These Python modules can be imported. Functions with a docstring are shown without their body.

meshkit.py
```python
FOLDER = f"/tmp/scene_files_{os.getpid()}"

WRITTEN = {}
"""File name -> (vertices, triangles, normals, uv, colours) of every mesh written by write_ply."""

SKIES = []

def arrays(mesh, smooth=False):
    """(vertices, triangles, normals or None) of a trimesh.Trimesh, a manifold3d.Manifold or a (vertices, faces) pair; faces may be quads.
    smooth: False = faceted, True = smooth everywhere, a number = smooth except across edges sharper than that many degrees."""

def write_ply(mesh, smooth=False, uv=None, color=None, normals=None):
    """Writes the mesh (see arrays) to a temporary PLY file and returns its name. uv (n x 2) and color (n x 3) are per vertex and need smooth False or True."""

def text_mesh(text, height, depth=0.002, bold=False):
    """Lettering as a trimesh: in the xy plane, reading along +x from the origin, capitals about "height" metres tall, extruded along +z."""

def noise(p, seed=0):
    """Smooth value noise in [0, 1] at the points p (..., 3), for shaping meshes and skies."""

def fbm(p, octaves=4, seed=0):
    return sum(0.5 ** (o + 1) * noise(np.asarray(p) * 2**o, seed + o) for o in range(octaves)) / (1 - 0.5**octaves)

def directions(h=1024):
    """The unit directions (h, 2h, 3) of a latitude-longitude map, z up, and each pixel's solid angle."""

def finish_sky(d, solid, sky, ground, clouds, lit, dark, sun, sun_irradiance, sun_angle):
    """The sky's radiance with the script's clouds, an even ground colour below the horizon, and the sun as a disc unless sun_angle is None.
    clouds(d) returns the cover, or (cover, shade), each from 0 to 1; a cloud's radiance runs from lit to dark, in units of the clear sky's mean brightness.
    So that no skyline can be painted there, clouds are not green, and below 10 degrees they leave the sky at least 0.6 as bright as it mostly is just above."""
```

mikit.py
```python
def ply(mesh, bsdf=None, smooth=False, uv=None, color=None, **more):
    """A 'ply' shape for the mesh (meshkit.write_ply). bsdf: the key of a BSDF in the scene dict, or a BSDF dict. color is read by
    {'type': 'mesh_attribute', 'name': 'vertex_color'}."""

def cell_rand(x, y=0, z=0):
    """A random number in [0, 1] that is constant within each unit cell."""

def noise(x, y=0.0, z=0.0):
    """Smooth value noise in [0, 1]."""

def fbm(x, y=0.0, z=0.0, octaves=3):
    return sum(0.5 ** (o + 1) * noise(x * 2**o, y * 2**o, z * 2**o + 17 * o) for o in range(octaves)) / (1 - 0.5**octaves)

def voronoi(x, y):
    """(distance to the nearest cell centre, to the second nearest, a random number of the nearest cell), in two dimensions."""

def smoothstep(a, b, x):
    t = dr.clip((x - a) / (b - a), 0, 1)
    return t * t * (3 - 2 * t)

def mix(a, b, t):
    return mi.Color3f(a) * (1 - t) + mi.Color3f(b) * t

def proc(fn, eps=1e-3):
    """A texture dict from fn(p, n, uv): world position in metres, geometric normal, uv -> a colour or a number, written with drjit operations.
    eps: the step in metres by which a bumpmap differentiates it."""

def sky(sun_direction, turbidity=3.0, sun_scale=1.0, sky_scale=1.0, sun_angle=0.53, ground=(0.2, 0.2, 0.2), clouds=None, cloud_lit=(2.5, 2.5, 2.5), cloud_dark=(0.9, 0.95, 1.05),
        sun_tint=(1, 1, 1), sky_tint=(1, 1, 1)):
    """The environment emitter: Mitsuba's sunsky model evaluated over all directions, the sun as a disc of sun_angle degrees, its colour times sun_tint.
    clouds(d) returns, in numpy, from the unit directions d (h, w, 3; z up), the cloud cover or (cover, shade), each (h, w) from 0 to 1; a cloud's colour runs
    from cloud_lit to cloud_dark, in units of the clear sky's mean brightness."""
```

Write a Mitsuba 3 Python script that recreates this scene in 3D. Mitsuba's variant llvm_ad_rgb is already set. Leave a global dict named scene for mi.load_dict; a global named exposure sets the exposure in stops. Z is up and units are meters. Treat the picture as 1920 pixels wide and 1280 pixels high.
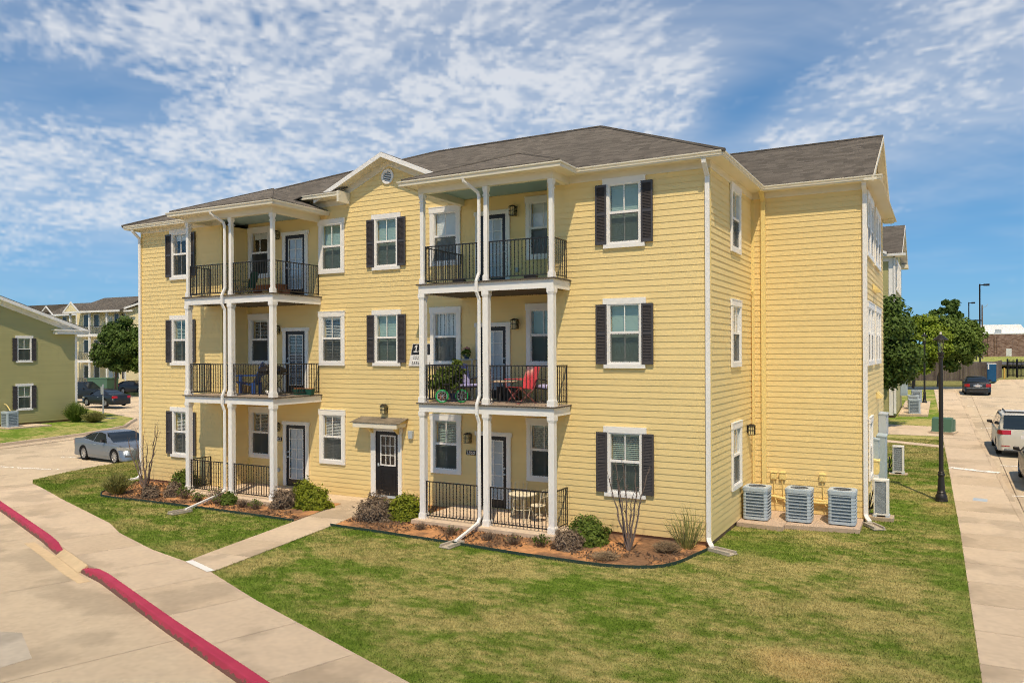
import math, numpy as np, trimesh, mitsuba as mi, drjit as dr, mikit, meshkit
import manifold3d as m3
from mikit import proc, fbm, noise, voronoi, cell_rand, smoothstep, mix
from shapely.geometry import Polygon, MultiPolygon, LineString, Point, box as sbox
from shapely.ops import unary_union
from shapely import affinity

T = mi.ScalarTransform4f
scene, labels = {'type': 'scene'}, {}

# ------------------------------------------------------------------ camera, sky, exposure
YAW, ROLL = -0.5029, -0.0043
_f = np.array([math.sin(YAW), math.cos(YAW), 0.0])
_r = np.array([math.cos(YAW), -math.sin(YAW), 0.0])
_u = np.cross(_r, _f)
_r2 = _r * math.cos(ROLL) + _u * math.sin(ROLL)
_u2 = np.cross(_r2, _f)
EYE = np.array([4.697, -19.116, 4.399])
scene['camera'] = {'type': 'perspective', 'fov': 2 * math.degrees(math.atan(960 / 1468.77)), 'fov_axis': 'x',
                   'to_world': T().look_at(origin=EYE.tolist(), target=(EYE + _f).tolist(), up=_u2.tolist()),
                   'principal_point_offset_y': -20 / 1280, 'near_clip': 0.1, 'far_clip': 6000.0}


def clouds(d):
    # sheets of thin high cloud on a flat layer overhead: broad banks, ragged edges, and a fine mackerel ripple inside them
    z = np.maximum(d[..., 2], 0.012) + 0.06
    a = (d[..., 0] * _r[0] + d[..., 1] * _r[1]) / z
    b = (d[..., 0] * _f[0] + d[..., 1] * _f[1]) / z
    fb = lambda x, y, s, o: meshkit.fbm(np.stack([x, y, 0 * x + s], -1), o, int(s * 10))
    wx, wy = fb(a * 1.3 + 31, b * 0.9 + 7, 1.5, 4) - 0.5, fb(a * 1.3 + 5, b * 0.9 + 77, 6.5, 4) - 0.5
    u, v = a * 0.94 + b * 0.34 + wx * 0.34, b * 0.94 - a * 0.34 + wy * 0.34
    def bank(x, y, rx, ry):
        return np.exp(-((a - x) / rx) ** 2 - ((b - y) / ry) ** 2)
    lay = 0.42 * bank(-0.30, 2.35, 0.62, 0.75) + 0.34 * bank(0.10, 3.2, 0.6, 0.9) + 0.34 * bank(-1.6, 3.9, 1.1, 0.9) + 0.40 * bank(1.40, 2.75, 0.62, 1.2) + 0.26 * bank(0.38, 2.5, 0.28, 0.6) + 0.25 * bank(-1.05, 2.1, 0.3, 0.3) \
        - 0.34 * bank(0.78, 2.75, 0.17, 0.6) - 0.20 * bank(-1.2, 2.55, 0.35, 0.3) - 0.20 * bank(2.2, 6.0, 1.5, 2.5) + 0.28 * bank(-0.9, 2.9, 0.5, 0.5)
    patch = fb(u * 0.75 + 3.1, v * 0.55 + 11.7, 0.5, 4) + lay
    cell = fb(u * 27 + wx * 2.5, v * 17 + wy * 2.5, 4.5, 3)
    rag = fb(u * 5.0 + cell * 0.5, v * 3.6, 2.5, 5)
    streak = fb(u * 4.0 + 9, v * 15.0, 8.5, 3)
    core = np.clip((patch - 0.42) / 0.46, 0, 1)
    tex = np.clip((0.36 * rag + 0.50 * cell + 0.14 * streak + 0.16 * (core - 0.6) - 0.40) / 0.25, 0, 1)
    cover = np.clip(core * 1.55, 0, 1) * (0.12 + 0.88 * tex)
    veil = np.clip((fb(u * 0.9 + 40, v * 0.7 + 3, 7.5, 4) + 0.75 * lay - 0.36) / 0.42, 0, 1) * (0.35 + 0.65 * streak) * (0.6 + 0.6 * rag)
    cover = np.maximum(cover * 0.74, 0.58 * veil)
    el = np.degrees(np.arcsin(np.clip(d[..., 2], -1, 1)))
    cover = cover * np.clip((el - 1.0) / 8, 0.12, 1)
    return np.clip(cover, 0, 0.95), np.clip(0.10 + 0.7 * (0.5 - rag), 0, 1)


SUN = (0.478, -1.0, 1.62)
scene['sky'] = mikit.sky(SUN, turbidity=3.0, clouds=clouds, cloud_lit=(3.5, 3.5, 3.5), cloud_dark=(2.5, 2.65, 2.85),
                         sky_tint=(0.70, 1.10, 1.26), sun_tint=(1.0, 0.985, 0.94))
exposure = 1.3

# ------------------------------------------------------------------ helpers
CNT = {}


def uniq(k):
    n = CNT.get(k, 0)
    CNT[k] = n + 1
    return k if n == 0 else f'{k}_{n:03d}'


def ent(parent, name, shape, mat=None, M=None, smooth=False, kind=None, label=None):
    key = uniq(name if parent is None else parent + '__' + name)
    if isinstance(shape, MB):
        shape = shape.mesh()
    d = dict(shape) if isinstance(shape, dict) else mikit.ply(shape, mat, smooth)
    if M is not None:
        d['to_world'] = T(M.tolist() if isinstance(M, np.ndarray) else M)
    scene[key] = d
    if kind or label:
        labels[key] = {k: v for k, v in (('kind', kind), ('label', label)) if v}
    return key


def shp(mesh, mat, smooth=False):
    return mikit.ply(mesh.mesh() if isinstance(mesh, MB) else mesh, mat, smooth)


def thing(name, label, cat, group=None):
    key = uniq(name)
    labels[key] = {'label': label, 'category': cat}
    if group:
        labels[key]['group'] = group
    return key


def tag(key, label, cat=None, group=None, kind=None):
    labels[key] = {k: v for k, v in (('label', label), ('category', cat), ('group', group), ('kind', kind)) if v}
    return key


def frame(o, U, N):
    m = np.eye(4)
    m[:3, 0], m[:3, 1], m[:3, 2], m[:3, 3] = U, (0, 0, 1), N, o
    return m


def tr(x=0, y=0, z=0):
    m = np.eye(4)
    m[:3, 3] = x, y, z
    return m


def rz(a):
    c, s = math.cos(a), math.sin(a)
    m = np.eye(4)
    m[:2, :2] = [[c, -s], [s, c]]
    return m


def rx(a):
    c, s = math.cos(a), math.sin(a)
    m = np.eye(4)
    m[1:3, 1:3] = [[c, -s], [s, c]]
    return m


def ry(a):
    c, s = math.cos(a), math.sin(a)
    m = np.eye(4)
    m[0, 0], m[0, 2], m[2, 0], m[2, 2] = c, s, -s, c
    return m


def sc(x, y=None, z=None):
    return np.diag([x, x if y is None else y, x if z is None else z, 1.0])


BOXF = np.array([[0, 2, 3, 1], [4, 5, 7, 6], [0, 1, 5, 4], [2, 6, 7, 3], [0, 4, 6, 2], [1, 3, 7, 5]])


class MB:
    """Collects pieces into one mesh."""

    def __init__(self):
        self.v, self.f, self.n = [], [], 0

    def add(self, v, f, M=None):
        v, f = np.asarray(v, float), np.asarray(f, int)
        if f.shape[1] == 4:
            f = np.vstack([f[:, [0, 1, 2]], f[:, [0, 2, 3]]])
        if M is not None:
            v = v @ M[:3, :3].T + M[:3, 3]
            if np.linalg.det(M[:3, :3]) < 0:
                f = f[:, ::-1]
        self.v.append(v)
        self.f.append(f + self.n)
        self.n += len(v)
        return self

    def tm(self, m, M=None):
        if hasattr(m, 'to_mesh'):
            k = m.to_mesh()
            return self.add(k.vert_properties[:, :3], k.tri_verts, M)
        return self.add(m.vertices, m.faces, M)

    def box(self, x0, x1, y0, y1, z0, z1, M=None):
        v = [[x, y, z] for z in (z0, z1) for y in (y0, y1) for x in (x0, x1)]
        return self.add(v, BOXF, M)

    def hexa(self, v8, M=None):
        return self.add(v8, BOXF, M)

    def tube(self, pts, r, n=8, M=None, cap=True):
        pts = np.asarray(pts, float)
        r = np.broadcast_to(np.asarray(r, float), (len(pts),))
        t = np.gradient(pts, axis=0)
        t /= np.linalg.norm(t, axis=1, keepdims=True) + 1e-12
        ref = np.array([0, 0, 1.0]) if abs(t[0][2]) < 0.9 else np.array([1.0, 0, 0])
        V = []
        for p, k, q in zip(pts, t, r):
            a = np.cross(ref, k)
            a /= np.linalg.norm(a) + 1e-12
            b = np.cross(k, a)
            ref = np.cross(a, k) if False else ref
            ang = np.arange(n) * 2 * np.pi / n
            V.append(p + q * (np.cos(ang)[:, None] * a + np.sin(ang)[:, None] * b))
        V = np.vstack(V)
        i = np.arange(n)
        F = np.vstack([np.stack([k * n + i, k * n + (i + 1) % n, (k + 1) * n + (i + 1) % n, (k + 1) * n + i], 1) for k in range(len(pts) - 1)])
        self.add(V, F, M)
        if cap:
            for k, s in ((0, -1), (len(pts) - 1, 1)):
                c = [[k * n, k * n + j, k * n + j + 1][::s] for j in range(1, n - 1)]
                self.f.append(np.array(c) + self.n - len(V))
        return self

    def lathe(self, prof, n=20, M=None):
        prof = np.asarray(prof, float)
        ang = np.arange(n) * 2 * np.pi / n
        V = np.vstack([np.stack([r * np.cos(ang), r * np.sin(ang), 0 * ang + z], 1) for r, z in prof])
        i = np.arange(n)
        F = np.vstack([np.stack([k * n + i, k * n + (i + 1) % n, (k + 1) * n + (i + 1) % n, (k + 1) * n + i], 1) for k in range(len(prof) - 1)])
        return self.add(V, F, M)

    def poly(self, p, z0, z1, M=None):
        """extrude a shapely polygon (in local xy) from z0 to z1"""
        for g in getattr(p, 'geoms', [p]):
            if g.is_empty or g.area < 1e-7 or g.geom_type != 'Polygon':
                continue
            m = trimesh.creation.extrude_polygon(g, z1 - z0, engine='earcut')
            v = np.array(m.vertices)
            v[:, 2] += z0
            self.add(v, m.faces, M)
        return self

    def mesh(self):
        return trimesh.Trimesh(np.vstack(self.v), np.vstack(self.f), process=False)


def sst(a, b, x):
    t = np.clip((x - a) / (b - a), 0, 1)
    return t * t * (3 - 2 * t)


def gz(x, y):
    x, y = np.asarray(x, float), np.asarray(y, float)
    return 0.02 * np.where(y < 4, 0, np.where(y < 12, (y - 4) ** 2 / 16, np.minimum(y, 130) - 8)) * sst(-12, 2, x) - 0.3 * sst(-21, -30, x) + 0.25 * sst(-36, -44, x)


def sheet(poly, dz, thick=0.0, cell=None):
    """a sheet (or slab) that follows the ground"""
    mb = MB()
    polys = []
    for g in getattr(poly, 'geoms', [poly]):
        if cell:
            x0, y0, x1, y1 = g.bounds
            for i in range(int(math.floor(x0 / cell)), int(math.ceil(x1 / cell))):
                for j in range(int(math.floor(y0 / cell)), int(math.ceil(y1 / cell))):
                    q = g.intersection(sbox(i * cell, j * cell, (i + 1) * cell, (j + 1) * cell))
                    polys += [k for k in getattr(q, 'geoms', [q]) if k.geom_type == 'Polygon' and k.area > 1e-5]
        elif g.geom_type == 'Polygon':
            polys.append(g)
    for g in polys:
        if thick:
            m = trimesh.creation.extrude_polygon(g, thick, engine='earcut')
            v, f = np.array(m.vertices), m.faces
            v[:, 2] += -thick
        else:
            v2, f = trimesh.creation.triangulate_polygon(g, engine='earcut')
            v = np.column_stack([v2, np.zeros(len(v2))])
            a, b = v[f[:, 1]] - v[f[:, 0]], v[f[:, 2]] - v[f[:, 0]]
            f = np.where((np.cross(a, b)[:, 2] < 0)[:, None], f[:, ::-1], f)
        v[:, 2] += dz + gz(v[:, 0], v[:, 1])
        mb.add(v, f)
    return mb


def lift(m):
    m = m.copy()
    v = np.array(m.vertices)
    v[:, 2] += gz(v[:, 0], v[:, 1])
    m.vertices = v
    return m


def dense(path, step):
    out = [np.array(path[0], float)]
    for a, b in zip(path[:-1], path[1:]):
        a, b = np.array(a, float), np.array(b, float)
        n = max(1, int(np.linalg.norm(b - a) / step))
        out += [a + (b - a) * i / n for i in range(1, n + 1)]
    return out


def sweep(path, prof, closed=False):
    """profile (outward offset, z) swept along a plan path with mitred corners; outward is the right hand of travel"""
    path = np.asarray(path, float)
    n = len(path)
    off = []
    for i in range(n):
        ds = []
        if i > 0:
            ds.append(path[i] - path[i - 1])
        if i < n - 1:
            ds.append(path[i + 1] - path[i])
        ns = [np.array([d[1], -d[0]]) / np.linalg.norm(d) for d in ds]
        if len(ns) == 1:
            off.append(ns[0])
        else:
            s = ns[0] + ns[1]
            off.append(s / (s @ ns[0]))
    V = np.array([[*(p + o * a), z] for p, o in zip(path, off) for a, z in prof])
    k = len(prof)
    i = np.arange(k)
    F = np.vstack([np.stack([s * k + i, s * k + (i + 1) % k, (s + 1) * k + (i + 1) % k, (s + 1) * k + i], 1) for s in range(n - 1)])
    mb = MB().add(V, F)
    cap, ct = trimesh.creation.triangulate_polygon(Polygon(prof), engine='earcut')
    look = {tuple(np.round(p, 6)): j for j, p in enumerate(prof)}
    ids = np.array([look[tuple(np.round(p, 6))] for p in cap])
    for s, fl in ((0, 1), (n - 1, -1)):
        mb.f.append(ids[ct][:, ::fl] + s * k)
    m = mb.mesh()
    m.fix_normals()
    return m


def jit(seed):
    return np.random.default_rng(seed)


# ------------------------------------------------------------------ materials
def mat(name, d):
    scene[name] = d
    return name


def rgb(*c):
    return {'type': 'rgb', 'value': list(c)}


def plain(name, c, rough=0.6, spec=0.4, **kw):
    return mat(name, {'type': 'twosided', 'bsdf': {'type': 'principled', 'base_color': c if isinstance(c, dict) else rgb(*c), 'roughness': rough, 'specular': spec, **kw}})


def siding_fn(c):
    def fn(p, n, uv):
        h = p.x * 0.83 + p.y
        row = cell_rand(dr.floor(p.z / 0.149), 3.0, dr.floor(h / 3.6))
        w = fbm(h * 0.35, p.z * 0.35, p.y * 0.2, 3)
        run = fbm(h * 1.6, p.z * 0.22, 3.0, 2)
        low = smoothstep(0.9, 0.0, p.z + 0.5 * fbm(h * 0.8, 0.0, 0.0, 2))
        return mix(mi.Color3f(c) * (0.90 + 0.05 * row + 0.09 * w + 0.05 * run), mi.Color3f(0.45, 0.30, 0.15), 0.16 * low)
    return fn


YEL, GRN, CRM = (0.83, 0.65, 0.30), (0.42, 0.395, 0.185), (0.72, 0.64, 0.36)
plain('mat_siding', proc(siding_fn(YEL)), 0.55, 0.3)
plain('mat_siding_green', proc(siding_fn(GRN)), 0.55, 0.3)
plain('mat_siding_trim', (0.78, 0.625, 0.26), 0.5, 0.3)


def white_fn(c, amt):
    def fn(p, n, uv):
        w = fbm(p.x * 0.9 + p.y, p.y * 0.7, p.z * 0.8, 2)
        return mi.Color3f(c) * (1 - amt + amt * w)
    return fn


plain('mat_white', proc(white_fn((0.84, 0.83, 0.80), 0.10)), 0.45, 0.4)
plain('mat_cream', proc(white_fn((0.80, 0.745, 0.60), 0.12)), 0.45, 0.4)
plain('mat_blue_ceiling', (0.30, 0.42, 0.44), 0.7)
plain('mat_shutter', (0.062, 0.056, 0.058), 0.38, 0.5)
plain('mat_black_metal', (0.018, 0.016, 0.016), 0.4, 0.5)
plain('mat_door_black', (0.016, 0.015, 0.017), 0.35, 0.5)
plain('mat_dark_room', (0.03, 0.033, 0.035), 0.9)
plain('mat_core', (0.25, 0.22, 0.18), 0.9)
plain('mat_lantern_glass', (0.75, 0.62, 0.30), 0.25, 0.5)
plain('mat_blind_white', (0.62, 0.68, 0.68), 0.6)
plain('mat_blind_teal', (0.27, 0.40, 0.36), 0.6)
plain('mat_blind_door', (0.42, 0.50, 0.56), 0.6)
plain('mat_curtain', (0.62, 0.66, 0.66), 0.8)
plain('mat_grey_metal', (0.42, 0.47, 0.51), 0.45, 0.5)
plain('mat_grey_dark', (0.12, 0.13, 0.14), 0.5)
plain('mat_cabinet', (0.34, 0.42, 0.47), 0.5, 0.5)
plain('mat_deck', proc(lambda p, n, uv: mix((0.20, 0.15, 0.11), (0.34, 0.28, 0.22), fbm(p.x * 3, p.y * 9, p.z, 3))), 0.8)
plain('mat_deck_edge', (0.09, 0.075, 0.06), 0.8)
mat('mat_glass', {'type': 'thindielectric', 'int_ior': 1.5})
mat('mat_screen', {'type': 'mask', 'opacity': 0.55, 'bsdf': {'type': 'twosided', 'bsdf': {'type': 'diffuse', 'reflectance': rgb(0.05, 0.06, 0.06)}}})


def shingle_fn(p, n, uv):
    h = p.z / 0.055
    r = dr.floor(h)
    horiz = dr.select(dr.abs(n.y) > dr.abs(n.x), p.x, p.y)
    t = horiz / 0.27 + cell_rand(r, 5.0) * 7
    tab = cell_rand(dr.floor(t), r, 2.0)
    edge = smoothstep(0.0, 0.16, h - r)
    big = fbm(p.x * 0.5, p.y * 0.5, p.z, 3)
    col = mix((0.082, 0.073, 0.062), (0.138, 0.123, 0.105), tab)
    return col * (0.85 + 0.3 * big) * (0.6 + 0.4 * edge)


plain('mat_shingle', proc(shingle_fn), 0.95, 0.15)


def concrete_fn(base, dark, seed):
    def fn(p, n, uv):
        big = fbm(p.x * 0.22 + seed, p.y * 0.22, 0.0, 4)
        mid = fbm(p.x * 1.3, p.y * 1.3, seed, 4)
        st = smoothstep(0.54, 0.72, fbm(p.x * 0.8 + seed * 3, p.y * 0.8 + 5.0, 0.0, 4))
        fine = noise(p.x * 14, p.y * 14, 0.0)
        run = fbm(p.x * 0.5 - p.y * 1.9, p.x * 2.2 + p.y * 0.7, seed, 3)
        c = mix(dark, base, 0.35 * big + 0.35 * mid + 0.3 * run + 0.18)
        v1, v2, vr = voronoi(p.x * 0.42 + seed, p.y * 0.42)
        spot = smoothstep(0.20, 0.04, v1 + 0.10 * mid) * smoothstep(0.55, 0.8, vr)
        return c * (1 - 0.20 * st) * (0.94 + 0.10 * fine) * (1 - 0.22 * spot)
    return fn


plain('mat_street', proc(concrete_fn((0.54, 0.445, 0.315), (0.37, 0.29, 0.20), 1.0)), 0.85, 0.25)
plain('mat_walk', proc(concrete_fn((0.56, 0.455, 0.33), (0.42, 0.33, 0.235), 9.0)), 0.85, 0.25)
plain('mat_walk_b', proc(concrete_fn((0.52, 0.42, 0.30), (0.38, 0.295, 0.205), 23.0)), 0.85, 0.25)
plain('mat_joint', (0.14, 0.11, 0.08), 0.95)
plain('mat_white_concrete', (0.68, 0.68, 0.66), 0.85)
plain('mat_patch_tan', proc(concrete_fn((0.58, 0.445, 0.27), (0.47, 0.35, 0.205), 4.0)), 0.9)


def curb_fn(p, n, uv):
    ch = fbm(p.x * 11, p.y * 11, p.z * 16, 4)
    low = 1 - smoothstep(-0.25, -0.10, p.z)
    up = smoothstep(0.6, 0.9, n.z)
    run = fbm(p.x * 3.0, p.y * 3.0, 0.0, 3)
    chip = smoothstep(0.50, 0.66, ch * 0.6 + 0.42 * low + 0.30 * (run - 0.5) + 0.05) * (1 - up) + smoothstep(0.73, 0.77, ch) * up * smoothstep(0.5, 0.65, run)
    red = mix((0.34, 0.026, 0.062), (0.44, 0.042, 0.088), run)
    return mix(red, (0.16, 0.075, 0.06), chip)


plain('mat_red_curb', proc(curb_fn), 0.6, 0.35)


def lawn_fn(p, n, uv):
    big = fbm(p.x * 0.28 + 3.0, p.y * 0.40 + 1.0, 0.0, 4)
    mid = fbm(p.x * 1.1 + 8.0, p.y * 1.6, 0.0, 4)
    fine = fbm(p.x * 5.0, p.y * 8.0, 0.0, 3)
    dry = smoothstep(0.41, 0.74, 0.34 * big + 0.46 * mid + 0.30 * fine + 0.01)
    e1 = dr.abs(p.y + 3.08 + 0.335 * (p.x + 23.4) - 0.15)
    e2 = dr.abs(p.x - 5.0)
    wet = dr.maximum(smoothstep(1.3, 0.1, e1 + mid), smoothstep(1.2, 0.2, e2 + mid))
    wet = dr.maximum(wet, smoothstep(2.4, 0.6, dr.sqrt(dr.square(p.x - 0.9) + dr.square(p.y + 0.6)) + mid))
    dry = dry * (1 - 0.75 * wet)
    c = mix((0.112, 0.178, 0.022), (0.345, 0.295, 0.115), 0.92 * dry)
    spot = smoothstep(1.15, 0.35, dr.sqrt(dr.square((p.x - 2.9) * 0.95) + dr.square((p.y + 7.35) * 1.35)))
    wear = smoothstep(1.3, 0.2, dr.sqrt(dr.square((p.x - 4.6) * 1.6) + dr.square((p.y - 6.2) * 0.6)))
    c = mix(c, (0.46, 0.33, 0.14), dr.maximum(spot, 0.6 * wear) * (0.35 + 0.65 * mid) * 0.9)
    return c * (0.78 + 0.44 * fine)


plain('mat_lawn', proc(lawn_fn), 0.9, 0.1)


def soil_fn(p, n, uv):
    a = fbm(p.x * 1.6, p.y * 1.6, 0.0, 4)
    b = noise(p.x * 16, p.y * 16, 0.0)
    c = mix((0.20, 0.115, 0.065), (0.46, 0.235, 0.105), smoothstep(0.36, 0.62, a))
    return c * (0.75 + 0.4 * b)


plain('mat_soil', proc(soil_fn), 0.95, 0.1)
plain('mat_mulch', (0.13, 0.085, 0.055), 0.95, 0.1)
plain('mat_edging', (0.025, 0.045, 0.035), 0.6)

# ------------------------------------------------------------------ the setting: terrain, street, walks, lots, lawn
LAWN_EDGE = [(-23.41, -3.08), (-19.54, -4.46), (-14.76, -6.01), (-13.45, -6.62), (-11.27, -7.32), (-9.69, -7.66), (-8.53, -7.97), (-6.3, -8.85), (-1.67, -10.44), (4.6, -12.55)]
CURB_IN = [(-24.6, -4.35), (-20.7, -5.62), (-17.44, -6.70), (-14.80, -7.58), (-13.24, -8.18), (-11.40, -8.80), (-10.27, -9.06), (-6.63, -10.30), (-3.77, -11.22), (4.6, -14.05)]
WALK = Polygon(LAWN_EDGE + CURB_IN[::-1])
DRIVE_EDGE = [(-23.41, -3.08), (-24.69, -2.35), (-25.82, -0.25), (-26.45, 1.45), (-26.63, 3.1), (-26.7, 20), (-26.7, 60)]
PATH = Polygon([(-9.69, -7.66), (-8.53, -7.97), (-8.62, -7.4), (-9.3, -3.41), (-9.49, -2.39), (-9.40, -1.6), (-9.25, -0.9), (-9.25, -0.03), (-13.3, -0.03), (-13.3, -0.95), (-11.2, -1.1), (-11.03, -1.12), (-10.54, -3.52), (-9.89, -6.76)])
BED_R = Polygon([(-9.32, -3.50), (-7.57, -3.54), (-5.72, -3.62), (-3.6, -3.78), (-2.21, -3.80), (-1.21, -3.70), (-0.62, -3.42), (-0.3, -2.95), (-0.13, -2.2), (0.03, -1.25), (0.03, -1.1), (-4.1, -1.1), (-4.1, 0), (-9.2, 0), (-9.42, -1.6), (-9.49, -2.39)])
BED_L = Polygon([(-20.45, -0.9), (-20.14, -1.41), (-19.82, -2.01), (-19.3, -3.2), (-18.7, -3.66), (-17.8, -3.70), (-16.64, -3.60), (-15.64, -3.57), (-14.2, -3.52), (-10.56, -3.55), (-11.05, -1.1), (-13, -0.9), (-13, 0), (-16.1, 0), (-16.1, -1.1), (-20.1, -1.1)])
WALK_R = Polygon([(5.20, -12.6), (5.06, 3.03), (4.87, 14.17), (4.72, 21.72), (4.40, 40), (3.99, 59.6), (5.5, 61), (5.9, 40), (6.09, 25.19), (6.29, 14.8), (6.48, 4.52), (6.62, -12.9)])
CROSS_R = [Polygon([(2.0, 21.25), (4.72, 19.95), (4.74, 20.75), (2.0, 22.0)]), Polygon([(1.6, 24.2), (4.75, 24.3), (4.6, 28.6), (1.6, 28.9)])]
LOT_R = Polygon([(6.78, -30), (6.64, 4.5), (6.45, 14.8), (6.25, 25.2), (6.06, 40), (5.66, 61.5), (-8, 60.5), (-8, 64), (6, 66), (9.2, 73), (10, 80), (14, 82), (14, 78), (40, 78), (40, -30)])
LAWN2 = Polygon([(-38.8, -24), (-38.93, 4.08), (-39.72, 8.96), (-41.3, 12.8), (-44.95, 16.2), (-55.7, 20.0), (-85, 29), (-85, -24)])
LOT_L = Polygon(DRIVE_EDGE[:1] + [(-24.6, -4.35), (-30, -3.0), (-30, -24), (-38.6, -24), (-38.7, 4.0), (-39.5, 9.1), (-41.1, 13.0), (-44.8, 16.5), (-55.6, 20.4), (-85, 29.4), (-125, 42), (-125, 60), (-80, 42), (-60, 42), (-60, 60), (-26.7, 60)] + DRIVE_EDGE[:0:-1])
STREET = Polygon([(-60, 8), (-24.6, -4.45), (-20.7, -5.72), (-14.8, -7.68), (-10.3, -9.18), (-3.8, -11.35), (4.6, -14.15), (8, -15.4), (8, -60), (-60, -60)])

ent(None, 'ground', sheet(sbox(-2600, -300, 2600, 3000).difference(sbox(-200, -80, 100, 200)), -0.62).add(*(lambda s: (np.vstack(s.v), np.vstack(s.f)))(sheet(sbox(-200, -80, 100, 200), -0.62, cell=8))), plain('mat_field', proc(lambda p, n, uv: mix((0.10, 0.12, 0.03), (0.22, 0.19, 0.08), fbm(p.x * 0.05, p.y * 0.05, 0.0, 4))), 0.95, 0.1), kind='structure')


def panels(root, poly, ang, sx, sy, dz, thick, mats, gap=0.022, off=(0, 0), limit=280, name='concrete_panel', joint_dz=0.02, cell=None):
    """concrete cast in panels: each panel a slab with open joints, over a darker bed"""
    c = affinity.rotate(poly, -ang, origin=(0, 0))
    x0, y0, x1, y1 = c.bounds
    ent(None, root, sheet(poly, dz - joint_dz, cell=2.0), 'mat_joint', kind='structure')
    out, rest = [], MB()
    i0, i1 = math.floor((x0 - off[0]) / sx), math.ceil((x1 - off[0]) / sx)
    j0, j1 = math.floor((y0 - off[1]) / sy), math.ceil((y1 - off[1]) / sy)
    for i in range(i0, i1):
        for j in range(j0, j1):
            q = c.intersection(sbox(off[0] + i * sx + gap / 2, off[1] + j * sy + gap / 2, off[0] + (i + 1) * sx - gap / 2, off[1] + (j + 1) * sy - gap / 2))
            q = affinity.rotate(q, ang, origin=(0, 0))
            out += [g for g in getattr(q, 'geoms', [q]) if g.geom_type == 'Polygon' and g.area > 0.01]
    out.sort(key=lambda g: g.centroid.distance(Point(EYE[0], EYE[1])))
    for k, g in enumerate(out):
        if k < limit:
            ent(root, name, sheet(g, dz, thick, cell), mats[k * 7 % len(mats)])
        else:
            m = sheet(g, dz, thick, cell)
            rest.add(np.vstack(m.v), np.vstack(m.f))
    if rest.n:
        ent(root, 'far_panel', rest, mats[0], kind='stuff')


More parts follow.
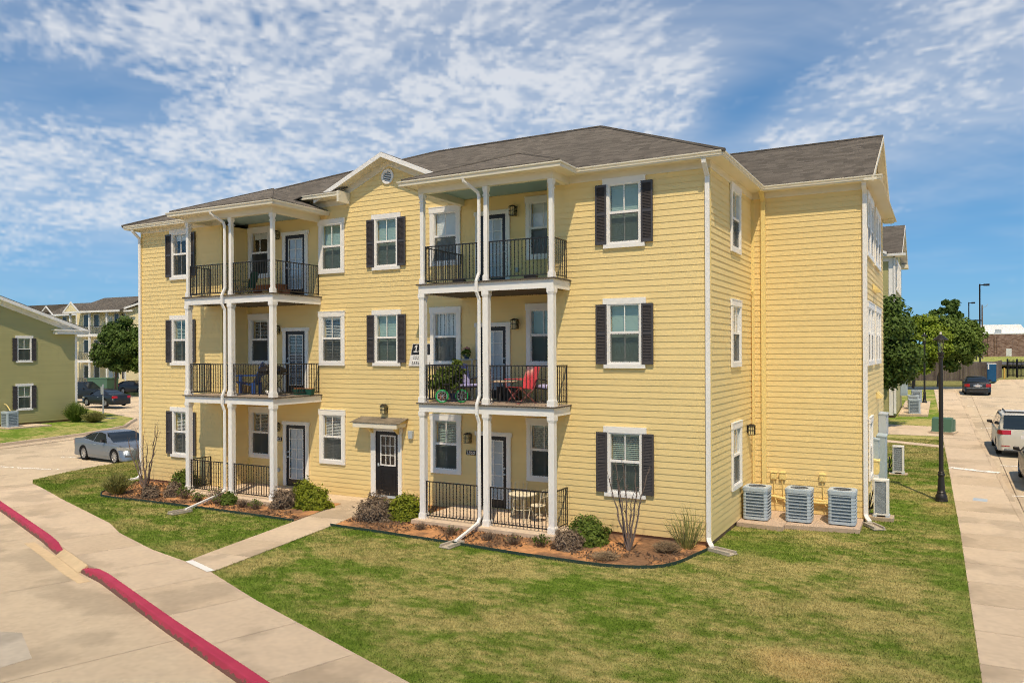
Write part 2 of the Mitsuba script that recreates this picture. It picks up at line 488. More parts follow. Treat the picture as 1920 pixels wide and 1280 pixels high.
W2 = ['mat_walk', 'mat_walk_b', 'mat_walk']
panels('street', STREET, -18.5, 4.9, 4.6, -0.25, 0.05, ['mat_street'], off=(2.35, -2.1), limit=60, joint_dz=0.03, cell=2)
panels('sidewalk', WALK, -18.5, 1.86, 30, -0.10, 0.06, W2, off=(0.3, -15), gap=0.016)
panels('path', PATH, 9.5, 30, 1.35, -0.096, 0.06, W2, off=(-15, 0.2), gap=0.014)
panels('side_walkway', WALK_R.difference(unary_union(CROSS_R)), 0, 30, 1.53, -0.10, 0.06, W2, off=(-10, 0.1), gap=0.018, joint_dz=0.03)
for c in CROSS_R:
    ent(None, 'cross_walkway', sheet(c, -0.09, 0.05, 4), 'mat_walk', kind='structure')
panels('parking_lot', LOT_R, 0, 4.4, 4.6, -0.22, 0.05, ['mat_street', 'mat_walk_b'], off=(6.7, 0.8), limit=60, joint_dz=0.03, cell=2)
panels('driveway', LOT_L, 14, 4.6, 4.6, -0.235, 0.05, ['mat_street'], limit=60, joint_dz=0.03, cell=2)
ent(None, 'terrain_lawn', sheet(LAWN2, -0.06, 0.3, 6), 'mat_lawn', kind='structure')

_big = Polygon(LAWN_EDGE + [(5.20, -12.6), (5.06, 3.03), (4.87, 14.17), (4.72, 21.72), (4.40, 40), (3.99, 59.6)] + DRIVE_EDGE[:0:-1]).buffer(0)
LAWN = _big.difference(unary_union([PATH.buffer(0), BED_R.buffer(0), BED_L.buffer(0), sbox(-20, -1.0, -0.1, 9), sbox(0, 3.4, 2.8, 10)] + CROSS_R).buffer(0.004))
ent(None, 'lawn', sheet(LAWN, -0.115, 0.2, 4), 'mat_lawn', kind='structure')
for b in (BED_R, BED_L):
    mb = sheet(b, -0.11, cell=0.3)
    m = mb.mesh()
    m.merge_vertices()
    v = m.vertices.copy()
    v[:, 2] += 0.05 * meshkit.fbm(v * [1.4, 1.4, 0], 4, 5) + 0.02 * meshkit.fbm(v * [9, 9, 0], 2, 8) - 0.02
    ent(None, 'soil_bed', trimesh.Trimesh(v, m.faces, process=False), 'mat_soil', smooth=True, kind='structure')
for pts in ([(-9.32, -3.50), (-7.57, -3.54), (-5.72, -3.62), (-3.6, -3.78), (-2.21, -3.80), (-1.6, -3.78), (-1.21, -3.70), (-0.88, -3.58), (-0.62, -3.42), (-0.42, -3.2), (-0.3, -2.95), (-0.2, -2.6), (-0.13, -2.2), (0.03, -1.3)],
            [(-20.14, -1.41), (-19.82, -2.01), (-19.5, -2.85), (-19.2, -3.3), (-18.7, -3.66), (-17.8, -3.70), (-16.64, -3.60), (-15.64, -3.57), (-14.2, -3.52), (-10.56, -3.55)]):
    e = ent(None, 'bed_edging', sweep(pts, [(-0.008, -0.2), (0.012, -0.2), (0.012, -0.045), (-0.008, -0.045)]), 'mat_edging')
    tag(e, 'dark green steel edging strip curving round the ' + ('right' if pts[0][0] > -10 else 'left') + '-hand soil bed', 'edging', 'lawn edgings')

# the painted kerb, in two lengths with dropped ends, made in cast lengths
def kerb(name, path, d0, d1, lab):
    P = np.array(path, float)
    seg = np.linalg.norm(np.diff(P, axis=0), axis=1)
    L = np.concatenate([[0], np.cumsum(seg)])
    n = max(4, int(L[-1] / 0.16))
    s = np.linspace(0, L[-1], n)
    Q = np.stack([np.interp(s, L, P[:, k]) for k in (0, 1)], 1)
    t = np.gradient(Q, axis=0)
    t /= np.linalg.norm(t, axis=1, keepdims=True)
    nn = np.stack([t[:, 1], -t[:, 0]], 1)
    key = thing(name, lab, 'kerb', 'red painted kerbs along the sidewalk')
    cuts = [0] + [k for k in range(1, n - 1) if int(s[k] / 3.05) != int(s[k - 1] / 3.05)] + [n - 1]
    prof = np.array([(-0.01, -0.10), (0.0, 0.004), (0.12, 0.0), (0.138, -0.008), (0.148, -0.024), (0.175, -0.20)])
    for a, b in zip(cuts[:-1], cuts[1:]):
        V = []
        for k in range(a, b + 1):
            drop = 1 - min(1, (s[k] + 0.12) / 0.9) if d0 else 0
            drop = max(drop, 1 - min(1, (L[-1] - s[k] + 0.12) / 0.9) if d1 else 0)
            q = Q[k] + (t[k] * 0.004 if k == a else -t[k] * 0.004 if k == b else 0)
            for o, z in prof:
                top = max(z - 0.135 * drop, -0.24) if z > -0.1 else z
                V.append([*(q + nn[k] * o), top - 0.10 + 0.008])
        m = len(prof)
        i = np.arange(m - 1)
        F = np.vstack([np.stack([r * m + i, r * m + i + 1, (r + 1) * m + i + 1, (r + 1) * m + i], 1) for r in range(b - a)])
        mb = MB().add(np.array(V), F[:, ::-1])
        for r, fl in ((0, 1), (b - a, -1)):
            mb.f.append(np.array([[r * m, r * m + j, r * m + j + 1][::fl] for j in range(1, m - 1)]))
        M = mb.mesh()
        M.fix_normals()
        ent(key, 'kerb_stone', M, 'mat_red_curb', smooth=22)


kerb('red_kerb', [(-26, -3.9), (-20.7, -5.62), (-17.44, -6.70), (-14.80, -7.58), (-13.1, -8.22)], False, True, 'upper length of red painted kerb with a dropped end, reaching the left edge of the photo')
kerb('red_kerb', [(-11.55, -8.74), (-10.27, -9.06), (-6.63, -10.30), (-3.77, -11.22), (4.6, -14.05)], True, False, 'lower length of chipped red painted kerb running off the bottom of the photo')
_in, _out = [(-13.2, -8.165), (-11.35, -8.80)], [(-13.26, -8.36), (-11.40, -9.0)]
ent(None, 'kerb_ramp', MB().hexa([(*_out[0], -.4), (*_out[1], -.4), (*_in[0], -.4), (*_in[1], -.4), (*_out[0], -.236), (*_out[1], -.236), (*_in[0], -.102), (*_in[1], -.102)]), 'mat_patch_tan', kind='structure')
ent(None, 'patched_panel', sheet(Polygon([(-15.0, -7.84), (-13.26, -8.37), (-11.40, -9.01), (-10.6, -9.24), (-10.68, -9.44), (-11.5, -9.22), (-13.35, -8.60), (-15.1, -8.03)]), -0.242, 0.03), 'mat_patch_tan', kind='structure')
ent(None, 'patched_panel', sheet(Polygon([(-9.3, -11.8), (-8.8, -11.61), (-7.54, -12.16), (-7.6, -12.7), (-9.5, -12.7)]), -0.244, 0.03), plain('mat_patch_grey', proc(concrete_fn((0.47, 0.415, 0.33), (0.39, 0.34, 0.265), 15.0)), 0.9), kind='structure')
ent(None, 'lot_kerb', lift(sweep(dense([(6.62, -12.9), (6.48, 4.52), (6.29, 14.8), (6.09, 25.19), (5.9, 40), (5.5, 61)], 1.5), [(0.006, -0.4), (0.16, -0.4), (0.155, -0.112), (0.006, -0.10)])), 'mat_walk_b', kind='structure')
ent(None, 'lawn_kerb', lift(sweep(dense([(-38.8, -24), (-38.93, 4.08), (-39.72, 8.96), (-41.3, 12.8), (-44.95, 16.2), (-55.7, 20.0)], 1.2), [(0.006, -0.6), (0.9, -0.6), (0.9, -0.205), (0.22, -0.20), (0.16, -0.07), (0.006, -0.06)])), 'mat_walk_b', kind='structure')
# markings
plain('mat_marking', proc(lambda p, n, uv: mix((0.45, 0.38, 0.28), (0.80, 0.79, 0.76), smoothstep(0.33, 0.5, fbm(p.x * 6, p.y * 6, 0.0, 3)))), 0.8)
CNT.setdefault('painted_line', 0)
def mark(lab, pts, dz):
    tag(ent(None, 'painted_line', sheet(Polygon(pts), dz, cell=3), 'mat_marking'), lab, 'marking', 'painted lines')
def bar(a, b, w):
    a, b = np.array(a, float), np.array(b, float)
    d = (b - a) / np.linalg.norm(b - a)
    n = np.array([-d[1], d[0]]) * w / 2
    return [a + n, a - n, b - n, b + n]
tag(ent(None, 'painted_line', sheet(Polygon(bar((-9.64, -7.62), (-8.56, -7.95), 0.16)), -0.086), 'mat_white_concrete'), 'pale end bar where the front path meets the sidewalk', 'marking', 'painted lines')
mark('wide white painted bar across the right walkway beside the lamp post', bar((4.90, 14.3), (6.45, 13.75), 0.32), -0.088)
for (a, b), l in zip([((6.4, 9.98), (8.9, 10.0)), ((6.62, 16.41), (9.1, 16.5)), ((6.45, 30.0), (9, 30.3)), ((6.3, 37.2), (8.9, 37.6)), ((6.1, 44.3), (8.7, 45.0)), ((5.95, 51.6), (8.6, 52.4))],
                     ('nearest white bay line by the dark parked car', 'white bay line just behind the white minivan', 'white bay line third along the right kerb', 'white bay line fourth along the right kerb', 'white bay line fifth along the right kerb', 'white bay line right behind the black sedan with red lamps')):
    mark(l, bar(a, b, 0.10), -0.212)
mark('white bay line beside the silver coupe', bar((-32.5, 3.45), (-29.0, 4.05), 0.11), -0.232)
mark('white bay line nearest the left edge on the driveway', bar((-31.7, 0.24), (-28.2, 0.8), 0.11), -0.232)
ent(None, 'access_cover', sheet(Polygon([(5.45, 8.0), (5.82, 7.9), (5.86, 8.35), (5.5, 8.45)]), -0.092, 0.02), 'mat_grey_metal')
tag('access_cover', 'small square grey access cover set in the right walkway', 'cover')

# ------------------------------------------------------------------ the yellow apartment building
APT = thing('apartment_building', 'three storey yellow apartment building with white balconies and dark shutters', 'building')
EXPO = 0.149
Z1, Z2, Z3 = 0.0, 3.127, 6.055


def board_ply(mb, m):
    # the wide flat faces of lap boards all face straight out; their shading normals say so
    t = mb.mesh()
    return {'type': 'ply', 'filename': meshkit.write_ply(t, normals=np.tile([0.0, 0.0, 1.0], (len(t.vertices), 1))), 'face_normals': False, 'bsdf': {'type': 'ref', 'id': m}}


def siding(bld, W, length, z0, z1, holes, m, top=None, mode='parts', x_start=0.0):
    """one wall: sheathing with openings, and lap siding boards course by course"""
    outline = Polygon(top) if top else sbox(x_start, z0, length, z1)
    cut = unary_union([sbox(*h) for h in holes]) if holes else Polygon()
    wall = ent(bld, 'wall', MB().poly(outline.difference(cut), -0.16, 0.0), m, M=W)
    lo, hi = 0.004, 0.017
    rest = MB()
    k = 0
    z = z0
    zmax = outline.bounds[3]
    while z < zmax - 0.02:
        zt = min(z + EXPO, zmax)
        row = outline.intersection(sbox(-1e3, z + 0.009, 1e3, zt)).difference(cut)
        mb = rest
        for g in getattr(row, 'geoms', [row]):
            if g.geom_type != 'Polygon' or g.area < 1e-4:
                continue
            if mode == 'parts':
                mb = MB()
            # split into vertical slabs at corners, each a wedge
            xs = sorted({round(c[0], 4) for c in g.exterior.coords})
            for a, b in zip(xs[:-1], xs[1:]):
                if b - a < 0.004:
                    continue
                def span(x):
                    s = g.intersection(LineString([(x, -50), (x, 50)]))
                    return [(q.bounds[1], q.bounds[3]) for q in getattr(s, 'geoms', [s]) if not q.is_empty]
                A, B = span(a + 1e-3), span(b - 1e-3)
                for (l0, h0), (l1, h1) in zip(A, B):
                    d = lambda zz: hi + (lo - hi) * (zz - z) / EXPO
                    if max(h0 - l0, h1 - l1) < 0.004:
                        continue
                    mb.hexa([(a, l0, -0.002), (b, l1, -0.002), (a, h0, -0.002), (b, h1, -0.002), (a, l0, d(l0)), (b, l1, d(l1)), (a, h0, d(h0)), (b, h1, d(h1))])
            if mode == 'parts' and mb.n:
                ent(wall, 'siding_board', board_ply(mb, m), M=W)
        z += EXPO
    if rest.n:
        ent(wall, 'siding_board', board_ply(rest, m), M=W, kind='stuff')
    return wall


# ---- windows: shapes made once, placed by to_world
def ring(mb, x0, x1, y0, y1, w, d0, d1):
    mb.box(x0, x0 + w, y0, y1, d0, d1).box(x1 - w, x1, y0, y1, d0, d1).box(x0 + w, x1 - w, y0, y0 + w, d0, d1).box(x0 + w, x1 - w, y1 - w, y1, d0, d1)


HW = 0.40
GB, GM, GT = 1.02, 1.735, 2.385
_cased, _shut = MB(), MB()
_cased.box(-0.55, 0.55, 2.425, 2.575, 0, 0.050).box(-0.53, -0.405, 0.99, 2.425, 0, 0.042).box(0.405, 0.53, 0.99, 2.425, 0, 0.042).box(-0.53, 0.53, 0.868, 0.99, 0, 0.044)
_cased.box(-0.555, 0.555, 2.575, 2.597, 0, 0.062)
_shut.box(-0.55, 0.55, 2.425, 2.575, 0, 0.046).box(-0.445, -0.405, 0.99, 2.425, 0, 0.040).box(0.405, 0.445, 0.99, 2.425, 0, 0.040)
_shut.box(-0.53, 0.53, 0.868, 0.962, 0, 0.055).box(-0.445, 0.445, 0.962, 0.99, 0, 0.045)
CASED, SHUT = shp(_cased, 'mat_white'), shp(_shut, 'mat_white')
_s = MB()
ring(_s, -HW, HW, 0.99, 2.425, 0.03, -0.06, 0.028)
_s.box(-0.37, 0.37, GM - 0.03, GM + 0.03, -0.035, 0.016)
ring(_s, -0.37, 0.37, 1.02, GM - 0.03, 0.022, -0.05, 0.002)
SASH = shp(_s, 'mat_white')
MUNTIN_T, MUNTIN_B = shp(MB().box(-0.012, 0.012, GM + 0.03, 2.395, -0.012, 0.002), 'mat_white'), shp(MB().box(-0.012, 0.012, 1.042, GM - 0.03, -0.034, -0.022), 'mat_white')
PANE_T = shp(MB().add([[-0.37, GM, -0.016], [0.37, GM, -0.016], [0.37, 2.4, -0.016], [-0.37, 2.4, -0.016]], [[0, 1, 2, 3]]), 'mat_glass')
PANE_B = shp(MB().add([[-0.35, 1.03, -0.038], [0.35, 1.03, -0.038], [0.35, GM, -0.038], [-0.35, GM, -0.038]], [[0, 1, 2, 3]]), 'mat_glass')
SCREEN = shp(MB().add([[-0.368, 1.02, 0.004], [0.368, 1.02, 0.004], [0.368, GM - 0.03, 0.004], [-0.368, GM - 0.03, 0.004]], [[0, 1, 2, 3]]), 'mat_screen')


def blind_mesh(tilt, z_low=1.03):
    mb = MB().box(-0.375, 0.375, 2.335, 2.40, -0.16, -0.10)
    z = z_low
    while z < 2.33:
        if tilt > 0.9:
            mb.hexa([(-0.37, z, -0.122), (0.37, z, -0.122), (-0.37, z + .049, -0.130), (0.37, z + .049, -0.130), (-0.37, z, -0.119), (0.37, z, -0.119), (-0.37, z + .049, -0.127), (0.37, z + .049, -0.127)])
        else:
            c, s = math.cos(tilt) * 0.025, math.sin(tilt) * 0.025
            mb.hexa([(-0.37, z - s, -0.13 + c), (0.37, z - s, -0.13 + c), (-0.37, z - s + 0.003, -0.13 + c), (0.37, z - s + 0.003, -0.13 + c),
                     (-0.37, z + s, -0.13 - c), (0.37, z + s, -0.13 - c), (-0.37, z + s + 0.003, -0.13 - c), (0.37, z + s + 0.003, -0.13 - c)][::1])
        z += 0.048
    for x in (-0.2, 0.2):
        mb.box(x - 0.002, x + 0.002, z_low, 2.34, -0.134, -0.13)
    return mb


BLINDS = {k: shp(blind_mesh(*a), m) for k, a, m in (('shut', (1.2,), 'mat_blind_teal'), ('white', (1.2,), 'mat_blind_white'), ('open', (0.35,), 'mat_blind_white'), ('half', (0.62,), 'mat_blind_teal'), ('raised', (1.2, 2.2), 'mat_blind_white'))}
_c = MB()
for i in range(15):
    a = -0.37 + i * 0.0493
    w = 0.018 * math.sin(i * 2.1)
    _c.box(a, a + 0.05, 1.03, 2.4, -0.14 + w, -0.132 + w)
BLINDS['curtain'] = shp(_c, 'mat_curtain')
SHUTTER, LOUVER = MB(), MB()
for x0, x1 in ((-0.145, -0.105), (0.105, 0.145)):
    SHUTTER.box(x0, x1, 0.965, 2.43, 0.018, 0.062)
for z0, z1 in ((0.965, 1.045), (1.68, 1.75), (2.37, 2.43)):
    SHUTTER.box(-0.105, 0.105, z0, z1, 0.018, 0.060)
SHUTTER.box(-0.105, 0.105, 1.045, 2.37, 0.018, 0.030)
for z in np.arange(1.055, 2.36, 0.036):
    if not 1.66 < z < 1.76:
        LOUVER.hexa([(-0.105, z, 0.03), (0.105, z, 0.03), (-0.105, z + 0.03, 0.03), (0.105, z + 0.03, 0.03), (-0.105, z, 0.052), (0.105, z, 0.052), (-0.105, z + 0.022, 0.034), (0.105, z + 0.022, 0.034)])
SHUTTER, LOUVER = shp(SHUTTER, 'mat_shutter'), shp(LOUVER, 'mat_shutter')


def window(bld, W, u, zo, cased, blind, shutters=True, screen=True, lite=False):
    M = W @ tr(u, zo, 0.022)
    w = ent(bld, 'window', CASED if cased else SHUT, M=M)
    ent(w, 'sash', SASH, M=M)
    ent(w, 'muntin', MUNTIN_T, M=M)
    ent(w, 'muntin', MUNTIN_B, M=M)
    ent(w, 'pane', PANE_T, M=M)
    ent(w, 'pane', PANE_B, M=M)
    if screen:
        ent(w, 'insect_screen', SCREEN, M=M)
    if blind:
        ent(w, 'curtain' if blind == 'curtain' else 'blind', BLINDS[blind], M=M)
    if shutters and not cased:
        for s in (-0.59, 0.59):
            h = ent(bld, 'shutter', SHUTTER, M=M @ tr(s, 0, 0))
            ent(h, 'louver', LOUVER, M=M @ tr(s, 0, 0), kind='stuff')
    return w


def hole(u, zo):
    return (u - 0.40, zo + 0.985, u + 0.40, zo + 2.425)


# ---- lantern on a wall, 0.2 m wide, local x along the wall, y up, z out
_l, _lg = MB(), MB()
_l.box(-0.05, 0.05, -0.10, 0.10, 0.0, 0.02).box(-0.015, 0.015, 0.06, 0.10, 0.02, 0.12)
for x in (-0.075, -0.025, 0.025, 0.075):
    for zz in (0.045, 0.195):
        _l.box(x - 0.006, x + 0.006, -0.14, 0.09, zz - 0.006, zz + 0.006)
for zz in (0.095, 0.145):
    for x in (-0.075, 0.075):
        _l.box(x - 0.006, x + 0.006, -0.14, 0.09, zz - 0.006, zz + 0.006)
_l.box(-0.085, 0.085, -0.155, -0.14, 0.035, 0.205).box(-0.085, 0.085, -0.03, -0.018, 0.038, 0.202)
_l.hexa([(-0.10, 0.09, 0.02), (0.10, 0.09, 0.02), (-0.04, 0.135, 0.08), (0.04, 0.135, 0.08), (-0.10, 0.09, 0.22), (0.10, 0.09, 0.22), (-0.04, 0.135, 0.16), (0.04, 0.135, 0.16)])
_lg.box(-0.068, 0.068, -0.14, 0.088, 0.052, 0.188)
LANT, LANTG = shp(_l, 'mat_black_metal'), shp(_lg, 'mat_lantern_glass')


def lantern(bld, W, u, z):
    k = ent(bld, 'wall_lantern', LANT, M=W @ tr(u, z, 0.016))
    ent(k, 'glass_shade', LANTG, M=W @ tr(u, z, 0.016))


# ---- doors
def glazed_door(bld, W, u, zo, hand=1, dark=False):
    """balcony door: black leaf with a full light behind a grille of muntins; u is the middle of the leaf"""
    M = W @ tr(u, zo, 0.019)
    mb = MB().box(-0.60, 0.60, 2.01, 2.125, 0, 0.05).box(-0.56, -0.425, 0.01, 2.01, 0, 0.042).box(0.425, 0.56, 0.01, 2.01, 0, 0.042)
    d = ent(bld, 'door', mb, 'mat_white', M=M)
    lf = MB()
    lf.box(-0.395, -0.30, 0.02, 1.985, -0.045, 0.0).box(0.30, 0.395, 0.02, 1.985, -0.045, 0.0).box(-0.30, 0.30, 0.02, 0.245, -0.045, 0.0).box(-0.30, 0.30, 1.885, 1.985, -0.045, 0.0)
    ring(lf, -0.425, 0.425, 0.0, 2.012, 0.028, -0.07, 0.012)
    ent(d, 'leaf', lf, 'mat_door_black', M=M)
    gr = MB()
    ring(gr, -0.31, 0.31, 0.235, 1.895, 0.028, -0.004, 0.010)
    gr.box(-0.009, 0.009, 0.263, 1.867, -0.012, 0.004)
    for k in range(1, 5):
        z = 0.263 + k * (1.867 - 0.263) / 5
        gr.box(-0.282, 0.282, z - 0.009, z + 0.009, -0.012, 0.005)
    ent(d, 'muntin', gr, 'mat_white', M=M)
    ent(d, 'pane', MB().add([[-0.3, 0.24, -0.02], [0.3, 0.24, -0.02], [0.3, 1.89, -0.02], [-0.3, 1.89, -0.02]], [[0, 1, 2, 3]]), 'mat_glass', M=M)
    bl = MB()
    for z in np.arange(0.25, 1.86, 0.048):
        bl.box(-0.29, 0.29, z, z + (0.020 if dark else 0.0475), -0.044, -0.042)
    ent(d, 'blind', bl, 'mat_blind_door', M=M)
    kn = MB().lathe([(0.0, 0), (0.03, 0.0), (0.03, 0.01), (0.012, 0.014), (0.012, 0.04), (0.028, 0.05), (0.028, 0.066), (0.0, 0.075)], 12, tr(-0.35 * hand, 0.95, 0.0))
    kn.lathe([(0, 0), (0.028, 0), (0.028, 0.014), (0, 0.016)], 12, tr(-0.35 * hand, 1.12, 0.0))
    ent(d, 'knob', kn, 'mat_grey_metal', M=M, smooth=40)
    return d


HOLE_D = lambda u, zo: (u - 0.425, zo + 0.0, u + 0.425, zo + 2.01)

# ---- walls
FWD = 1.119
XL0, XA, XB = -20.15, -16.08, -4.15
W_MAIN = frame((0, 0, 0), (1, 0, 0), (0, -1, 0))
W_FWD = frame((0, -FWD, 0), (1, 0, 0), (0, -1, 0))
W_SIDE = frame((0, 0, 0), (0, 1, 0), (1, 0, 0))
YW, XW, YB = 3.334, 2.907, 10.4
W_WING = frame((0, YW, 0), (1, 0, 0), (0, -1, 0))
W_WSIDE = frame((XW, 0, 0), (0, 1, 0), (1, 0, 0))
W_RET = frame((XA, 0, 0), (0, 1, 0), (1, 0, 0))
W_LEFT = frame((XL0, 0, 0), (0, -1, 0), (-1, 0, 0))
W_BACK = frame((0, YB, 0), (-1, 0, 0), (0, 1, 0))
ZT = 8.62
UW = {'right': -2.07, 'mid': -10.16, 'wd': -12.34, 'wf': -8.01, 'we': -15.51, 'wg': -4.815, 'left': -18.06}
FL = (Z1, Z2, Z3)
siding(APT, W_FWD, -0.02, 0, ZT, [hole(UW['right'], z) for z in FL], 'mat_siding', x_start=XB + 0.02)
XG = -10.05
ZC = 8.784
gab = [(XA, -EXPO), (XB, -EXPO), (XB, ZC), (-7.6, ZC), (-7.6, 9.12), (XG, 10.20), (-11.66, 9.48), (-11.66, 9.06), (-13.2, 9.06), (-13.2, ZC), (XA, ZC)]
mh = [hole(UW[k], z) for k in ('wd', 'wf', 'we', 'wg') for z in FL] + [hole(UW['mid'], z) for z in FL[1:]]
DOOR_L, DOOR_R = -13.9, -6.41
mh += [HOLE_D(d, z) for d in (DOOR_L, DOOR_R) for z in (0.03, Z2 - 0.02, Z3 + 0.2)] + [(-10.60, 0, -9.73, 2.0)]
siding(APT, W_MAIN, 0, -EXPO, ZT, mh, 'mat_siding', top=gab, mode='stuff')
siding(APT, W_SIDE, YW, 0, ZT, [hole(1.34, z) for z in FL], 'mat_siding', x_start=-FWD + 0.02)
siding(APT, W_WING, XW, 0, ZT, [], 'mat_siding', x_start=0.0)
siding(APT, W_FWD, XA, 0, ZT, [hole(UW['left'], z) for z in FL], 'mat_siding', x_start=XL0, mode='stuff')
WS_U = (4.15, 5.25, 6.95, 8.05)
wsh = [hole(u, z) for u in WS_U for z in FL[1:]] + [hole(4.6, 0)]
siding(APT, W_WSIDE, YB, 0, ZT, wsh, 'mat_siding', top=[(YW + 0.02, 0), (YB, 0), (YB, ZT), ((YW + YB) / 2, 10.55), (YW + 0.02, ZT)], mode='stuff')
siding(APT, W_RET, 0, 0, ZT, [], 'mat_siding', mode='stuff', x_start=-FWD)
siding(APT, W_LEFT, FWD, 0, ZT, [hole(u, z) for u in (-2.0, -7.0) for z in FL], 'mat_siding', mode='stuff', x_start=-YB)
siding(APT, W_BACK, 20.15, 0, ZT, [hole(u, z) for u in (2.5, 6, 10, 14, 17.5) for z in FL], 'mat_siding', mode='stuff', x_start=-XW)
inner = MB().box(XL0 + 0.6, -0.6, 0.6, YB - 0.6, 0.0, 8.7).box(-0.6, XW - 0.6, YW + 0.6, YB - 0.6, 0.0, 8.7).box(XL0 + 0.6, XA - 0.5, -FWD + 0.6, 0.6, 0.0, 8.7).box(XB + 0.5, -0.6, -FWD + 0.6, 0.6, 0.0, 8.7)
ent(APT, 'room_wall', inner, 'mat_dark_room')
ent(APT, 'foundation', MB().box(XL0 + 0.02, XA - 0.02, -FWD + 0.03, 1, -0.5, 0.002).box(XB + 0.02, -0.02, -FWD + 0.03, 1, -0.5, 0.002).box(XL0 + 0.02, XW - 0.02, YW + 0.03, YB - 0.02, -0.5, 0.002).box(XL0 + 0.03, -0.03, 0.02, YB - 0.03, -0.5, 0.001), plain('mat_foundation', (0.33, 0.19, 0.11), 0.9))
# trim boards at the corners
tb = [(W_FWD, XB, XB + 0.09, 0, ZT), (W_FWD, XL0 - 0.02, XL0 + 0.04, 0, ZT), (W_FWD, XA - 0.07, XA + 0.02, 0, ZT), (W_RET, -0.09, -0.02, 0, ZT), (W_MAIN, XA + 0.02, XA + 0.17, 0, ZT), (W_FWD, -0.03, 0.024, 0, ZT), (W_SIDE, -FWD - 0.02, -FWD + 0.04, 0, ZT),
      (W_SIDE, YW - 0.04, YW - 0.02, 0, ZT), (W_WING, 0.0, 0.095, 0, ZT), (W_WING, XW - 0.05, XW + 0.022, 0, ZT), (W_WSIDE, YW - 0.02, YW + 0.04, 0, ZT)]
for W, a, b, z0, z1 in tb:
    ent(APT, 'corner_board', MB().box(a, b, z0 + 0.003, z1 - 0.003, 0.001, 0.026), 'mat_siding_trim', M=W)

BL_R = ('half', 'shut', 'shut')
for i, z in enumerate(FL):
    window(APT, W_FWD, UW['right'], z, False, BL_R[i])
    window(APT, W_FWD, UW['left'], z, False, ('open', 'half', 'raised')[i])
    window(APT, W_MAIN, UW['wd'], z, True, ('open', 'open', 'shut')[i])
    window(APT, W_MAIN, UW['wf'], z, True, ('half', 'curtain', 'white')[i])
    window(APT, W_MAIN, UW['we'], z, True, ('open', 'open', 'raised')[i])
    window(APT, W_MAIN, UW['wg'], z, True, ('half', 'shut', 'white')[i])
    window(APT, W_SIDE, 1.34, z, True, ('shut', 'white', 'shut')[i])
    if i:
        window(APT, W_MAIN, UW['mid'], z, False, 'shut')
        for u in WS_U:
            window(APT, W_WSIDE, u, z, True, 'white')
    for u in (-2.0, -7.0):
        window(APT, W_LEFT, u, z, True, 'white')
    for u in (2.5, 6, 10, 14, 17.5):
        window(APT, W_BACK, u, z, True, 'white')
window(APT, W_WSIDE, 4.6, 0, True, 'white')
for u in (DOOR_L, DOOR_R):
    for z in (0.03, Z2 - 0.02, Z3 + 0.2):
        glazed_door(APT, W_MAIN, u, z, 1 if u == DOOR_L else -1, u == DOOR_L and 2 < z < 4)
for z in (1.97, 5.19, 8.33):
    lantern(APT, W_MAIN, -14.67, z)
for u, z in ((-7.2, 1.97), (-5.66, 5.19), (-5.70, 8.32), (-10.2, 2.70)):
    lantern(APT, W_MAIN, u, z)
lantern(APT, W_SIDE, 2.70, 2.28)

# common entrance door with nine lights, and its little roof
M = W_MAIN @ tr(-10.165, 0, 0.019)
d = ent(APT, 'door', MB().box(-0.60, 0.60, 2.0, 2.14, 0, 0.05).box(-0.61, -0.43, 0.0, 2.0, 0, 0.042).box(0.43, 0.56, 0.0, 2.0, 0, 0.042), 'mat_white', M=M)
lf = MB()
lf.box(-0.40, -0.255, 0.05, 1.965, -0.045, 0.0).box(0.31, 0.40, 0.05, 1.965, -0.045, 0.0).box(-0.255, 0.31, 0.05, 0.96, -0.045, 0.0).box(-0.255, 0.31, 1.875, 1.965, -0.045, 0.0)
ring(lf, -0.24, 0.30, 0.22, 0.84, 0.022, 0, 0.012)
ring(lf, -0.15, 0.21, 0.33, 0.74, 0.016, 0, 0.010)
ring(lf, -0.43, 0.43, 0.0, 2.0, 0.028, -0.07, 0.012)
ent(d, 'leaf', lf, 'mat_door_black', M=M)
gr = MB()
ring(gr, -0.265, 0.32, 0.95, 1.885, 0.04, -0.004, 0.012)
for k in (1, 2):
    x, z = -0.225 + k * 0.505 / 3, 0.99 + k * 0.855 / 3
    gr.box(x - 0.011, x + 0.011, 0.99, 1.845, -0.01, 0.006).box(-0.225, 0.28, z - 0.011, z + 0.011, -0.01, 0.007)
ent(d, 'muntin', gr, 'mat_white', M=M)
ent(d, 'pane', MB().add([[-0.25, 0.96, -0.02], [0.3, 0.96, -0.02], [0.3, 1.87, -0.02], [-0.25, 1.87, -0.02]], [[0, 1, 2, 3]]), 'mat_glass', M=M)
ent(d, 'handle', MB().box(-0.36, -0.31, 0.92, 1.02, 0, 0.012).tube([(-0.335, 0.97, 0.01), (-0.335, 0.97, 0.05), (-0.25, 0.97, 0.055)], 0.01, 8), 'mat_grey_metal', M=M)
ent(d, 'threshold', MB().box(-0.43, 0.43, -0.02, 0.045, -0.07, 0.06), 'mat_grey_metal', M=M)
can = ent(APT, 'door_canopy', MB().box(-0.93, 0.73, 2.14, 2.275, 0.44, 0.50).box(-0.93, -0.90, 2.17, 2.27, 0.02, 0.44).box(0.70, 0.73, 2.17, 2.27, 0.02, 0.44).box(-0.90, 0.70, 2.255, 2.27, 0.02, 0.44), 'mat_cream', M=M)
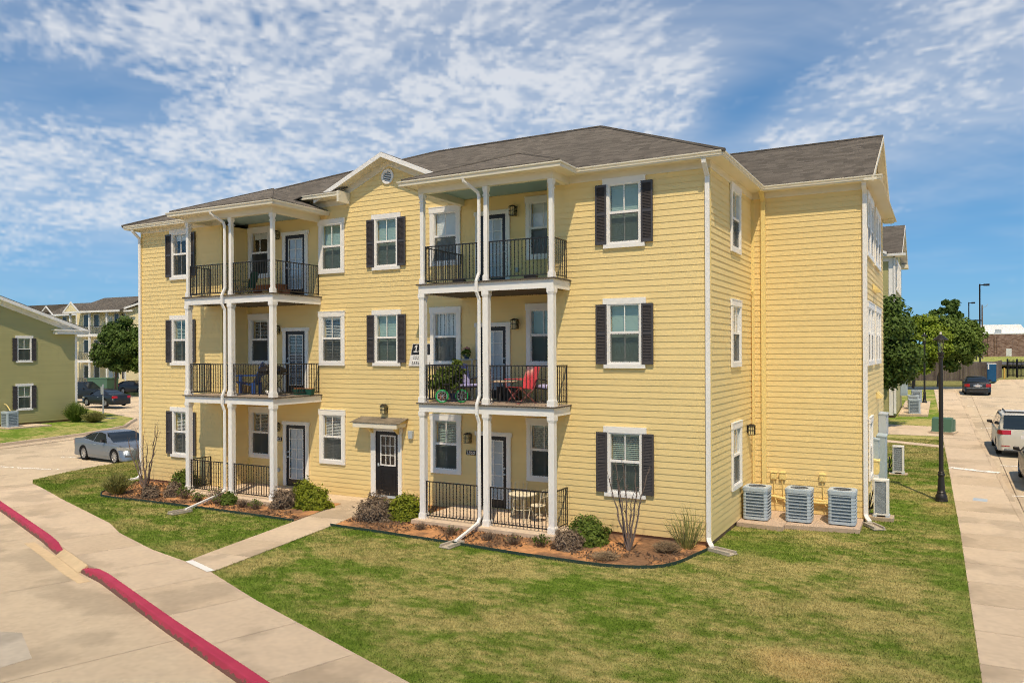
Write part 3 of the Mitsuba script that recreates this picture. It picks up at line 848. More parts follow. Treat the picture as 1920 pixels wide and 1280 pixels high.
ent(can, 'shingle_roof', MB().hexa([(-1.0, 2.41, 0.0), (0.80, 2.41, 0.0), (-1.0, 2.43, 0.0), (0.80, 2.43, 0.0), (-1.02, 2.278, 0.52), (0.82, 2.278, 0.52), (-1.02, 2.295, 0.525), (0.82, 2.295, 0.525)]), plain('mat_weathered', proc(lambda p, n, uv: mix((0.10, 0.085, 0.065), (0.25, 0.21, 0.155), fbm(p.x * 7, p.y * 9, 0.0, 3))), 0.95), M=M)
ent(can, 'gable_end', MB().hexa([(-0.92, 2.27, 0.0), (0.72, 2.27, 0.0), (-0.92, 2.40, 0.0), (0.72, 2.40, 0.0), (-0.92, 2.27, 0.49), (0.72, 2.27, 0.49), (-0.92, 2.28, 0.49), (0.72, 2.28, 0.49)]), 'mat_siding_trim', M=M)
for x in (-0.52, 0.46):
    ent(can, 'bracket', MB().poly(Polygon([(0.045, 1.94), (0.09, 1.94), (0.40, 2.20), (0.40, 2.255), (0.045, 2.255)]), -0.03, 0.03, np.array([[0, 0, 1, x], [0, 1, 0, 0], [1, 0, 0, 0], [0, 0, 0, 1.0]])), 'mat_siding_trim', M=M)
ent(APT, 'alarm_box', MB().poly(Polygon([(-0.07, -0.10), (0.07, -0.10), (0.085, 0.13), (-0.085, 0.13)]), 0.016, 0.10), 'mat_grey_metal', M=W_MAIN @ tr(-9.25, 1.93, 0))
for u, z in ((-14.68, 0.52), (-5.62, Z3 + 0.62)):
    ent(APT, 'outlet', MB().box(-0.05, 0.05, -0.06, 0.06, 0.016, 0.06), 'mat_grey_metal', M=W_MAIN @ tr(u, z, 0))

# ---- number plates and the building number board
def plate(text, u, z):
    k = ent(APT, 'number_plate', MB().box(-0.16, 0.16, -0.065, 0.065, 0.014, 0.03), 'mat_door_black', M=W_MAIN @ tr(u, z, 0))
    t = meshkit.text_mesh(text, 0.08, 0.004, True)
    t.apply_translation([-t.bounds[:, 0].mean(), -0.04, 0.029])
    ent(k, 'digit', t, 'mat_white', M=W_MAIN @ tr(u, z, 0))
plate('1512', -7.16, 1.525)
plate('1511', -14.70, 1.545)
SL = 0.25
sh_ = np.array([[1, SL, 0, 0], [0, 1, 0, 0], [0, 0, 1, 0], [0, 0, 0, 1.0]])
sg = Polygon([(0, 0), (0.74, 0), (0.74, 0.66), (0, 0.66)])
Msg = W_MAIN @ tr(-9.33, 4.0, 0.019) @ sh_
sign = ent(APT, 'building_number_board', MB().poly(sg, 0, 0.03), 'mat_door_black', M=Msg)
ent(sign, 'white_field', MB().poly(sbox(0.012, 0.012, 0.728, 0.33), 0.029, 0.034), 'mat_white', M=Msg)
ent(sign, 'white_rim', MB().poly(sg.difference(sg.buffer(-0.012)), 0.029, 0.035), 'mat_white', M=Msg)
for s, h, x, y, m in (('15', 0.20, 0.06, 0.41, 'mat_white'), ('1511', 0.085, 0.10, 0.205, 'mat_door_black'), ('–', 0.06, 0.28, 0.145, 'mat_grey_metal'), ('1534', 0.085, 0.08, 0.045, 'mat_door_black')):
    t = meshkit.text_mesh(s, h, 0.004, True)
    t.apply_translation([x, y, 0.033])
    ent(sign, 'lettering', t, m, M=Msg)

# ---- eaves: frieze, soffit, fascia and gutter
ZG = 8.872
GUT = [(0.0, ZG - 0.125), (0.075, ZG - 0.125), (0.085, ZG - 0.06), (0.115, ZG - 0.03), (0.118, ZG), (0.105, ZG), (0.10, ZG - 0.012), (0.0, ZG - 0.012)]
def gutter(path, dz=0.0):
    ent(APT, 'gutter', sweep(path, [(a - 0.118, z + dz) for a, z in GUT]), 'mat_cream')
def frieze(W, a, b, z0=ZT, z1=8.80):
    ent(APT, 'frieze_board', MB().box(a, b, z0, z1, 0.0, 0.030), 'mat_cream', M=W)
frieze(W_FWD, XL0 - 0.03, XA)
frieze(W_FWD, XB, 0.03)
frieze(W_SIDE, -FWD - 0.03, YW - 0.03)
frieze(W_WING, 0.03, XW + 0.03)
frieze(W_MAIN, -13.3, -11.64, 9.06, 9.25)
frieze(W_LEFT, -YB, FWD + 0.03)
OV = 0.45
eX0, eX1 = XL0 - OV, OV
BX = {'left': (-16.705, -12.81), 'right': (-7.50, -3.526)}
DF, EB = 2.086, 2.49
gutter([(eX0, YB), (eX0, -1.569), (-17.11, -1.569)])
gutter([(-17.105, -1.45), (-17.105, -EB), (-12.40, -EB), (-12.40, -0.03)], 0.02)
gutter([(-7.905, -0.03), (-7.905, -EB), (-3.126, -EB), (-3.126, -1.569), (eX1, -1.569), (eX1, YW - OV), (3.36, YW - OV), (3.36, 3.28)], 0.02)
gutter([(-13.1, -0.56), (-11.58, -0.56)], 0.50)
sof = unary_union([sbox(eX0 + 0.02, -1.55, -16.5, 2), sbox(-4.5, -1.55, eX1 - 0.02, 3), sbox(eX0 + 0.02, 0.02, eX1 - 0.02, YB + 0.4), sbox(0, YW - OV + 0.02, 3.33, YB + 0.4)]).difference(sbox(-13.2, -0.2, -7.5, 0.5))
ent(APT, 'soffit', MB().poly(sof, 8.80, 8.815), 'mat_cream')
ent(APT, 'soffit', MB().box(-13.2, -11.60, -0.54, 0.02, 9.25, 9.30).box(-11.66, -11.585, -0.555, -0.03, 9.06, 9.40), 'mat_cream')
ent(APT, 'fascia', MB().tm(sweep([(eX0 + 0.118, YB), (eX0 + 0.118, -1.451), (-17.0, -1.451)], [(-0.02, 8.79), (-0.001, 8.79), (-0.001, 8.86), (-0.02, 8.86)])).tm(sweep([(-3.244, -2.372), (-3.244, -1.451), (eX1 - 0.118, -1.451), (eX1 - 0.118, YW - OV + 0.118), (3.242, YW - OV + 0.118)], [(-0.02, 8.79), (-0.001, 8.79), (-0.001, 8.87), (-0.02, 8.87)])), 'mat_cream')

# ---- roofs
def slab(poly, fn, thick=0.05):
    m = trimesh.creation.extrude_polygon(Polygon(poly), thick, engine='earcut')
    v = np.array(m.vertices)
    v[:, 2] += fn(v[:, 0], v[:, 1]) - thick
    m.vertices = v
    return m
P1 = 0.488
fF = lambda x, y: 8.875 + P1 * (y + 1.569)
RY, RZ = 3.55, 8.875 + P1 * (3.55 + 1.569)
notch = [(-12.6, -0.40), (-11.7, -0.40), (-11.62, 0.16), (XG, 1.45), (-8.6, 0.15), (-7.8, -0.40)]
roof = MB()
e0, e1, ef = eX0 + 0.09, eX1 - 0.09, -1.479
roof.tm(slab([(e0, ef), (-13.1, ef), (-13.1, -0.48), (-11.7, -0.48), (-11.62, 0.16), (XG, 1.45), (-8.6, 0.15), (-7.55, -0.31), (-7.5, ef), (e1, ef), (-4.57, RY), (-10.7, RY)], fF, 0.03))
roof.tm(slab([(e1, ef), (e1, YW - OV + 0.09), (-3.53, 6.87), (-4.57, 5.5), (-4.57, RY)], lambda x, y: 8.875 + (RZ - 8.875) / 5.02 * (eX1 - x)))
fW = lambda x, y: 8.88 + 0.488 * (y - 2.884)
roof.tm(slab([(e1, 2.974), (3.15, 2.974), (3.15, 6.87), (-3.53, 6.87)], fW))
roof.tm(slab([(3.15, 6.87), (3.15, 10.86), (-3.6, 10.86), (-3.6, 6.87)], lambda x, y: 8.88 + 0.488 * (10.856 - y)))
roof.tm(slab([(eX0, -1.569), (-10.7, RY), (-10.7, 6.2), (eX0, 10.85)], lambda x, y: 8.875 + (RZ - 8.875) / 9.9 * (x - eX0)))
roof.tm(slab([(-10.7, RY), (-4.57, RY), (-4.57, 5.5), (-3.53, 6.87), (-3.5, 10.85), (eX0, 10.85), (-10.7, 6.2)], lambda x, y: RZ - 0.342 * np.maximum(y - RY, 0)))
RF = ent(APT, 'roof', roof, 'mat_shingle')
caps = MB()
for a, b in (((eX1, -1.569, 8.875), (-4.57, RY, RZ)), ((-4.57, RY, RZ), (-10.7, RY, RZ)), ((-10.7, RY, RZ), (eX0, -1.569, 8.875)), ((3.15, 6.87, 10.825), (-3.4, 6.87, 10.825))):
    caps.tube([np.array(a) + [0, 0, 0.0], np.array(b) + [0, 0, 0.0]], 0.05, 6)
ent(RF, 'ridge_cap', caps, 'mat_shingle')
for nm, (x0, x1) in BX.items():
    a, b, xc, h = x0 - 0.4, x1 + 0.4, (x0 + x1) / 2, (x1 - x0 + 0.8) / 2
    ya = -EB + h
    za = 8.905 + 0.4 * h
    mb = MB()
    a, b, EBr = a + .09, b - .09, EB - .09
    mb.tm(slab([(a, -EBr), (b, -EBr), (xc, ya)], lambda x, y: 8.905 + 0.4 * (y + EB), 0.03))
    mb.tm(slab([(b, -EBr), (b, 0.0), (xc, 1.2), (xc, ya)], lambda x, y: 8.905 + 0.4 * (b + .09 - x), 0.03))
    mb.tm(slab([(a, -EBr), (xc, ya), (xc, 1.2), (a, 0.0)], lambda x, y: 8.905 + 0.4 * (x - a + .09), 0.03))
    mb.tube([(b, -EBr, 8.935), (xc, ya, za)], 0.03, 6).tube([(a, -EBr, 8.935), (xc, ya, za)], 0.03, 6)
    a, b = x0 - 0.4, x1 + 0.4
    r = ent(APT, 'balcony_roof', mb, 'mat_shingle')
    # entablature below: beams, soffit, painted ceiling
    yb = -FWD if nm == 'left' else 0.0
    yr = 0.0 if nm == 'left' else -FWD
    e = MB().box(x0, x1, -DF, -DF + 0.16, 8.60, 8.81).box(x0, x0 + 0.16, -DF + 0.16, yb - 0.03, 8.602, 8.81).box(x1 - 0.16, x1, -DF + 0.16, yr - 0.03, 8.602, 8.81)
    e.box(x0 - 0.012, x1 + 0.012, -DF - 0.012, -DF + 0.1, 8.77, 8.805)
    ent(r, 'beam', e, 'mat_cream')
    ent(r, 'soffit', MB().poly(sbox(a + 0.11, -EB + 0.11, b - 0.11, -0.02).difference(sbox(x0 + 0.1, -DF + 0.1, x1 - 0.1, 0)), 8.795, 8.81), 'mat_cream')
    ent(r, 'ceiling', MB().box(x0 + 0.12, x1 - 0.12, -DF + 0.12, -0.03, 8.785, 8.80), 'mat_blue_ceiling')
    ent(r, 'fascia', MB().tm(sweep([(a + 0.118, -0.5), (a + 0.118, -EB + 0.118), (b - 0.118, -EB + 0.118), (b - 0.118, -0.03)], [(-0.02, 8.79), (-0.001, 8.79), (-0.001, 8.89), (-0.02, 8.89)])), 'mat_cream')
# the middle gable
sg_ = 0.428
fG = lambda x, y: 10.42 - sg_ * np.abs(x - XG)
mb = MB()
mb.tm(slab([(-12.78, -0.42), (XG, -0.42), (XG, 1.62), (-12.5, -0.34)], fG))
mb.tm(slab([(XG, -0.42), (-7.35, -0.42), (-7.6, -0.34), (XG, 1.62)], fG))
gb = ent(APT, 'gable', mb, 'mat_shingle')
rk = MB()
for s, xe in ((-1, -12.72), (1, -7.40)):
    ze = 10.42 - sg_ * abs(xe - XG)
    rk.hexa([(xe, -0.435, ze - 0.155), (XG, -0.435, 10.42 - 0.155), (xe, -0.395, ze - 0.155), (XG, -0.395, 10.42 - 0.155), (xe, -0.435, ze - 0.012), (XG, -0.435, 10.42 - 0.012), (xe, -0.395, ze - 0.012), (XG, -0.395, 10.42 - 0.012)] if s < 0 else
            [(XG, -0.435, 10.42 - 0.155), (xe, -0.435, ze - 0.155), (XG, -0.395, 10.42 - 0.155), (xe, -0.395, ze - 0.155), (XG, -0.435, 10.42 - 0.012), (xe, -0.435, ze - 0.012), (XG, -0.395, 10.42 - 0.012), (xe, -0.395, ze - 0.012)])
ent(gb, 'rake_board', rk, 'mat_white')
rk = MB()
for a, b in ((-12.55, XG), (XG, -7.6)):
    za, zb = 10.42 - sg_ * abs(a - XG), 10.42 - sg_ * abs(b - XG)
    rk.hexa([(a, -0.395, za - 0.13), (b, -0.395, zb - 0.13), (a, -0.01, za - 0.13), (b, -0.01, zb - 0.13), (a, -0.395, za - 0.115), (b, -0.395, zb - 0.115), (a, -0.01, za - 0.115), (b, -0.01, zb - 0.115)])
ent(gb, 'soffit', rk, 'mat_cream')
rk = MB()
for a, b in ((-11.9, XG), (XG, -7.6)):
    za, zb = 10.42 - sg_ * abs(a - XG) - 0.12, 10.42 - sg_ * abs(b - XG) - 0.12
    rk.hexa([(a, -0.032, za - 0.23), (b, -0.032, zb - 0.23), (a, 0.0, za - 0.23), (b, 0.0, zb - 0.23), (a, -0.032, za), (b, -0.032, zb), (a, 0.0, za), (b, 0.0, zb)])
ent(gb, 'frieze_board', rk, 'mat_cream')
v = MB().lathe([(0.155, 0.02), (0.225, 0.02), (0.235, 0.035), (0.225, 0.06), (0.165, 0.06), (0.155, 0.045), (0.155, 0.02)], 32)
vk = ent(APT, 'gable_vent', v, 'mat_white', M=W_MAIN @ tr(-10.1, 9.755, 0.0), smooth=40)
sl = MB()
for k in range(6):
    z = -0.13 + k * 0.052
    w = math.sqrt(max(0.16 ** 2 - z ** 2, 0.002))
    sl.hexa([(-w, z - 0.02, 0.048), (w, z - 0.02, 0.048), (-w, z + 0.012, 0.02), (w, z + 0.012, 0.02), (-w, z - 0.016, 0.052), (w, z - 0.016, 0.052), (-w, z + 0.016, 0.024), (w, z + 0.016, 0.024)])
ent(vk, 'slat', sl, 'mat_white', M=W_MAIN @ tr(-10.1, 9.755, 0.0), kind='stuff')
ent(vk, 'recess', MB().lathe([(0.0, 0.021), (0.16, 0.021), (0.16, 0.018), (0.0, 0.018)], 24), 'mat_dark_room', M=W_MAIN @ tr(-10.1, 9.755, 0.0))
# wing gable rakes, returns, vents on the side wall
rk = MB()
for y0, y1 in ((2.884, 6.87), (10.86, 6.87)):
    z0, z1 = 8.88, 10.825
    A = [(3.13, y0, z0 - 0.14), (3.165, y0, z0 - 0.14), (3.13, y1, z1 - 0.14), (3.165, y1, z1 - 0.14), (3.13, y0, z0 - 0.01), (3.165, y0, z0 - 0.01), (3.13, y1, z1 - 0.01), (3.165, y1, z1 - 0.01)]
    rk.hexa(A if y0 < y1 else [A[i] for i in (2, 3, 0, 1, 6, 7, 4, 5)])
wg = ent(APT, 'wing_rake', rk, 'mat_cream')
ent(wg, 'eave_return', MB().box(XW + 0.03, 3.24, 2.90, 3.5, 8.77, 8.84), 'mat_cream')
ent(wg, 'eave_return', MB().box(XW + 0.03, 3.24, 9.9, 10.85, 8.77, 8.84), 'mat_cream')
ent(wg, 'eave_return', MB().hexa([(XW, 9.9, 8.84), (3.3, 9.9, 8.84), (XW, 10.85, 8.84), (3.3, 10.85, 8.84), (XW, 9.9, 9.05), (3.3, 9.9, 8.86), (XW, 10.85, 8.95), (3.3, 10.85, 8.86)]), 'mat_cream')
sf = MB()
for y0, y1 in ((2.9, 6.87), (6.87, 10.84)):
    zz = lambda y: 8.88 + 0.488 * (3.986 - abs(y - 6.87)) - 0.10
    sf.hexa([(XW, y0, zz(y0)), (3.14, y0, zz(y0)), (XW, y1, zz(y1)), (3.14, y1, zz(y1)), (XW, y0, zz(y0) + .01), (3.14, y0, zz(y0) + .01), (XW, y1, zz(y1) + .01), (3.14, y1, zz(y1) + .01)])
ent(wg, 'soffit', sf, 'mat_cream')
for y, z in ((6.2, 9.15), (6.9, 9.15), (5.9, 6.15), (6.5, 6.15), (7.0, 6.15), (7.2, 2.95), (7.7, 2.95)):
    ent(APT, 'vent_hood', MB().hexa([(-0.1, 0, 0.0), (0.1, 0, 0.0), (-0.1, 0.2, 0.0), (0.1, 0.2, 0.0), (-0.1, 0, 0.16), (0.1, 0, 0.16), (-0.1, 0.06, 0.14), (0.1, 0.06, 0.14)]), 'mat_siding_trim', M=W_WSIDE @ tr(y, z, 0.018))

# ---- balconies
def post(parent, x, y, z0, z1, w, slim=False):
    h = w / 2
    mb = MB().box(x - h, x + h, y - h, y + h, z0, z1)
    b = h + 0.022
    mb.box(x - b, x + b, y - b, y + b, z0, z0 + 0.135).box(x - b + .008, x + b - .008, y - b + .008, y + b - .008, z0 + .135, z0 + .155)
    mb.box(x - b, x + b, y - b, y + b, z1 - 0.10, z1 - 0.002).box(x - b + .010, x + b - .010, y - b + .010, y + b - .010, z1 - .13, z1 - .10)
    if slim:
        mb.box(x - b + .004, x + b - .004, y - b + .004, y + b - .004, z1 - 0.235, z1 - 0.20)
    ent(parent, 'post', mb, 'mat_white')

def railing(parent, p0, p1, z, h=1.0):
    p0, p1 = np.array(p0, float), np.array(p1, float)
    L = np.linalg.norm(p1 - p0)
    a = math.atan2(*(p1 - p0)[::-1])
    M = tr(p0[0], p0[1], z) @ rz(a)
    c = m3.Manifold.cube((L, 0.036, 0.028)).translate((0, -0.018, h - 0.028)) + m3.Manifold.cube((L, 0.028, 0.025)).translate((0, -0.014, 0.075))
    for x in (0.0, L - 0.024):
        c = c + m3.Manifold.cube((0.024, 0.024, h - 0.06)).translate((x, -0.012, 0.05))
    r = ent(parent, 'railing', c, 'mat_black_metal', M=M)
    n = max(2, round(L / 0.108))
    mb = MB()
    for k in range(1, n):
        x = L * k / n
        mb.box(x - 0.0085, x + 0.0085, -0.0085, 0.0085, 0.10, h - 0.028)
    ent(r, 'baluster', mb, 'mat_black_metal', M=M, kind='stuff')

def balcony(nm):
    x0, x1 = BX[nm]
    left = nm == 'left'
    ybl, ybr = (-FWD, 0.0) if left else (0.0, -FWD)
    xs = (x0 + 0.085, (-14.66 if left else -5.45), x1 - 0.085)
    yp = -DF + 0.09
    # ground floor patio
    po = [(x0 - 0.12, ybl - 0.01), (x0 - 0.12, -2.30), (x1 + 0.10, -2.30), (x1 + 0.10, ybr - 0.01)]
    po += [(XA + 0.02, -0.01), (XA + 0.02, ybl - 0.01)] if left else [(XB - 0.02, ybr - 0.01), (XB - 0.02, -0.01)]
    patio = ent(APT, 'patio', MB().poly(Polygon(po).buffer(0), -0.35, 0.0), 'mat_patio')
    key = ent(APT, 'balcony', MB(), None) if False else None
    lev = [(0.0, 2.835, None), (3.073, 5.948, 2.835), (6.205, 8.60, 5.948)]
    for k, (zf, zc, zd) in enumerate(lev):
        if zd is not None:
            d = MB().poly(sbox(x0 - 0.035, -DF - 0.045, x1 + 0.035, -0.005).difference(sbox(-100, -FWD, XA, 1) if left else sbox(XB, -FWD, 100, 1)), zf - 0.032, zf)
            deck = ent(APT, 'balcony', MB().box(x0, x1, -DF, -DF + 0.04, zd, zf - 0.033).box(x0, x0 + 0.04, -DF + 0.04, ybl - 0.02, zd, zf - 0.033).box(x1 - 0.04, x1, -DF + 0.04, ybr - 0.02, zd, zf - 0.033), 'mat_white')
            fl = MB()
            xx = x0 - 0.035
            while xx < x1 + 0.03:
                pass
                break
            ent(deck, 'floor', d, 'mat_deck')
            ent(deck, 'deck_edge', MB().tm(sweep([(x0 - 0.034, ybl - 0.02), (x0 - 0.034, -DF - 0.044), (x1 + 0.034, -DF - 0.044), (x1 + 0.034, ybr - 0.02)], [(0.0, zf - 0.036), (0.012, zf - 0.036), (0.012, zf + 0.001), (0.0, zf + 0.001)])), 'mat_deck_edge')
            js = MB()
            for x in np.arange(x0 + 0.3, x1 - 0.1, 0.41):
                js.box(x, x + 0.04, -DF + 0.04, (-FWD if (left and x < XA) or (not left and x > XB) else 0) - 0.02, zd + 0.03, zf - 0.033)
            ent(deck, 'joist', js, 'mat_deck_edge')
            ent(deck, 'ceiling', MB().poly(sbox(x0 + 0.04, -DF + 0.04, x1 - 0.04, -0.02).difference(sbox(-100, -FWD - .02, XA + .02, 1) if left else sbox(XB - .02, -FWD - .02, 100, 1)), zd + 0.015, zd + 0.028), 'mat_siding_trim' if k == 1 else 'mat_deck_edge')
            par = deck
        else:
            par = patio
        w = 0.105 if k == 2 else 0.155
        for x in xs:
            post(par, x, yp, zf, zc - 0.001, w, k == 2)
        yr = yp + 0.0
        railing(par, (xs[0] + 0.08, yr), (xs[1] - 0.08, yr), zf)
        railing(par, (xs[1] + 0.08, yr), (xs[2] - 0.08, yr), zf)
        if left or k:
            railing(par, (xs[0], yp + 0.08), (xs[0], ybl - 0.03), zf)
        if (not left) or k:
            railing(par, (xs[2], yp + 0.08), (xs[2], ybr - 0.03), zf)


plain('mat_patio', proc(concrete_fn((0.58, 0.47, 0.35), (0.46, 0.35, 0.25), 31.0)), 0.9)
balcony('left')
balcony('right')

# ---- downspouts
def spout(pts, w=0.068, d=0.055, m='mat_white'):
    """square pipe through plan points; each leg a box along its run"""
    mb = MB()
    P = np.array(pts, float)
    for a, b in zip(P[:-1], P[1:]):
        t = (b - a) / np.linalg.norm(b - a)
        s = np.array([1.0, 0, 0]) if abs(t[0]) < 0.8 else np.array([0, 1.0, 0])
        s = s - t * (s @ t)
        s /= np.linalg.norm(s)
        u = np.cross(s, t)
        a2, b2 = a - t * 0.02, b + t * 0.02
        mb.hexa([a2 - s * w / 2 - u * d / 2, a2 + s * w / 2 - u * d / 2, a2 - s * w / 2 + u * d / 2, a2 + s * w / 2 + u * d / 2, b2 - s * w / 2 - u * d / 2, b2 + s * w / 2 - u * d / 2, b2 - s * w / 2 + u * d / 2, b2 + s * w / 2 + u * d / 2])
    m_ = mb.mesh()
    m_.fix_normals()
    for z in (2.6, 5.4):
        x, y = P[3][0], P[3][1]
    ent(APT, 'downspout', m_, m)


spout([(-0.03, -1.49, 8.79), (-0.03, -1.47, 8.68), (-0.03, -1.19, 8.42), (-0.03, -1.185, 0.12), (-0.0, -1.25, 0.04), (0.10, -1.42, -0.02)], 0.10)
spout([(-20.16, -1.49, 8.77), (-20.16, -1.47, 8.68), (-20.16, -1.20, 8.46), (-20.16, -1.185, 0.12), (-20.2, -1.3, 0.02), (-20.42, -1.62, -0.04)], 0.10)
for x, xm in ((-14.82, -15.02), (-5.60, -5.85)):
    zs = [(x - 0.27, -2.43, 8.78), (x - 0.26, -2.40, 8.70), (x - 0.02, -2.13, 8.45), (x, -2.11, 8.35), (x, -2.11, 6.42), (x - 0.03, -2.20, 6.20), (x - 0.03, -2.20, 5.93), (x, -2.12, 5.75), (x, -2.12, 3.30), (x - 0.03, -2.20, 3.08), (x - 0.03, -2.20, 2.82), (x, -2.14, 2.62), (x, -2.14, 0.20), (x + 0.02, -2.25, 0.10), (x + (0.25 if x > -10 else 0.62), -3.62 if x > -10 else -4.05, -0.03)]
    spout(zs, 0.068)
spout([(2.92, 3.02, 8.79), (2.92, 3.05, 8.7), (2.92, 3.26, 8.5), (2.92, 3.265, 0.12), (2.95, 3.2, 0.05), (3.02, 3.02, 0.0)], 0.105)
spout([(0.345, 3.0, 8.8), (0.345, 3.05, 8.72), (0.345, 3.26, 8.55), (0.345, 3.27, 0.3)], 0.115, 0.075, 'mat_siding_trim')
spout([(0.06, 3.20, 6.05), (0.06, 3.22, 6.0), (0.06, 3.25, 5.9), (0.06, 3.26, 0.3)], 0.05, 0.05, 'mat_siding_trim')

# ------------------------------------------------------------------ things round the building
def tmap(key, name, mb, m, M, smooth=False, **kw):
    return ent(key, name, mb, m, M=M, smooth=smooth, **kw)


def rrect(hx, hy, r, n=6):
    return sbox(-hx + r, -hy + r, hx - r, hy - r).buffer(r, quad_segs=n)


plain('mat_ac_body', (0.40, 0.47, 0.53), 0.45, 0.5)
plain('mat_ac_coil', proc(lambda p, n, uv: mix((0.13, 0.16, 0.19), (0.27, 0.32, 0.37), noise(p.x * 14 + p.y * 14, 0.0, p.z * 46))), 0.6, 0.4)
plain('mat_ac_white', (0.72, 0.71, 0.66), 0.45, 0.5)
AC = {}
AC['coil'] = shp(MB().poly(rrect(0.285, 0.285, 0.07), 0.07, 0.76), 'mat_ac_coil')
_b = MB().poly(rrect(0.315, 0.315, 0.09), 0.03, 0.095)
for sx in (-1, 1):
    for sy in (-1, 1):
        q = rrect(0.31, 0.31, 0.09).intersection(sbox(*sorted((sx * 0.22, sx * 0.32)), *sorted((sy * 0.22, sy * 0.32)))[0:0] if False else sbox(min(sx * .225, sx * .33), min(sy * .225, sy * .33), max(sx * .225, sx * .33), max(sy * .225, sy * .33)))
        _b.poly(q, 0.095, 0.76)
_b.poly(sbox(-0.24, -0.24, -0.1, 0.24), 0.0, 0.03).poly(sbox(0.1, -0.24, 0.24, 0.24), 0.0, 0.03)
AC['frame'] = shp(_b, 'mat_ac_body', 30)
AC['hoop'] = shp(MB().poly(rrect(0.318, 0.318, 0.09).difference(rrect(0.30, 0.30, 0.08)), 0, 0.022), 'mat_ac_body', 30)
_t = MB().poly(rrect(0.325, 0.325, 0.10).difference(Point(0, 0).buffer(0.22, 16)), 0.755, 0.845).poly(rrect(0.30, 0.30, 0.09).difference(Point(0, 0).buffer(0.22, 16)), 0.845, 0.86)
AC['lid'] = shp(_t, 'mat_ac_body', 30)
_g = MB().lathe([(0.0, 0.80), (0.22, 0.80), (0.22, 0.79), (0, 0.79)], 24)
for r in (0.06, 0.10, 0.14, 0.18, 0.215):
    _g.lathe([(r - 0.004, 0.86), (r + 0.004, 0.86), (r + 0.004, 0.852), (r - 0.004, 0.852), (r - 0.004, 0.86)], 24)
AC['fan_grille'] = shp(_g, 'mat_grey_dark')


def condenser(x, y, lab, s=1.0, z=0.0, rot=0.0, group='outdoor condenser units'):
    k = thing('condenser_unit', lab, 'air conditioner', group)
    M = tr(x, y, z) @ rz(rot) @ sc(s)
    ent(k, 'frame', AC['frame'], M=M)
    ent(k, 'coil', AC['coil'], M=M)
    for j in range(8):
        ent(k, 'guard_hoop', AC['hoop'], M=M @ tr(0, 0, 0.13 + j * 0.083))
    l = ent(k, 'lid', AC['lid'], M=M)
    ent(l, 'fan_grille', AC['fan_grille'], M=M)


PADT = 0.0
plain('mat_pad', proc(concrete_fn((0.47, 0.36, 0.27), (0.36, 0.27, 0.20), 41.0)), 0.9)
tag(ent(None, 'equipment_pad', sheet(Polygon([(0.02, 1.36), (1.16, 1.30), (1.16, 3.32), (0.02, 3.32)]), PADT, 0.2), 'mat_pad'), 'concrete pad in the corner under the leftmost yellow-wall condenser', 'pad', 'equipment pads')
tag(ent(None, 'equipment_pad', sheet(Polygon([(1.17, 1.62), (2.88, 1.90), (2.86, 3.32), (1.17, 3.32)]), PADT - 0.005, 0.2), 'mat_pad'), 'concrete pad under the middle and right condensers of the wing', 'pad', 'equipment pads')
condenser(0.40, 2.05, 'grey condenser unit in the wall corner, leftmost of three against the wing', 1.0, PADT)
condenser(1.42, 2.30, 'grey condenser unit in the middle of three against the yellow wing', 1.0, PADT - 0.005)
condenser(2.44, 2.45, 'grey condenser unit beside the white downspout, rightmost of three', 1.02, PADT - 0.005)
# disconnect boxes, whips and line sets on the wing wall
for x, z in ((0.60, 0.98), (0.83, 0.98), (1.86, 1.0)):
    b = ent(APT, 'disconnect_box', MB().box(-0.075, 0.075, -0.10, 0.08, 0.016, 0.09).box(-0.085, 0.085, 0.08, 0.095, 0.016, 0.11).box(-0.035, 0.035, -0.08, 0.02, 0.09, 0.098), 'mat_siding_trim', M=W_WING @ tr(x, z, 0))
    ent(b, 'conduit', MB().tube([(0, -0.1, 0.05), (0.01, -0.35, 0.06), (0.03, -0.6, 0.08), (0.10, -0.74, 0.16)], 0.012, 8), 'mat_siding_trim', M=W_WING @ tr(x, z, 0), smooth=40)
ent(APT, 'pipe_cover', MB().tube([(0.5, 3.26, 0.42), (1.1, 3.22, 0.33), (1.9, 3.22, 0.33), (2.35, 3.15, 0.36)], 0.035, 8).tube([(1.5, 3.26, 0.40), (1.95, 3.24, 0.39), (2.5, 3.16, 0.40)], 0.028, 8), 'mat_siding_trim', smooth=40)
ent(APT, 'pipe_cover', MB().box(2.02, 2.24, 3.16, 3.30, 0.26, 0.34).box(2.06, 2.2, 3.14, 3.26, 0.02, 0.30), 'mat_siding_trim')


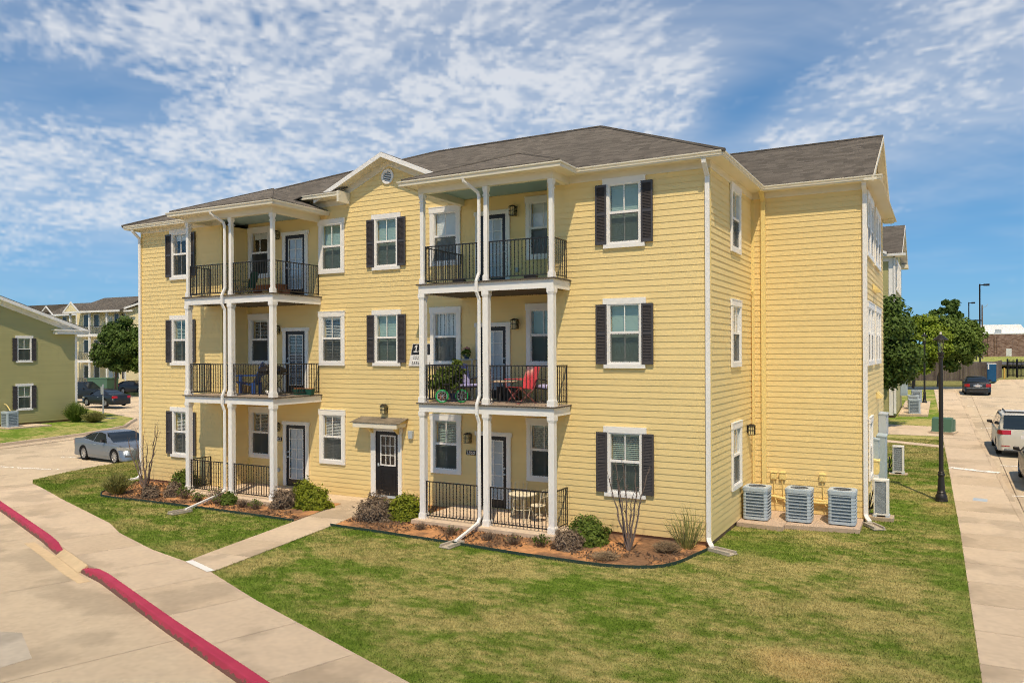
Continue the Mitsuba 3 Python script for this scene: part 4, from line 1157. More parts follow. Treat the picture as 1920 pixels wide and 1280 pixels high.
def mini_split(x, y, z, lab):
    k = thing('mini_split_unit', lab, 'air conditioner', 'slim white outdoor units')
    M = tr(x, y, z) @ sc(0.88, 0.9, 1.0)
    body = MB().poly(rrect(0.21, 0.19, 0.03).difference(sbox(-0.17, -0.2, 0.14, -0.15)), 0.09, 0.98).poly(rrect(0.21, 0.19, 0.03), 0.05, 0.09).poly(rrect(0.212, 0.192, 0.03), 0.94, 0.985)
    ent(k, 'casing', body, 'mat_ac_white', M=M, smooth=30)
    g = MB()
    for j in range(34):
        zz = 0.11 + j * 0.0243
        g.box(-0.168, 0.138, -0.17, -0.155, zz, zz + 0.010)
    ent(k, 'grille', g, 'mat_grey_metal', M=M, kind='stuff')
    ent(k, 'coil', MB().box(-0.17, 0.14, -0.152, -0.149, 0.092, 0.94), 'mat_grey_dark', M=M)
    ent(k, 'foot', MB().box(-0.23, -0.12, -0.2, 0.2, 0, 0.05).box(0.12, 0.23, -0.2, 0.2, 0, 0.05), 'mat_grey_metal', M=M)
    ent(k, 'slab', MB().box(-0.34, 0.34, -0.3, 0.3, -0.12, 0.0), 'mat_walk_b', M=M)
    ent(k, 'line_set', MB().tube([(-0.2, 0.05, 0.35), (-0.3, 0.1, 0.15), (-0.36, 0.3, 0.2), (-0.36, 0.6, 0.5)], 0.022, 8).tube([(-0.2, -0.05, 0.75), (-0.26, 0.0, 0.5), (-0.36, 0.2, 0.1), (-0.4, 0.5, 0.12)], 0.016, 8), 'mat_black_metal', M=M, smooth=40)


mini_split(3.24, 4.0, -0.02, 'slim white unit with dark grille by the white downspout')
mini_split(3.28, 12.2, 0.0, 'slim white unit standing alone farther along the lawn')
# electrical gear on the side wall of the wing
def cabinet(lab, y0, y1, z0, z1, d, m, lid=True):
    k = thing('electrical_cabinet', lab, 'cabinet', 'boxes on the side wall of the wing')
    M = W_WSIDE
    ent(k, 'box', MB().box(y0, y1, z0, z1, 0.02, d), m, M=M)
    ent(k, 'front_panel', MB().box(y0 + 0.03, y1 - 0.03, z0 + 0.04, z1 - 0.04, d - 0.002, d + 0.012), m, M=M)
    if lid:
        ent(k, 'rain_lid', MB().hexa([(y0 - .015, z1 - .02, 0.02), (y1 + .015, z1 - .02, 0.02), (y0 - .015, z1 + .03, 0.02), (y1 + .015, z1 + .03, 0.02), (y0 - .015, z1 - .03, d + .03), (y1 + .015, z1 - .03, d + .03), (y0 - .015, z1, d + .03), (y1 + .015, z1, d + .03)]), m, M=M)
cabinet('tall blue-grey electrical cabinet on the side wall of the yellow wing', 6.9, 7.7, 0.05, 1.82, 0.26, 'mat_cabinet')
cabinet('grey meter stack high on the side wall above the tall cabinet', 7.8, 8.7, 1.72, 2.42, 0.24, 'mat_grey_metal')
cabinet('small blue-grey box under the meter stack on the side wall', 5.6, 5.95, 1.30, 1.85, 0.16, 'mat_cabinet')
cabinet('yellow painted box above the white riser on the side wall', 5.3, 5.7, 0.90, 1.28, 0.18, 'mat_siding_trim')
cabinet('white cable riser housing low on the side wall of the wing', 5.3, 5.6, 0.05, 0.89, 0.16, 'mat_white', False)

# splash blocks
plain('mat_splash', proc(concrete_fn((0.46, 0.41, 0.33), (0.30, 0.26, 0.20), 7.0)), 0.9)
SPL = shp(MB().hexa([(-0.13, 0, 0), (0.13, 0, 0), (-0.16, 0.6, 0), (0.16, 0.6, 0), (-0.13, 0, 0.03), (0.13, 0, 0.03), (-0.16, 0.6, 0.02), (0.16, 0.6, 0.02)]).box(-0.14, -0.10, 0, 0.58, 0, 0.075).box(0.10, 0.14, 0, 0.58, 0, 0.075).box(-0.1, 0.1, 0, 0.04, 0, 0.075), 'mat_splash')
for (x, y, a, z, l) in ((0.08, -1.35, -115, -0.11, 'concrete splash block on the lawn at the right front corner'), (-5.32, -3.50, 175, -0.10, 'concrete splash block below the downspout of the right balcony'), (-14.18, -3.95, 172, -0.10, 'concrete splash block below the downspout of the left balcony'), (-20.36, -1.5, 150, -0.11, 'concrete splash block at the left front corner'), (3.0, 3.0, -150, -0.09, 'concrete splash block by the rightmost condenser')):
    k = ent(None, 'splash_block', SPL, M=tr(x, y, z) @ rz(math.radians(a)))
    tag(k, l, 'splash block', 'splash blocks under the downspouts')

# lamp posts
def lamp_mesh():
    base = MB().lathe([(0.0, 0), (0.175, 0), (0.175, 0.03), (0.16, 0.045), (0.165, 0.09), (0.155, 0.16), (0.125, 0.21), (0.115, 0.24), (0.125, 0.26), (0.115, 0.28), (0.10, 0.30), (0.105, 0.33), (0.078, 0.72), (0.082, 0.74), (0.098, 0.76), (0.098, 0.80), (0.078, 0.83), (0.088, 0.86), (0.072, 0.88), (0.0, 0.88)], 20)
    pole = MB().lathe([(0.062, 0.87), (0.058, 4.22), (0.075, 4.24), (0.075, 4.28), (0.055, 4.30), (0.09, 4.38), (0.09, 4.42), (0.0, 4.42)], 16)
    cage = MB()
    for q in range(4):
        a = q * math.pi / 2 + math.pi / 4
        c, s = math.cos(a), math.sin(a)
        cage.tube([(0.07 * c, 0.07 * s, 4.41), (0.13 * c, 0.13 * s, 4.80)], 0.010, 6)
    hat = MB().lathe([(0.0, 4.79), (0.20, 4.78), (0.205, 4.80), (0.195, 4.815), (0.10, 4.90), (0.035, 4.945), (0.03, 4.96), (0.0, 4.96)], 24)
    return base, pole, cage, hat, MB().lathe([(0.05, 4.42), (0.095, 4.78)], 16), MB().lathe([(0.0, 4.95), (0.028, 4.95), (0.03, 5.0), (0.02, 5.03), (0, 5.03)], 12)
LP = [shp(b, m, 40) for b, m in zip(lamp_mesh(), ('mat_black_metal',) * 4 + ('mat_lamp_glass', 'mat_ac_white'))]
mat('mat_lamp_glass', {'type': 'thindielectric', 'int_ior': 1.5})
def lamp_post(x, y, lab):
    k = thing('lamp_post', lab, 'lamp post', 'black lamp posts along the right walkway')
    M = tr(x, y, float(gz(x, y)) - 0.10)
    for n, s in zip(('base', 'pole', 'cage', 'hood', 'glass_shade', 'photocell'), LP):
        ent(k, n, s, M=M)
lamp_post(4.64, 7.5, 'tall black lamp post with hooded lantern on the near right lawn')
lamp_post(3.55, 43.5, 'far black lamp post in front of the bright green tree')

# transformer cabinet
k = thing('transformer_box', 'green transformer box on a pad beside the right walkway', 'transformer')
M = tr(4.68, 25.6, float(gz(4.7, 25.6)) - 0.02) @ rz(math.radians(-12)) @ sc(0.74)
plain('mat_green_box', (0.075, 0.16, 0.105), 0.5, 0.5)
ent(k, 'tank', MB().box(-0.62, 0.62, 0.12, 0.75, 0.0, 0.82), 'mat_green_box', M=M)
ent(k, 'door', MB().hexa([(-0.6, -0.45, 0.02), (0.6, -0.45, 0.02), (-0.6, 0.125, 0.02), (0.6, 0.125, 0.02), (-0.6, -0.30, 0.90), (0.6, -0.30, 0.90), (-0.6, 0.2, 0.96), (0.6, 0.2, 0.96)]), 'mat_green_box', M=M)
ent(k, 'warning_label', MB().box(0.42, 0.53, -0.36, -0.35, 0.70, 0.84, rx(-0.17)), 'mat_white', M=M)
ent(k, 'pad', MB().box(-0.75, 0.75, -0.6, 0.9, -0.3, 0.02), 'mat_walk_b', M=M)

# ---- balcony furniture
plain('mat_blue_plastic', (0.025, 0.075, 0.27), 0.35, 0.5)
plain('mat_green_cloth', (0.012, 0.075, 0.055), 0.85)
plain('mat_wood_red', (0.36, 0.12, 0.035), 0.6)
plain('mat_cream_paint', (0.72, 0.66, 0.50), 0.5)
plain('mat_pink', proc(lambda p, n, uv: mix((0.62, 0.07, 0.085), (0.86, 0.56, 0.46), smoothstep(3.72, 4.03, p.z) * smoothstep(0.22, 0.12, dr.abs(p.x + 4.87)))), 0.8)
plain('mat_red_frame', (0.36, 0.10, 0.09), 0.5)
plain('mat_lavender', proc(lambda p, n, uv: mix((0.30, 0.29, 0.55), (0.44, 0.42, 0.62), noise(p.x * 8, p.y * 8, p.z * 8))), 0.9)
plain('mat_navy', (0.035, 0.030, 0.10), 0.9)
plain('mat_terracotta', (0.40, 0.14, 0.06), 0.8)
plain('mat_green_rubber', (0.01, 0.30, 0.07), 0.5)
plain('mat_plant_pot', (0.03, 0.05, 0.10), 0.4)

D2, D3 = 3.076, 6.208
# blue slatted armchair
k = thing('adirondack_chair', 'blue slatted plastic armchair on the left second floor balcony', 'chair')
M = tr(-15.02, -0.95, D2) @ rz(math.radians(-62)) @ sc(1.06)
for s in (-1, 1):
    ent(k, 'leg', MB().box(s * 0.30 - 0.04, s * 0.30 + 0.04, -0.42, -0.34, 0, 0.56).box(s * 0.30 - 0.045, s * 0.30 + 0.045, 0.18, 0.27, 0, 0.36), 'mat_blue_plastic', M=M)
    ent(k, 'armrest', MB().box(s * 0.33 - 0.065, s * 0.33 + 0.065, -0.46, 0.34, 0.555, 0.585), 'mat_blue_plastic', M=M)
for j in range(5):
    y = -0.40 + j * 0.115
    ent(k, 'seat_slat', MB().box(-0.27, 0.27, y, y + 0.10, 0.36 - j * 0.022, 0.385 - j * 0.022), 'mat_blue_plastic', M=M)
for j in range(5):
    x = -0.21 + j * 0.105
    h = 0.98 - abs(j - 2) ** 2 * 0.028
    ent(k, 'back_slat', MB().hexa([(x - .048, .17, .27), (x + .048, .17, .27), (x - .048, .195, .27), (x + .048, .195, .27), (x - .055, .40, h), (x + .055, .40, h), (x - .055, .425, h), (x + .055, .425, h)]), 'mat_blue_plastic', M=M)
# grill on folding stand
k = thing('charcoal_grill', 'black double lidded grill on a folding crossed-leg stand', 'grill')
M = tr(-13.62, -1.32, D2) @ rz(0.12)
def hullbox(pts, r):
    return m3.Manifold.batch_hull([m3.Manifold.sphere(r, 12).translate(p) for p in pts])
ent(k, 'tabletop', MB().box(-0.46, 0.46, -0.25, 0.25, 0.66, 0.685), 'mat_black_metal', M=M)
for x in (-0.24, 0.24):
    ent(k, 'lid', hullbox([(x - 0.13, -0.12, 0.78), (x + 0.13, -0.12, 0.78), (x - 0.13, 0.12, 0.78), (x + 0.13, 0.12, 0.78), (x, 0, 0.86)], 0.08), 'mat_black_metal', M=M, smooth=40)
for s in (-1, 1):
    ent(k, 'leg', MB().tube([(-0.36 * s, -0.2, 0.0), (0.30 * s, -0.2, 0.66)], 0.012, 6).tube([(-0.36 * s, 0.2, 0.0), (0.30 * s, 0.2, 0.66)], 0.012, 6), 'mat_black_metal', M=M)
# planter by the door and odds and ends on the deck
k = thing('planter_box', 'long dark green planter box by the second floor left door', 'planter')
M = tr(-13.05, -0.55, D2) @ rz(0.25)
ent(k, 'trough', MB().hexa([(-.30, -.09, 0), (.30, -.09, 0), (-.30, .09, 0), (.30, .09, 0), (-.34, -.12, .19), (.34, -.12, .19), (-.34, .12, .19), (.34, .12, .19)]), 'mat_green_cloth', M=M)
ent(k, 'soil', MB().box(-0.32, 0.32, -0.1, 0.1, 0.185, 0.205), 'mat_wood_red', M=M)
k = tag(ent(None, 'cardboard_box', MB().box(-0.15, 0.15, -0.12, 0.12, 0, 0.24), plain('mat_card', (0.36, 0.22, 0.09), 0.9), M=tr(-15.55, -0.5, D2) @ rz(0.4)), 'small brown box behind the blue armchair', 'box')
g = jit(4)
k = tag(ent(None, 'shoe', MB().tm(hullbox([(0, 0, .05), (.16, 0, .045), (-.03, 0, .09)], .045)), 'mat_white', M=tr(-14.45, -0.75, D2), smooth=True), 'pale shoe lying on the left second floor deck', 'shoe')
k = tag(ent(None, 'bag', MB().tm(hullbox([(0, 0, .08), (.2, .03, .08), (.06, .1, .14)], .075)), 'mat_grey_dark', M=tr(-14.22, -0.62, D2), smooth=True), 'dark cloth bag lying under the grill table', 'bag')
# camp chair and bench on third floor left
def camp_chair(lab, x, y, z, a, cloth, frame_m, s=1.0):
    k = thing('camp_chair', lab, 'camp chair')
    M = tr(x, y, z) @ rz(a) @ sc(s)
    ent(k, 'seat', MB().hexa([(-.26, -.24, .42), (.26, -.24, .42), (-.24, .22, .36), (.24, .22, .36), (-.26, -.24, .435), (.26, -.24, .435), (-.24, .22, .375), (.24, .22, .375)]), cloth, M=M)
    V = []
    nu, nv = 9, 9
    for i in range(nu):
        for j in range(nv):
            t, w = i / (nu - 1), j / (nv - 1) * 2 - 1
            hw = (0.27 + 0.02 * t) * (1 - 0.10 * max(0, t - .8) / .2)
            V.append((w * hw, .21 + .17 * t - .06 * (1 - w * w) * 0 + .05 * (1 - w * w), .36 + .58 * t + .03 * (1 - w * w) * t))
    V = np.array(V)
    F = np.array([(i * nv + j, i * nv + j + 1, (i + 1) * nv + j + 1, (i + 1) * nv + j) for i in range(nu - 1) for j in range(nv - 1)])
    n = len(V)
    b = MB().add(V, F).add(V + [0, .012, 0], F[:, ::-1])
    ent(k, 'backrest', b, cloth, M=M, smooth=True)
    f = MB()
    for p, q in (((-.28, -.28, 0), (.28, -.24, .42)), ((.28, -.28, 0), (-.28, -.24, .42)), ((-.26, .26, 0), (.26, .22, .38)), ((.26, .26, 0), (-.26, .22, .38)), ((-.29, -.28, 0), (-.27, .24, .40)), ((.29, -.28, 0), (.27, .24, .40)), ((-.29, .28, 0), (-.29, -.26, .42)), ((.29, .28, 0), (.29, -.26, .42)),
                 ((-.28, .22, .38), (-.30, .40, .96)), ((.28, .22, .38), (.30, .40, .96)), ((-.30, -.26, .40), (-.31, -.27, .62)), ((.30, -.26, .40), (.31, -.27, .62))):
        f.tube([p, q], 0.011, 6)
    ent(k, 'frame', f, frame_m, M=M)
    for s_ in (-1, 1):
        ent(k, 'armrest', MB().box(s_ * .31 - .04, s_ * .31 + .04, -.30, .30, .615, .632), cloth, M=M)
camp_chair('dark green folding camp chair on the left top floor balcony', -15.12, -1.0, D3, math.radians(-70), 'mat_green_cloth', 'mat_black_metal', 0.85)
k = thing('wooden_bench', 'low reddish wooden bench under the top floor left window', 'bench')
M = tr(-14.72, -0.35, D3)
for j in range(3):
    ent(k, 'seat_slat', MB().box(-0.62, 0.62, -0.18 + j * .125, -0.07 + j * .125, 0.40, 0.43), 'mat_wood_red', M=M)
for s in (-1, 1):
    ent(k, 'leg', MB().box(s * .55 - .03, s * .55 + .03, -.17, .17, 0, .40), 'mat_wood_red', M=M)
ent(k, 'apron', MB().box(-.55, .55, -.165, -.14, .28, .39), 'mat_wood_red', M=M)
k = tag(ent(None, 'flower_pot', MB().lathe([(0, 0), (.09, 0), (.13, .22), (.14, .22), (.14, .25), (.12, .25), (.11, .20), (0, .20)], 16), 'mat_terracotta', M=tr(-13.98, -0.35, D3), smooth=40), 'small clay pot beside the wooden bench', 'pot')
# artificial turf mat on the third floor right deck, with two dark planters
e = tag(ent(None, 'turf_mat', MB().box(-7.42, -4.2, -1.93, -0.15, D3 - 0.004, D3 + 0.010), plain('mat_turf', (0.02, 0.16, 0.03), 0.95)), 'bright green turf mat on the right top floor deck', 'mat')
for x, l in ((-6.35, 'left'), (-4.25, 'right')):
    tag(ent(None, 'tray', MB().box(-.17, .17, -.06, .06, 0, .07), 'mat_black_metal', M=tr(x, -1.86, D3 + .01)), f'low black tray at the rail of the right top floor balcony, the {l} of two', 'tray', 'black trays at the rail')
# right second floor balcony
def deck_chair(lab, x, y, a, seat_m, back_m, towel=None):
    k = thing('cushioned_chair', lab, 'chair')
    M = tr(x, y, D2) @ rz(a)
    f = MB()
    for s in (-1, 1):
        f.tube([(s * .27, -.27, 0), (s * .27, -.28, .40), (s * .27, -.20, .62), (s * .27, .10, .60), (s * .27, .26, .55)], 0.014, 8)
        f.tube([(s * .27, .30, 0), (s * .27, .18, .40), (s * .26, .36, .95)], 0.014, 8)
        f.tube([(s * .27, -.27, .38), (s * .27, .2, .36)], 0.014, 8)
    f.tube([(-.27, .36, .95), (.27, .36, .95)], .014, 8).tube([(-.27, -.27, .38), (.27, -.27, .38)], .014, 8)
    ent(k, 'frame', f, 'mat_black_metal', M=M, smooth=40)
    ent(k, 'seat_cushion', hullbox([(sx * .22, sy, z) for sx in (-1, 1) for sy, z in ((-.24, .43), (.17, .40))], .045), seat_m, M=M, smooth=40)
    ent(k, 'back_cushion', hullbox([(sx * .21, sy, z) for sx in (-1, 1) for sy, z in ((.21, .48), (.34, .96))], .045), back_m, M=M, smooth=40)
    if towel:
        ent(k, 'towel', hullbox([(x_, sy, z) for x_ in (-.02, .22) for sy, z in ((.25, .42), (.40, 1.02), (.33, 1.04))], .03), towel, M=M, smooth=40)
deck_chair('lavender cushioned metal armchair beside the plant on the right second floor balcony', -6.72, -0.95, math.radians(-75 + 180 - 40), 'mat_lavender', 'mat_lavender')
deck_chair('lavender chair with a dark towel at the right end of the second floor balcony', -4.28, -0.75, math.radians(-110), 'mat_lavender', 'mat_lavender', 'mat_navy')
camp_chair('red and pink folding camp chair on the right second floor balcony', -4.87, -1.25, D2, math.radians(-28), 'mat_pink', 'mat_red_frame', 1.0)
k = thing('patio_table', 'low round patio table with dark legs behind the pink chair', 'table')
M = tr(-5.70, -0.85, D2)
ent(k, 'tabletop', MB().lathe([(0, .52), (.44, .52), (.46, .535), (.46, .55), (.44, .56), (0, .56)], 24), plain('mat_table_tan', (0.46, 0.36, 0.26), 0.5), M=M, smooth=30)
for q in range(4):
    a = q * math.pi / 2 + .4
    ent(k, 'leg', MB().tube([(.36 * math.cos(a), .36 * math.sin(a), 0), (.2 * math.cos(a), .2 * math.sin(a), .3), (.34 * math.cos(a), .34 * math.sin(a), .52)], .013, 8), 'mat_black_metal', M=M)
tag(ent(None, 'storage_tub', MB().poly(rrect(.28, .2, .05), 0, .34).poly(rrect(.3, .22, .05), .34, .38), 'mat_black_metal', M=tr(-5.72, -0.35, D2), smooth=30), 'black storage tub under the round patio table', 'tub')
k = thing('shelf_stand', 'grey two tier shelf stand against the right second floor wall', 'shelf')
M = tr(-7.16, -0.24, D2)
for z in (.62, 1.13):
    ent(k, 'board', MB().box(-.28, .28, -.15, .15, z - .02, z), 'mat_grey_metal', M=M)
for x in (-.26, .26):
    for y in (-.13, .13):
        ent(k, 'leg', MB().box(x - .012, x + .012, y - .012, y + .012, 0, 1.11), 'mat_grey_metal', M=M)
# balance bicycle
k = thing('small_bicycle', "child's small bicycle with green tyres behind the balcony rail", 'bicycle')
M = tr(-6.38, -1.72, D2) @ rz(math.radians(38))
for x, n in ((0.0, 'wheel'), (-0.52, 'wheel')):
    w = ent(k, n, MB().tm(trimesh.creation.torus(0.155, 0.022, 28, 10), tr(x, 0, 0.178) @ rx(math.pi / 2)), 'mat_green_rubber', M=M, smooth=True)
    sp = MB().tm(trimesh.creation.torus(0.128, 0.010, 24, 6), tr(x, 0, .178) @ rx(math.pi / 2))
    for q in range(8):
        a = q * math.pi / 4
        sp.tube([(x, 0, .178), (x + .13 * math.cos(a), 0, .178 + .13 * math.sin(a))], .004, 5)
    ent(w, 'rim', sp, 'mat_grey_metal', M=M)
fr = MB().tube([(0, 0.03, .178), (-.06, .03, .36), (-.08, 0, .46), (-.10, 0, .56)], .013, 8).tube([(0, -0.03, .178), (-.06, -.03, .36), (-.08, 0, .46)], .013, 8).tube([(-.08, 0, .42), (-.34, 0, .26), (-.52, .03, .178)], .016, 8).tube([(-.34, 0, .26), (-.40, 0, .46)], .014, 8)
ent(k, 'frame', fr, 'mat_black_metal', M=M, smooth=40)
ent(k, 'handlebar', MB().tube([(-.12, -.2, .58), (-.10, 0, .55), (-.12, .2, .58)], .012, 8), 'mat_black_metal', M=M)
ent(k, 'saddle', hullbox([(-.34, 0, .48), (-.46, .05, .48), (-.46, -.05, .48)], .025), 'mat_black_metal', M=M, smooth=40)
# ground floor right patio: white bistro set
k = thing('bistro_table', 'round cream bistro table on the right ground floor patio', 'table')
M = tr(-4.98, -0.98, 0)
ent(k, 'tabletop', MB().lathe([(0, .66), (.36, .66), (.37, .675), (.37, .69), (.36, .70), (0, .70)], 28), 'mat_cream_paint', M=M, smooth=30)
for q in range(4):
    a = q * math.pi / 2 + .6
    ent(k, 'leg', MB().tube([(.30 * math.cos(a), .30 * math.sin(a), 0), (.24 * math.cos(a), .24 * math.sin(a), .3), (.30 * math.cos(a), .30 * math.sin(a), .67)], .013, 8), 'mat_cream_paint', M=M, smooth=40)
ent(k, 'stretcher', MB().tm(trimesh.creation.torus(.24, .01, 24, 6), tr(0, 0, .3)), 'mat_cream_paint', M=M, smooth=True)
def bistro_chair(lab, x, y, a):
    k = thing('bistro_chair', lab, 'chair')
    M = tr(x, y, 0) @ rz(a)
    ent(k, 'seat', MB().lathe([(0, .425), (.19, .425), (.2, .435), (.2, .45), (.18, .455), (0, .455)], 24), 'mat_cream_paint', M=M, smooth=30)
    for sx in (-1, 1):
        for sy in (-1, 1):
            ent(k, 'leg', MB().tube([(sx * .19, sy * .19, 0), (sx * .13, sy * .13, .43)], .012, 8), 'mat_cream_paint', M=M)
    f = MB().tube([(-.15, .14, .44), (-.17, .22, .84), (0, .235, .88), (.17, .22, .84), (.15, .14, .44)], .011, 8).tube([(-.17, .2, .66), (.17, .2, .66)], .009, 6).tube([(-.06, .15, .45), (-.06, .23, .87)], .008, 6).tube([(.06, .15, .45), (.06, .23, .87)], .008, 6)
    ent(k, 'backrest', f, 'mat_cream_paint', M=M, smooth=40)
    ent(k, 'stretcher', MB().box(-.15, .15, -.01, .01, .2, .22).box(-.01, .01, -.15, .15, .2, .22), 'mat_cream_paint', M=M)
bistro_chair('cream bistro chair behind the round table', -5.38, -0.42, 0.25)
bistro_chair('cream bistro chair beside the right patio post', -4.50, -1.05, math.radians(-95))

# ------------------------------------------------------------------ vehicles
plain('mat_tyre', (0.018, 0.018, 0.018), 0.85, 0.2)
plain('mat_alloy', (0.55, 0.56, 0.57), 0.3, 0.6, metallic=0.7)
plain('mat_car_glass', (0.018, 0.024, 0.028), 0.06, 0.8)
plain('mat_red_lamp', (0.42, 0.012, 0.02), 0.15, 0.7)
plain('mat_clear_lamp', (0.34, 0.34, 0.32), 0.12, 0.7)
plain('mat_plate', (0.70, 0.66, 0.64), 0.5)
def paint(n, c, metallic=0.0):
    return mat(n, {'type': 'twosided', 'bsdf': {'type': 'principled', 'base_color': rgb(*c), 'roughness': 0.32, 'specular': 0.5, 'metallic': metallic, 'clearcoat': 0.9, 'clearcoat_gloss': 0.92}})
paint('paint_silver', (0.26, 0.30, 0.345), 0.6)
paint('paint_black', (0.010, 0.012, 0.015))
paint('paint_navy', (0.012, 0.018, 0.032))
paint('paint_white', (0.55, 0.53, 0.46))
paint('paint_bronze', (0.16, 0.135, 0.105), 0.3)


def spline(pts, n=8):
    """Catmull-Rom through a closed outline"""
    P = np.array(pts, float)
    out = []
    m = len(P)
    for i in range(m):
        p0, p1, p2, p3 = P[i - 1], P[i], P[(i + 1) % m], P[(i + 2) % m]
        for t in np.arange(n) / n:
            out.append(0.5 * ((2 * p1) + (-p0 + p2) * t + (2 * p0 - 5 * p1 + 4 * p2 - p3) * t * t + (-p0 + 3 * p1 - 3 * p2 + p3) * t ** 3))
    return np.array(out)


MXZ = np.array([[1, 0, 0, 0], [0, 0, -1, 0], [0, 1, 0, 0]], float)  # poly xy -> x,z ; extrude -> -y


def ex_side(poly, w):
    """side outline (x, z) extruded across the car"""
    return m3.Manifold.extrude(m3.CrossSection([np.asarray(poly, float)], m3.FillRule.NonZero), w).transform(MXZ).translate((0, w / 2, 0))


def ex_top(poly, h):
    return m3.Manifold.extrude(m3.CrossSection([np.asarray(poly, float)], m3.FillRule.NonZero), h).translate((0, 0, -0.1))


def ex_front(poly, L):
    """front outline (y, z) extruded along the car"""
    return m3.Manifold.extrude(m3.CrossSection([np.asarray(poly, float)], m3.FillRule.NonZero), L).transform(np.array([[0, 0, 1, 0], [1, 0, 0, 0], [0, 1, 0, 0]], float)).translate((-L / 2, 0, 0))


def car(name, lab, cat, cp, M, spec):
    """x forward, y left; the body is the common volume of the side, plan and front outlines, with wheel arches cut out"""
    L, Wd, side, wb, r = spec['L'], spec['W'], spec['side'], spec['wheels'], spec['r']
    k = thing(name, lab, cat, spec.get('group'))
    side = spline(side, 6) if spec.get('smooth', True) else np.array(side)
    h = Wd / 2
    plan = spline([(-L / 2, -h * .62), (-L / 2 + .10, -h * .86), (-L / 2 + .5, -h * .985), (0, -h), (L / 2 - .7, -h * .98), (L / 2 - .22, -h * .84), (L / 2 - .02, -h * .5), (L / 2, 0), (L / 2 - .02, h * .5), (L / 2 - .22, h * .84), (L / 2 - .7, h * .98), (0, h), (-L / 2 + .5, h * .985), (-L / 2 + .10, h * .86), (-L / 2, h * .62), (-L / 2 - .02, 0)], 6)
    zb, zr = spec['belt'], spec['top']
    fr = [(-h * .93, .16), (-h * .985, .35), (-h, .55), (-h * .985, zb - .12), (-h * .955, zb), (-h * spec.get('roofw', .70), zr - .07), (-h * (spec.get('roofw', .70) - .10), zr - .015), (-h * .3, zr + .03), (h * .3, zr + .03)]
    fr += [(-y, z) for y, z in fr[:7]][::-1]
    body = ex_side(side, Wd + .2) ^ ex_top(plan, 2.4) ^ ex_front(fr, L + 1)
    for x in wb:
        body = body - m3.Manifold.cylinder(Wd + .3, r + .055, r + .055, 40).transform(MXZ).translate((x, Wd / 2 + .15, r))
    ent(k, 'body', body, cp, M=M, smooth=24)
    ent(k, 'underbody', MB().box(-L / 2 + .3, L / 2 - .3, -h * .8, h * .8, .17, .45), 'mat_grey_dark', M=M)

    def skin(nm, prism, dx=0, dy=0, dz=0, m='mat_car_glass', **kw):
        q = (prism ^ body.translate((dx, dy, dz))) - body
        if q.num_tri() > 0:
            ent(k, nm, q, m, M=M, smooth=20, **kw)
    for sgn in (1, -1):
        for poly in spec['side_glass']:
            skin('side_window', ex_side(poly, Wd).translate((0, sgn * Wd * .55, 0)), dy=.007 * sgn)
    skin('windshield', ex_top(spec['wind'], 2.4) ^ ex_side([(0, zb + .0), (L / 2, zb + .0), (L / 2, zr - .06), (0, zr - .06)], Wd), dx=.006, dz=.006)
    skin('rear_window', ex_top(spec['rear'], 2.4) ^ ex_side([(-L / 2 - .1, spec.get('rz0', zb)), (0, spec.get('rz0', zb)), (0, zr - .08), (-L / 2 - .1, zr - .08)], Wd), dx=-.007, dz=.004)
    for nm, m, x0, x1, y0, y1, z0, z1, d in spec['bits']:
        for sgn in ((1, -1) if y0 > 0 else (1,)):
            pr = m3.Manifold.cube((x1 - x0, y1 - y0, z1 - z0)).translate((x0, y0 if sgn > 0 else -y1, z0))
            skin(nm, pr, dx=d, dy=.006 * sgn if y0 > 0 else 0, m=m)
    for x in wb:
        for sgn in (1, -1):
            Mw = M @ tr(x, sgn * (h - .115), r) @ rx(-sgn * math.pi / 2)
            w = ent(k, 'wheel', MB().lathe([(r * .66, -.09), (r * .96, -.10), (r, -.06), (r, .06), (r * .96, .10), (r * .70, .10), (r * .66, .085), (r * .66, -.09)], 28), 'mat_tyre', M=Mw, smooth=40)
            rim = MB().lathe([(r * .67, .03), (r * .68, .088), (r * .62, .088), (r * .60, .03)], 28).lathe([(0, .075), (.06, .075), (.07, .05), (0, .04)], 14).lathe([(0, -.02), (r * .66, -.02), (r * .66, -.03), (0, -.03)], 20)
            for q in range(spec.get('spokes', 10)):
                a = q * 2 * math.pi / spec.get('spokes', 10)
                rim.box(.04, r * .64, -.022, .022, .03, .075, rz(a))
            ent(w, 'rim', rim, 'mat_alloy', M=Mw, smooth=30)
    for sgn in (1, -1):
        x = spec['mirror']
        ent(k, 'mirror', hullbox([(x, sgn * (h + .02), zb + .06), (x + .03, sgn * (h + .16), zb + .08), (x - .02, sgn * (h + .16), zb + .14), (x, sgn * (h + .04), zb + .14)], .035), spec.get('mirror_m', cp), M=M, smooth=40)
    return k


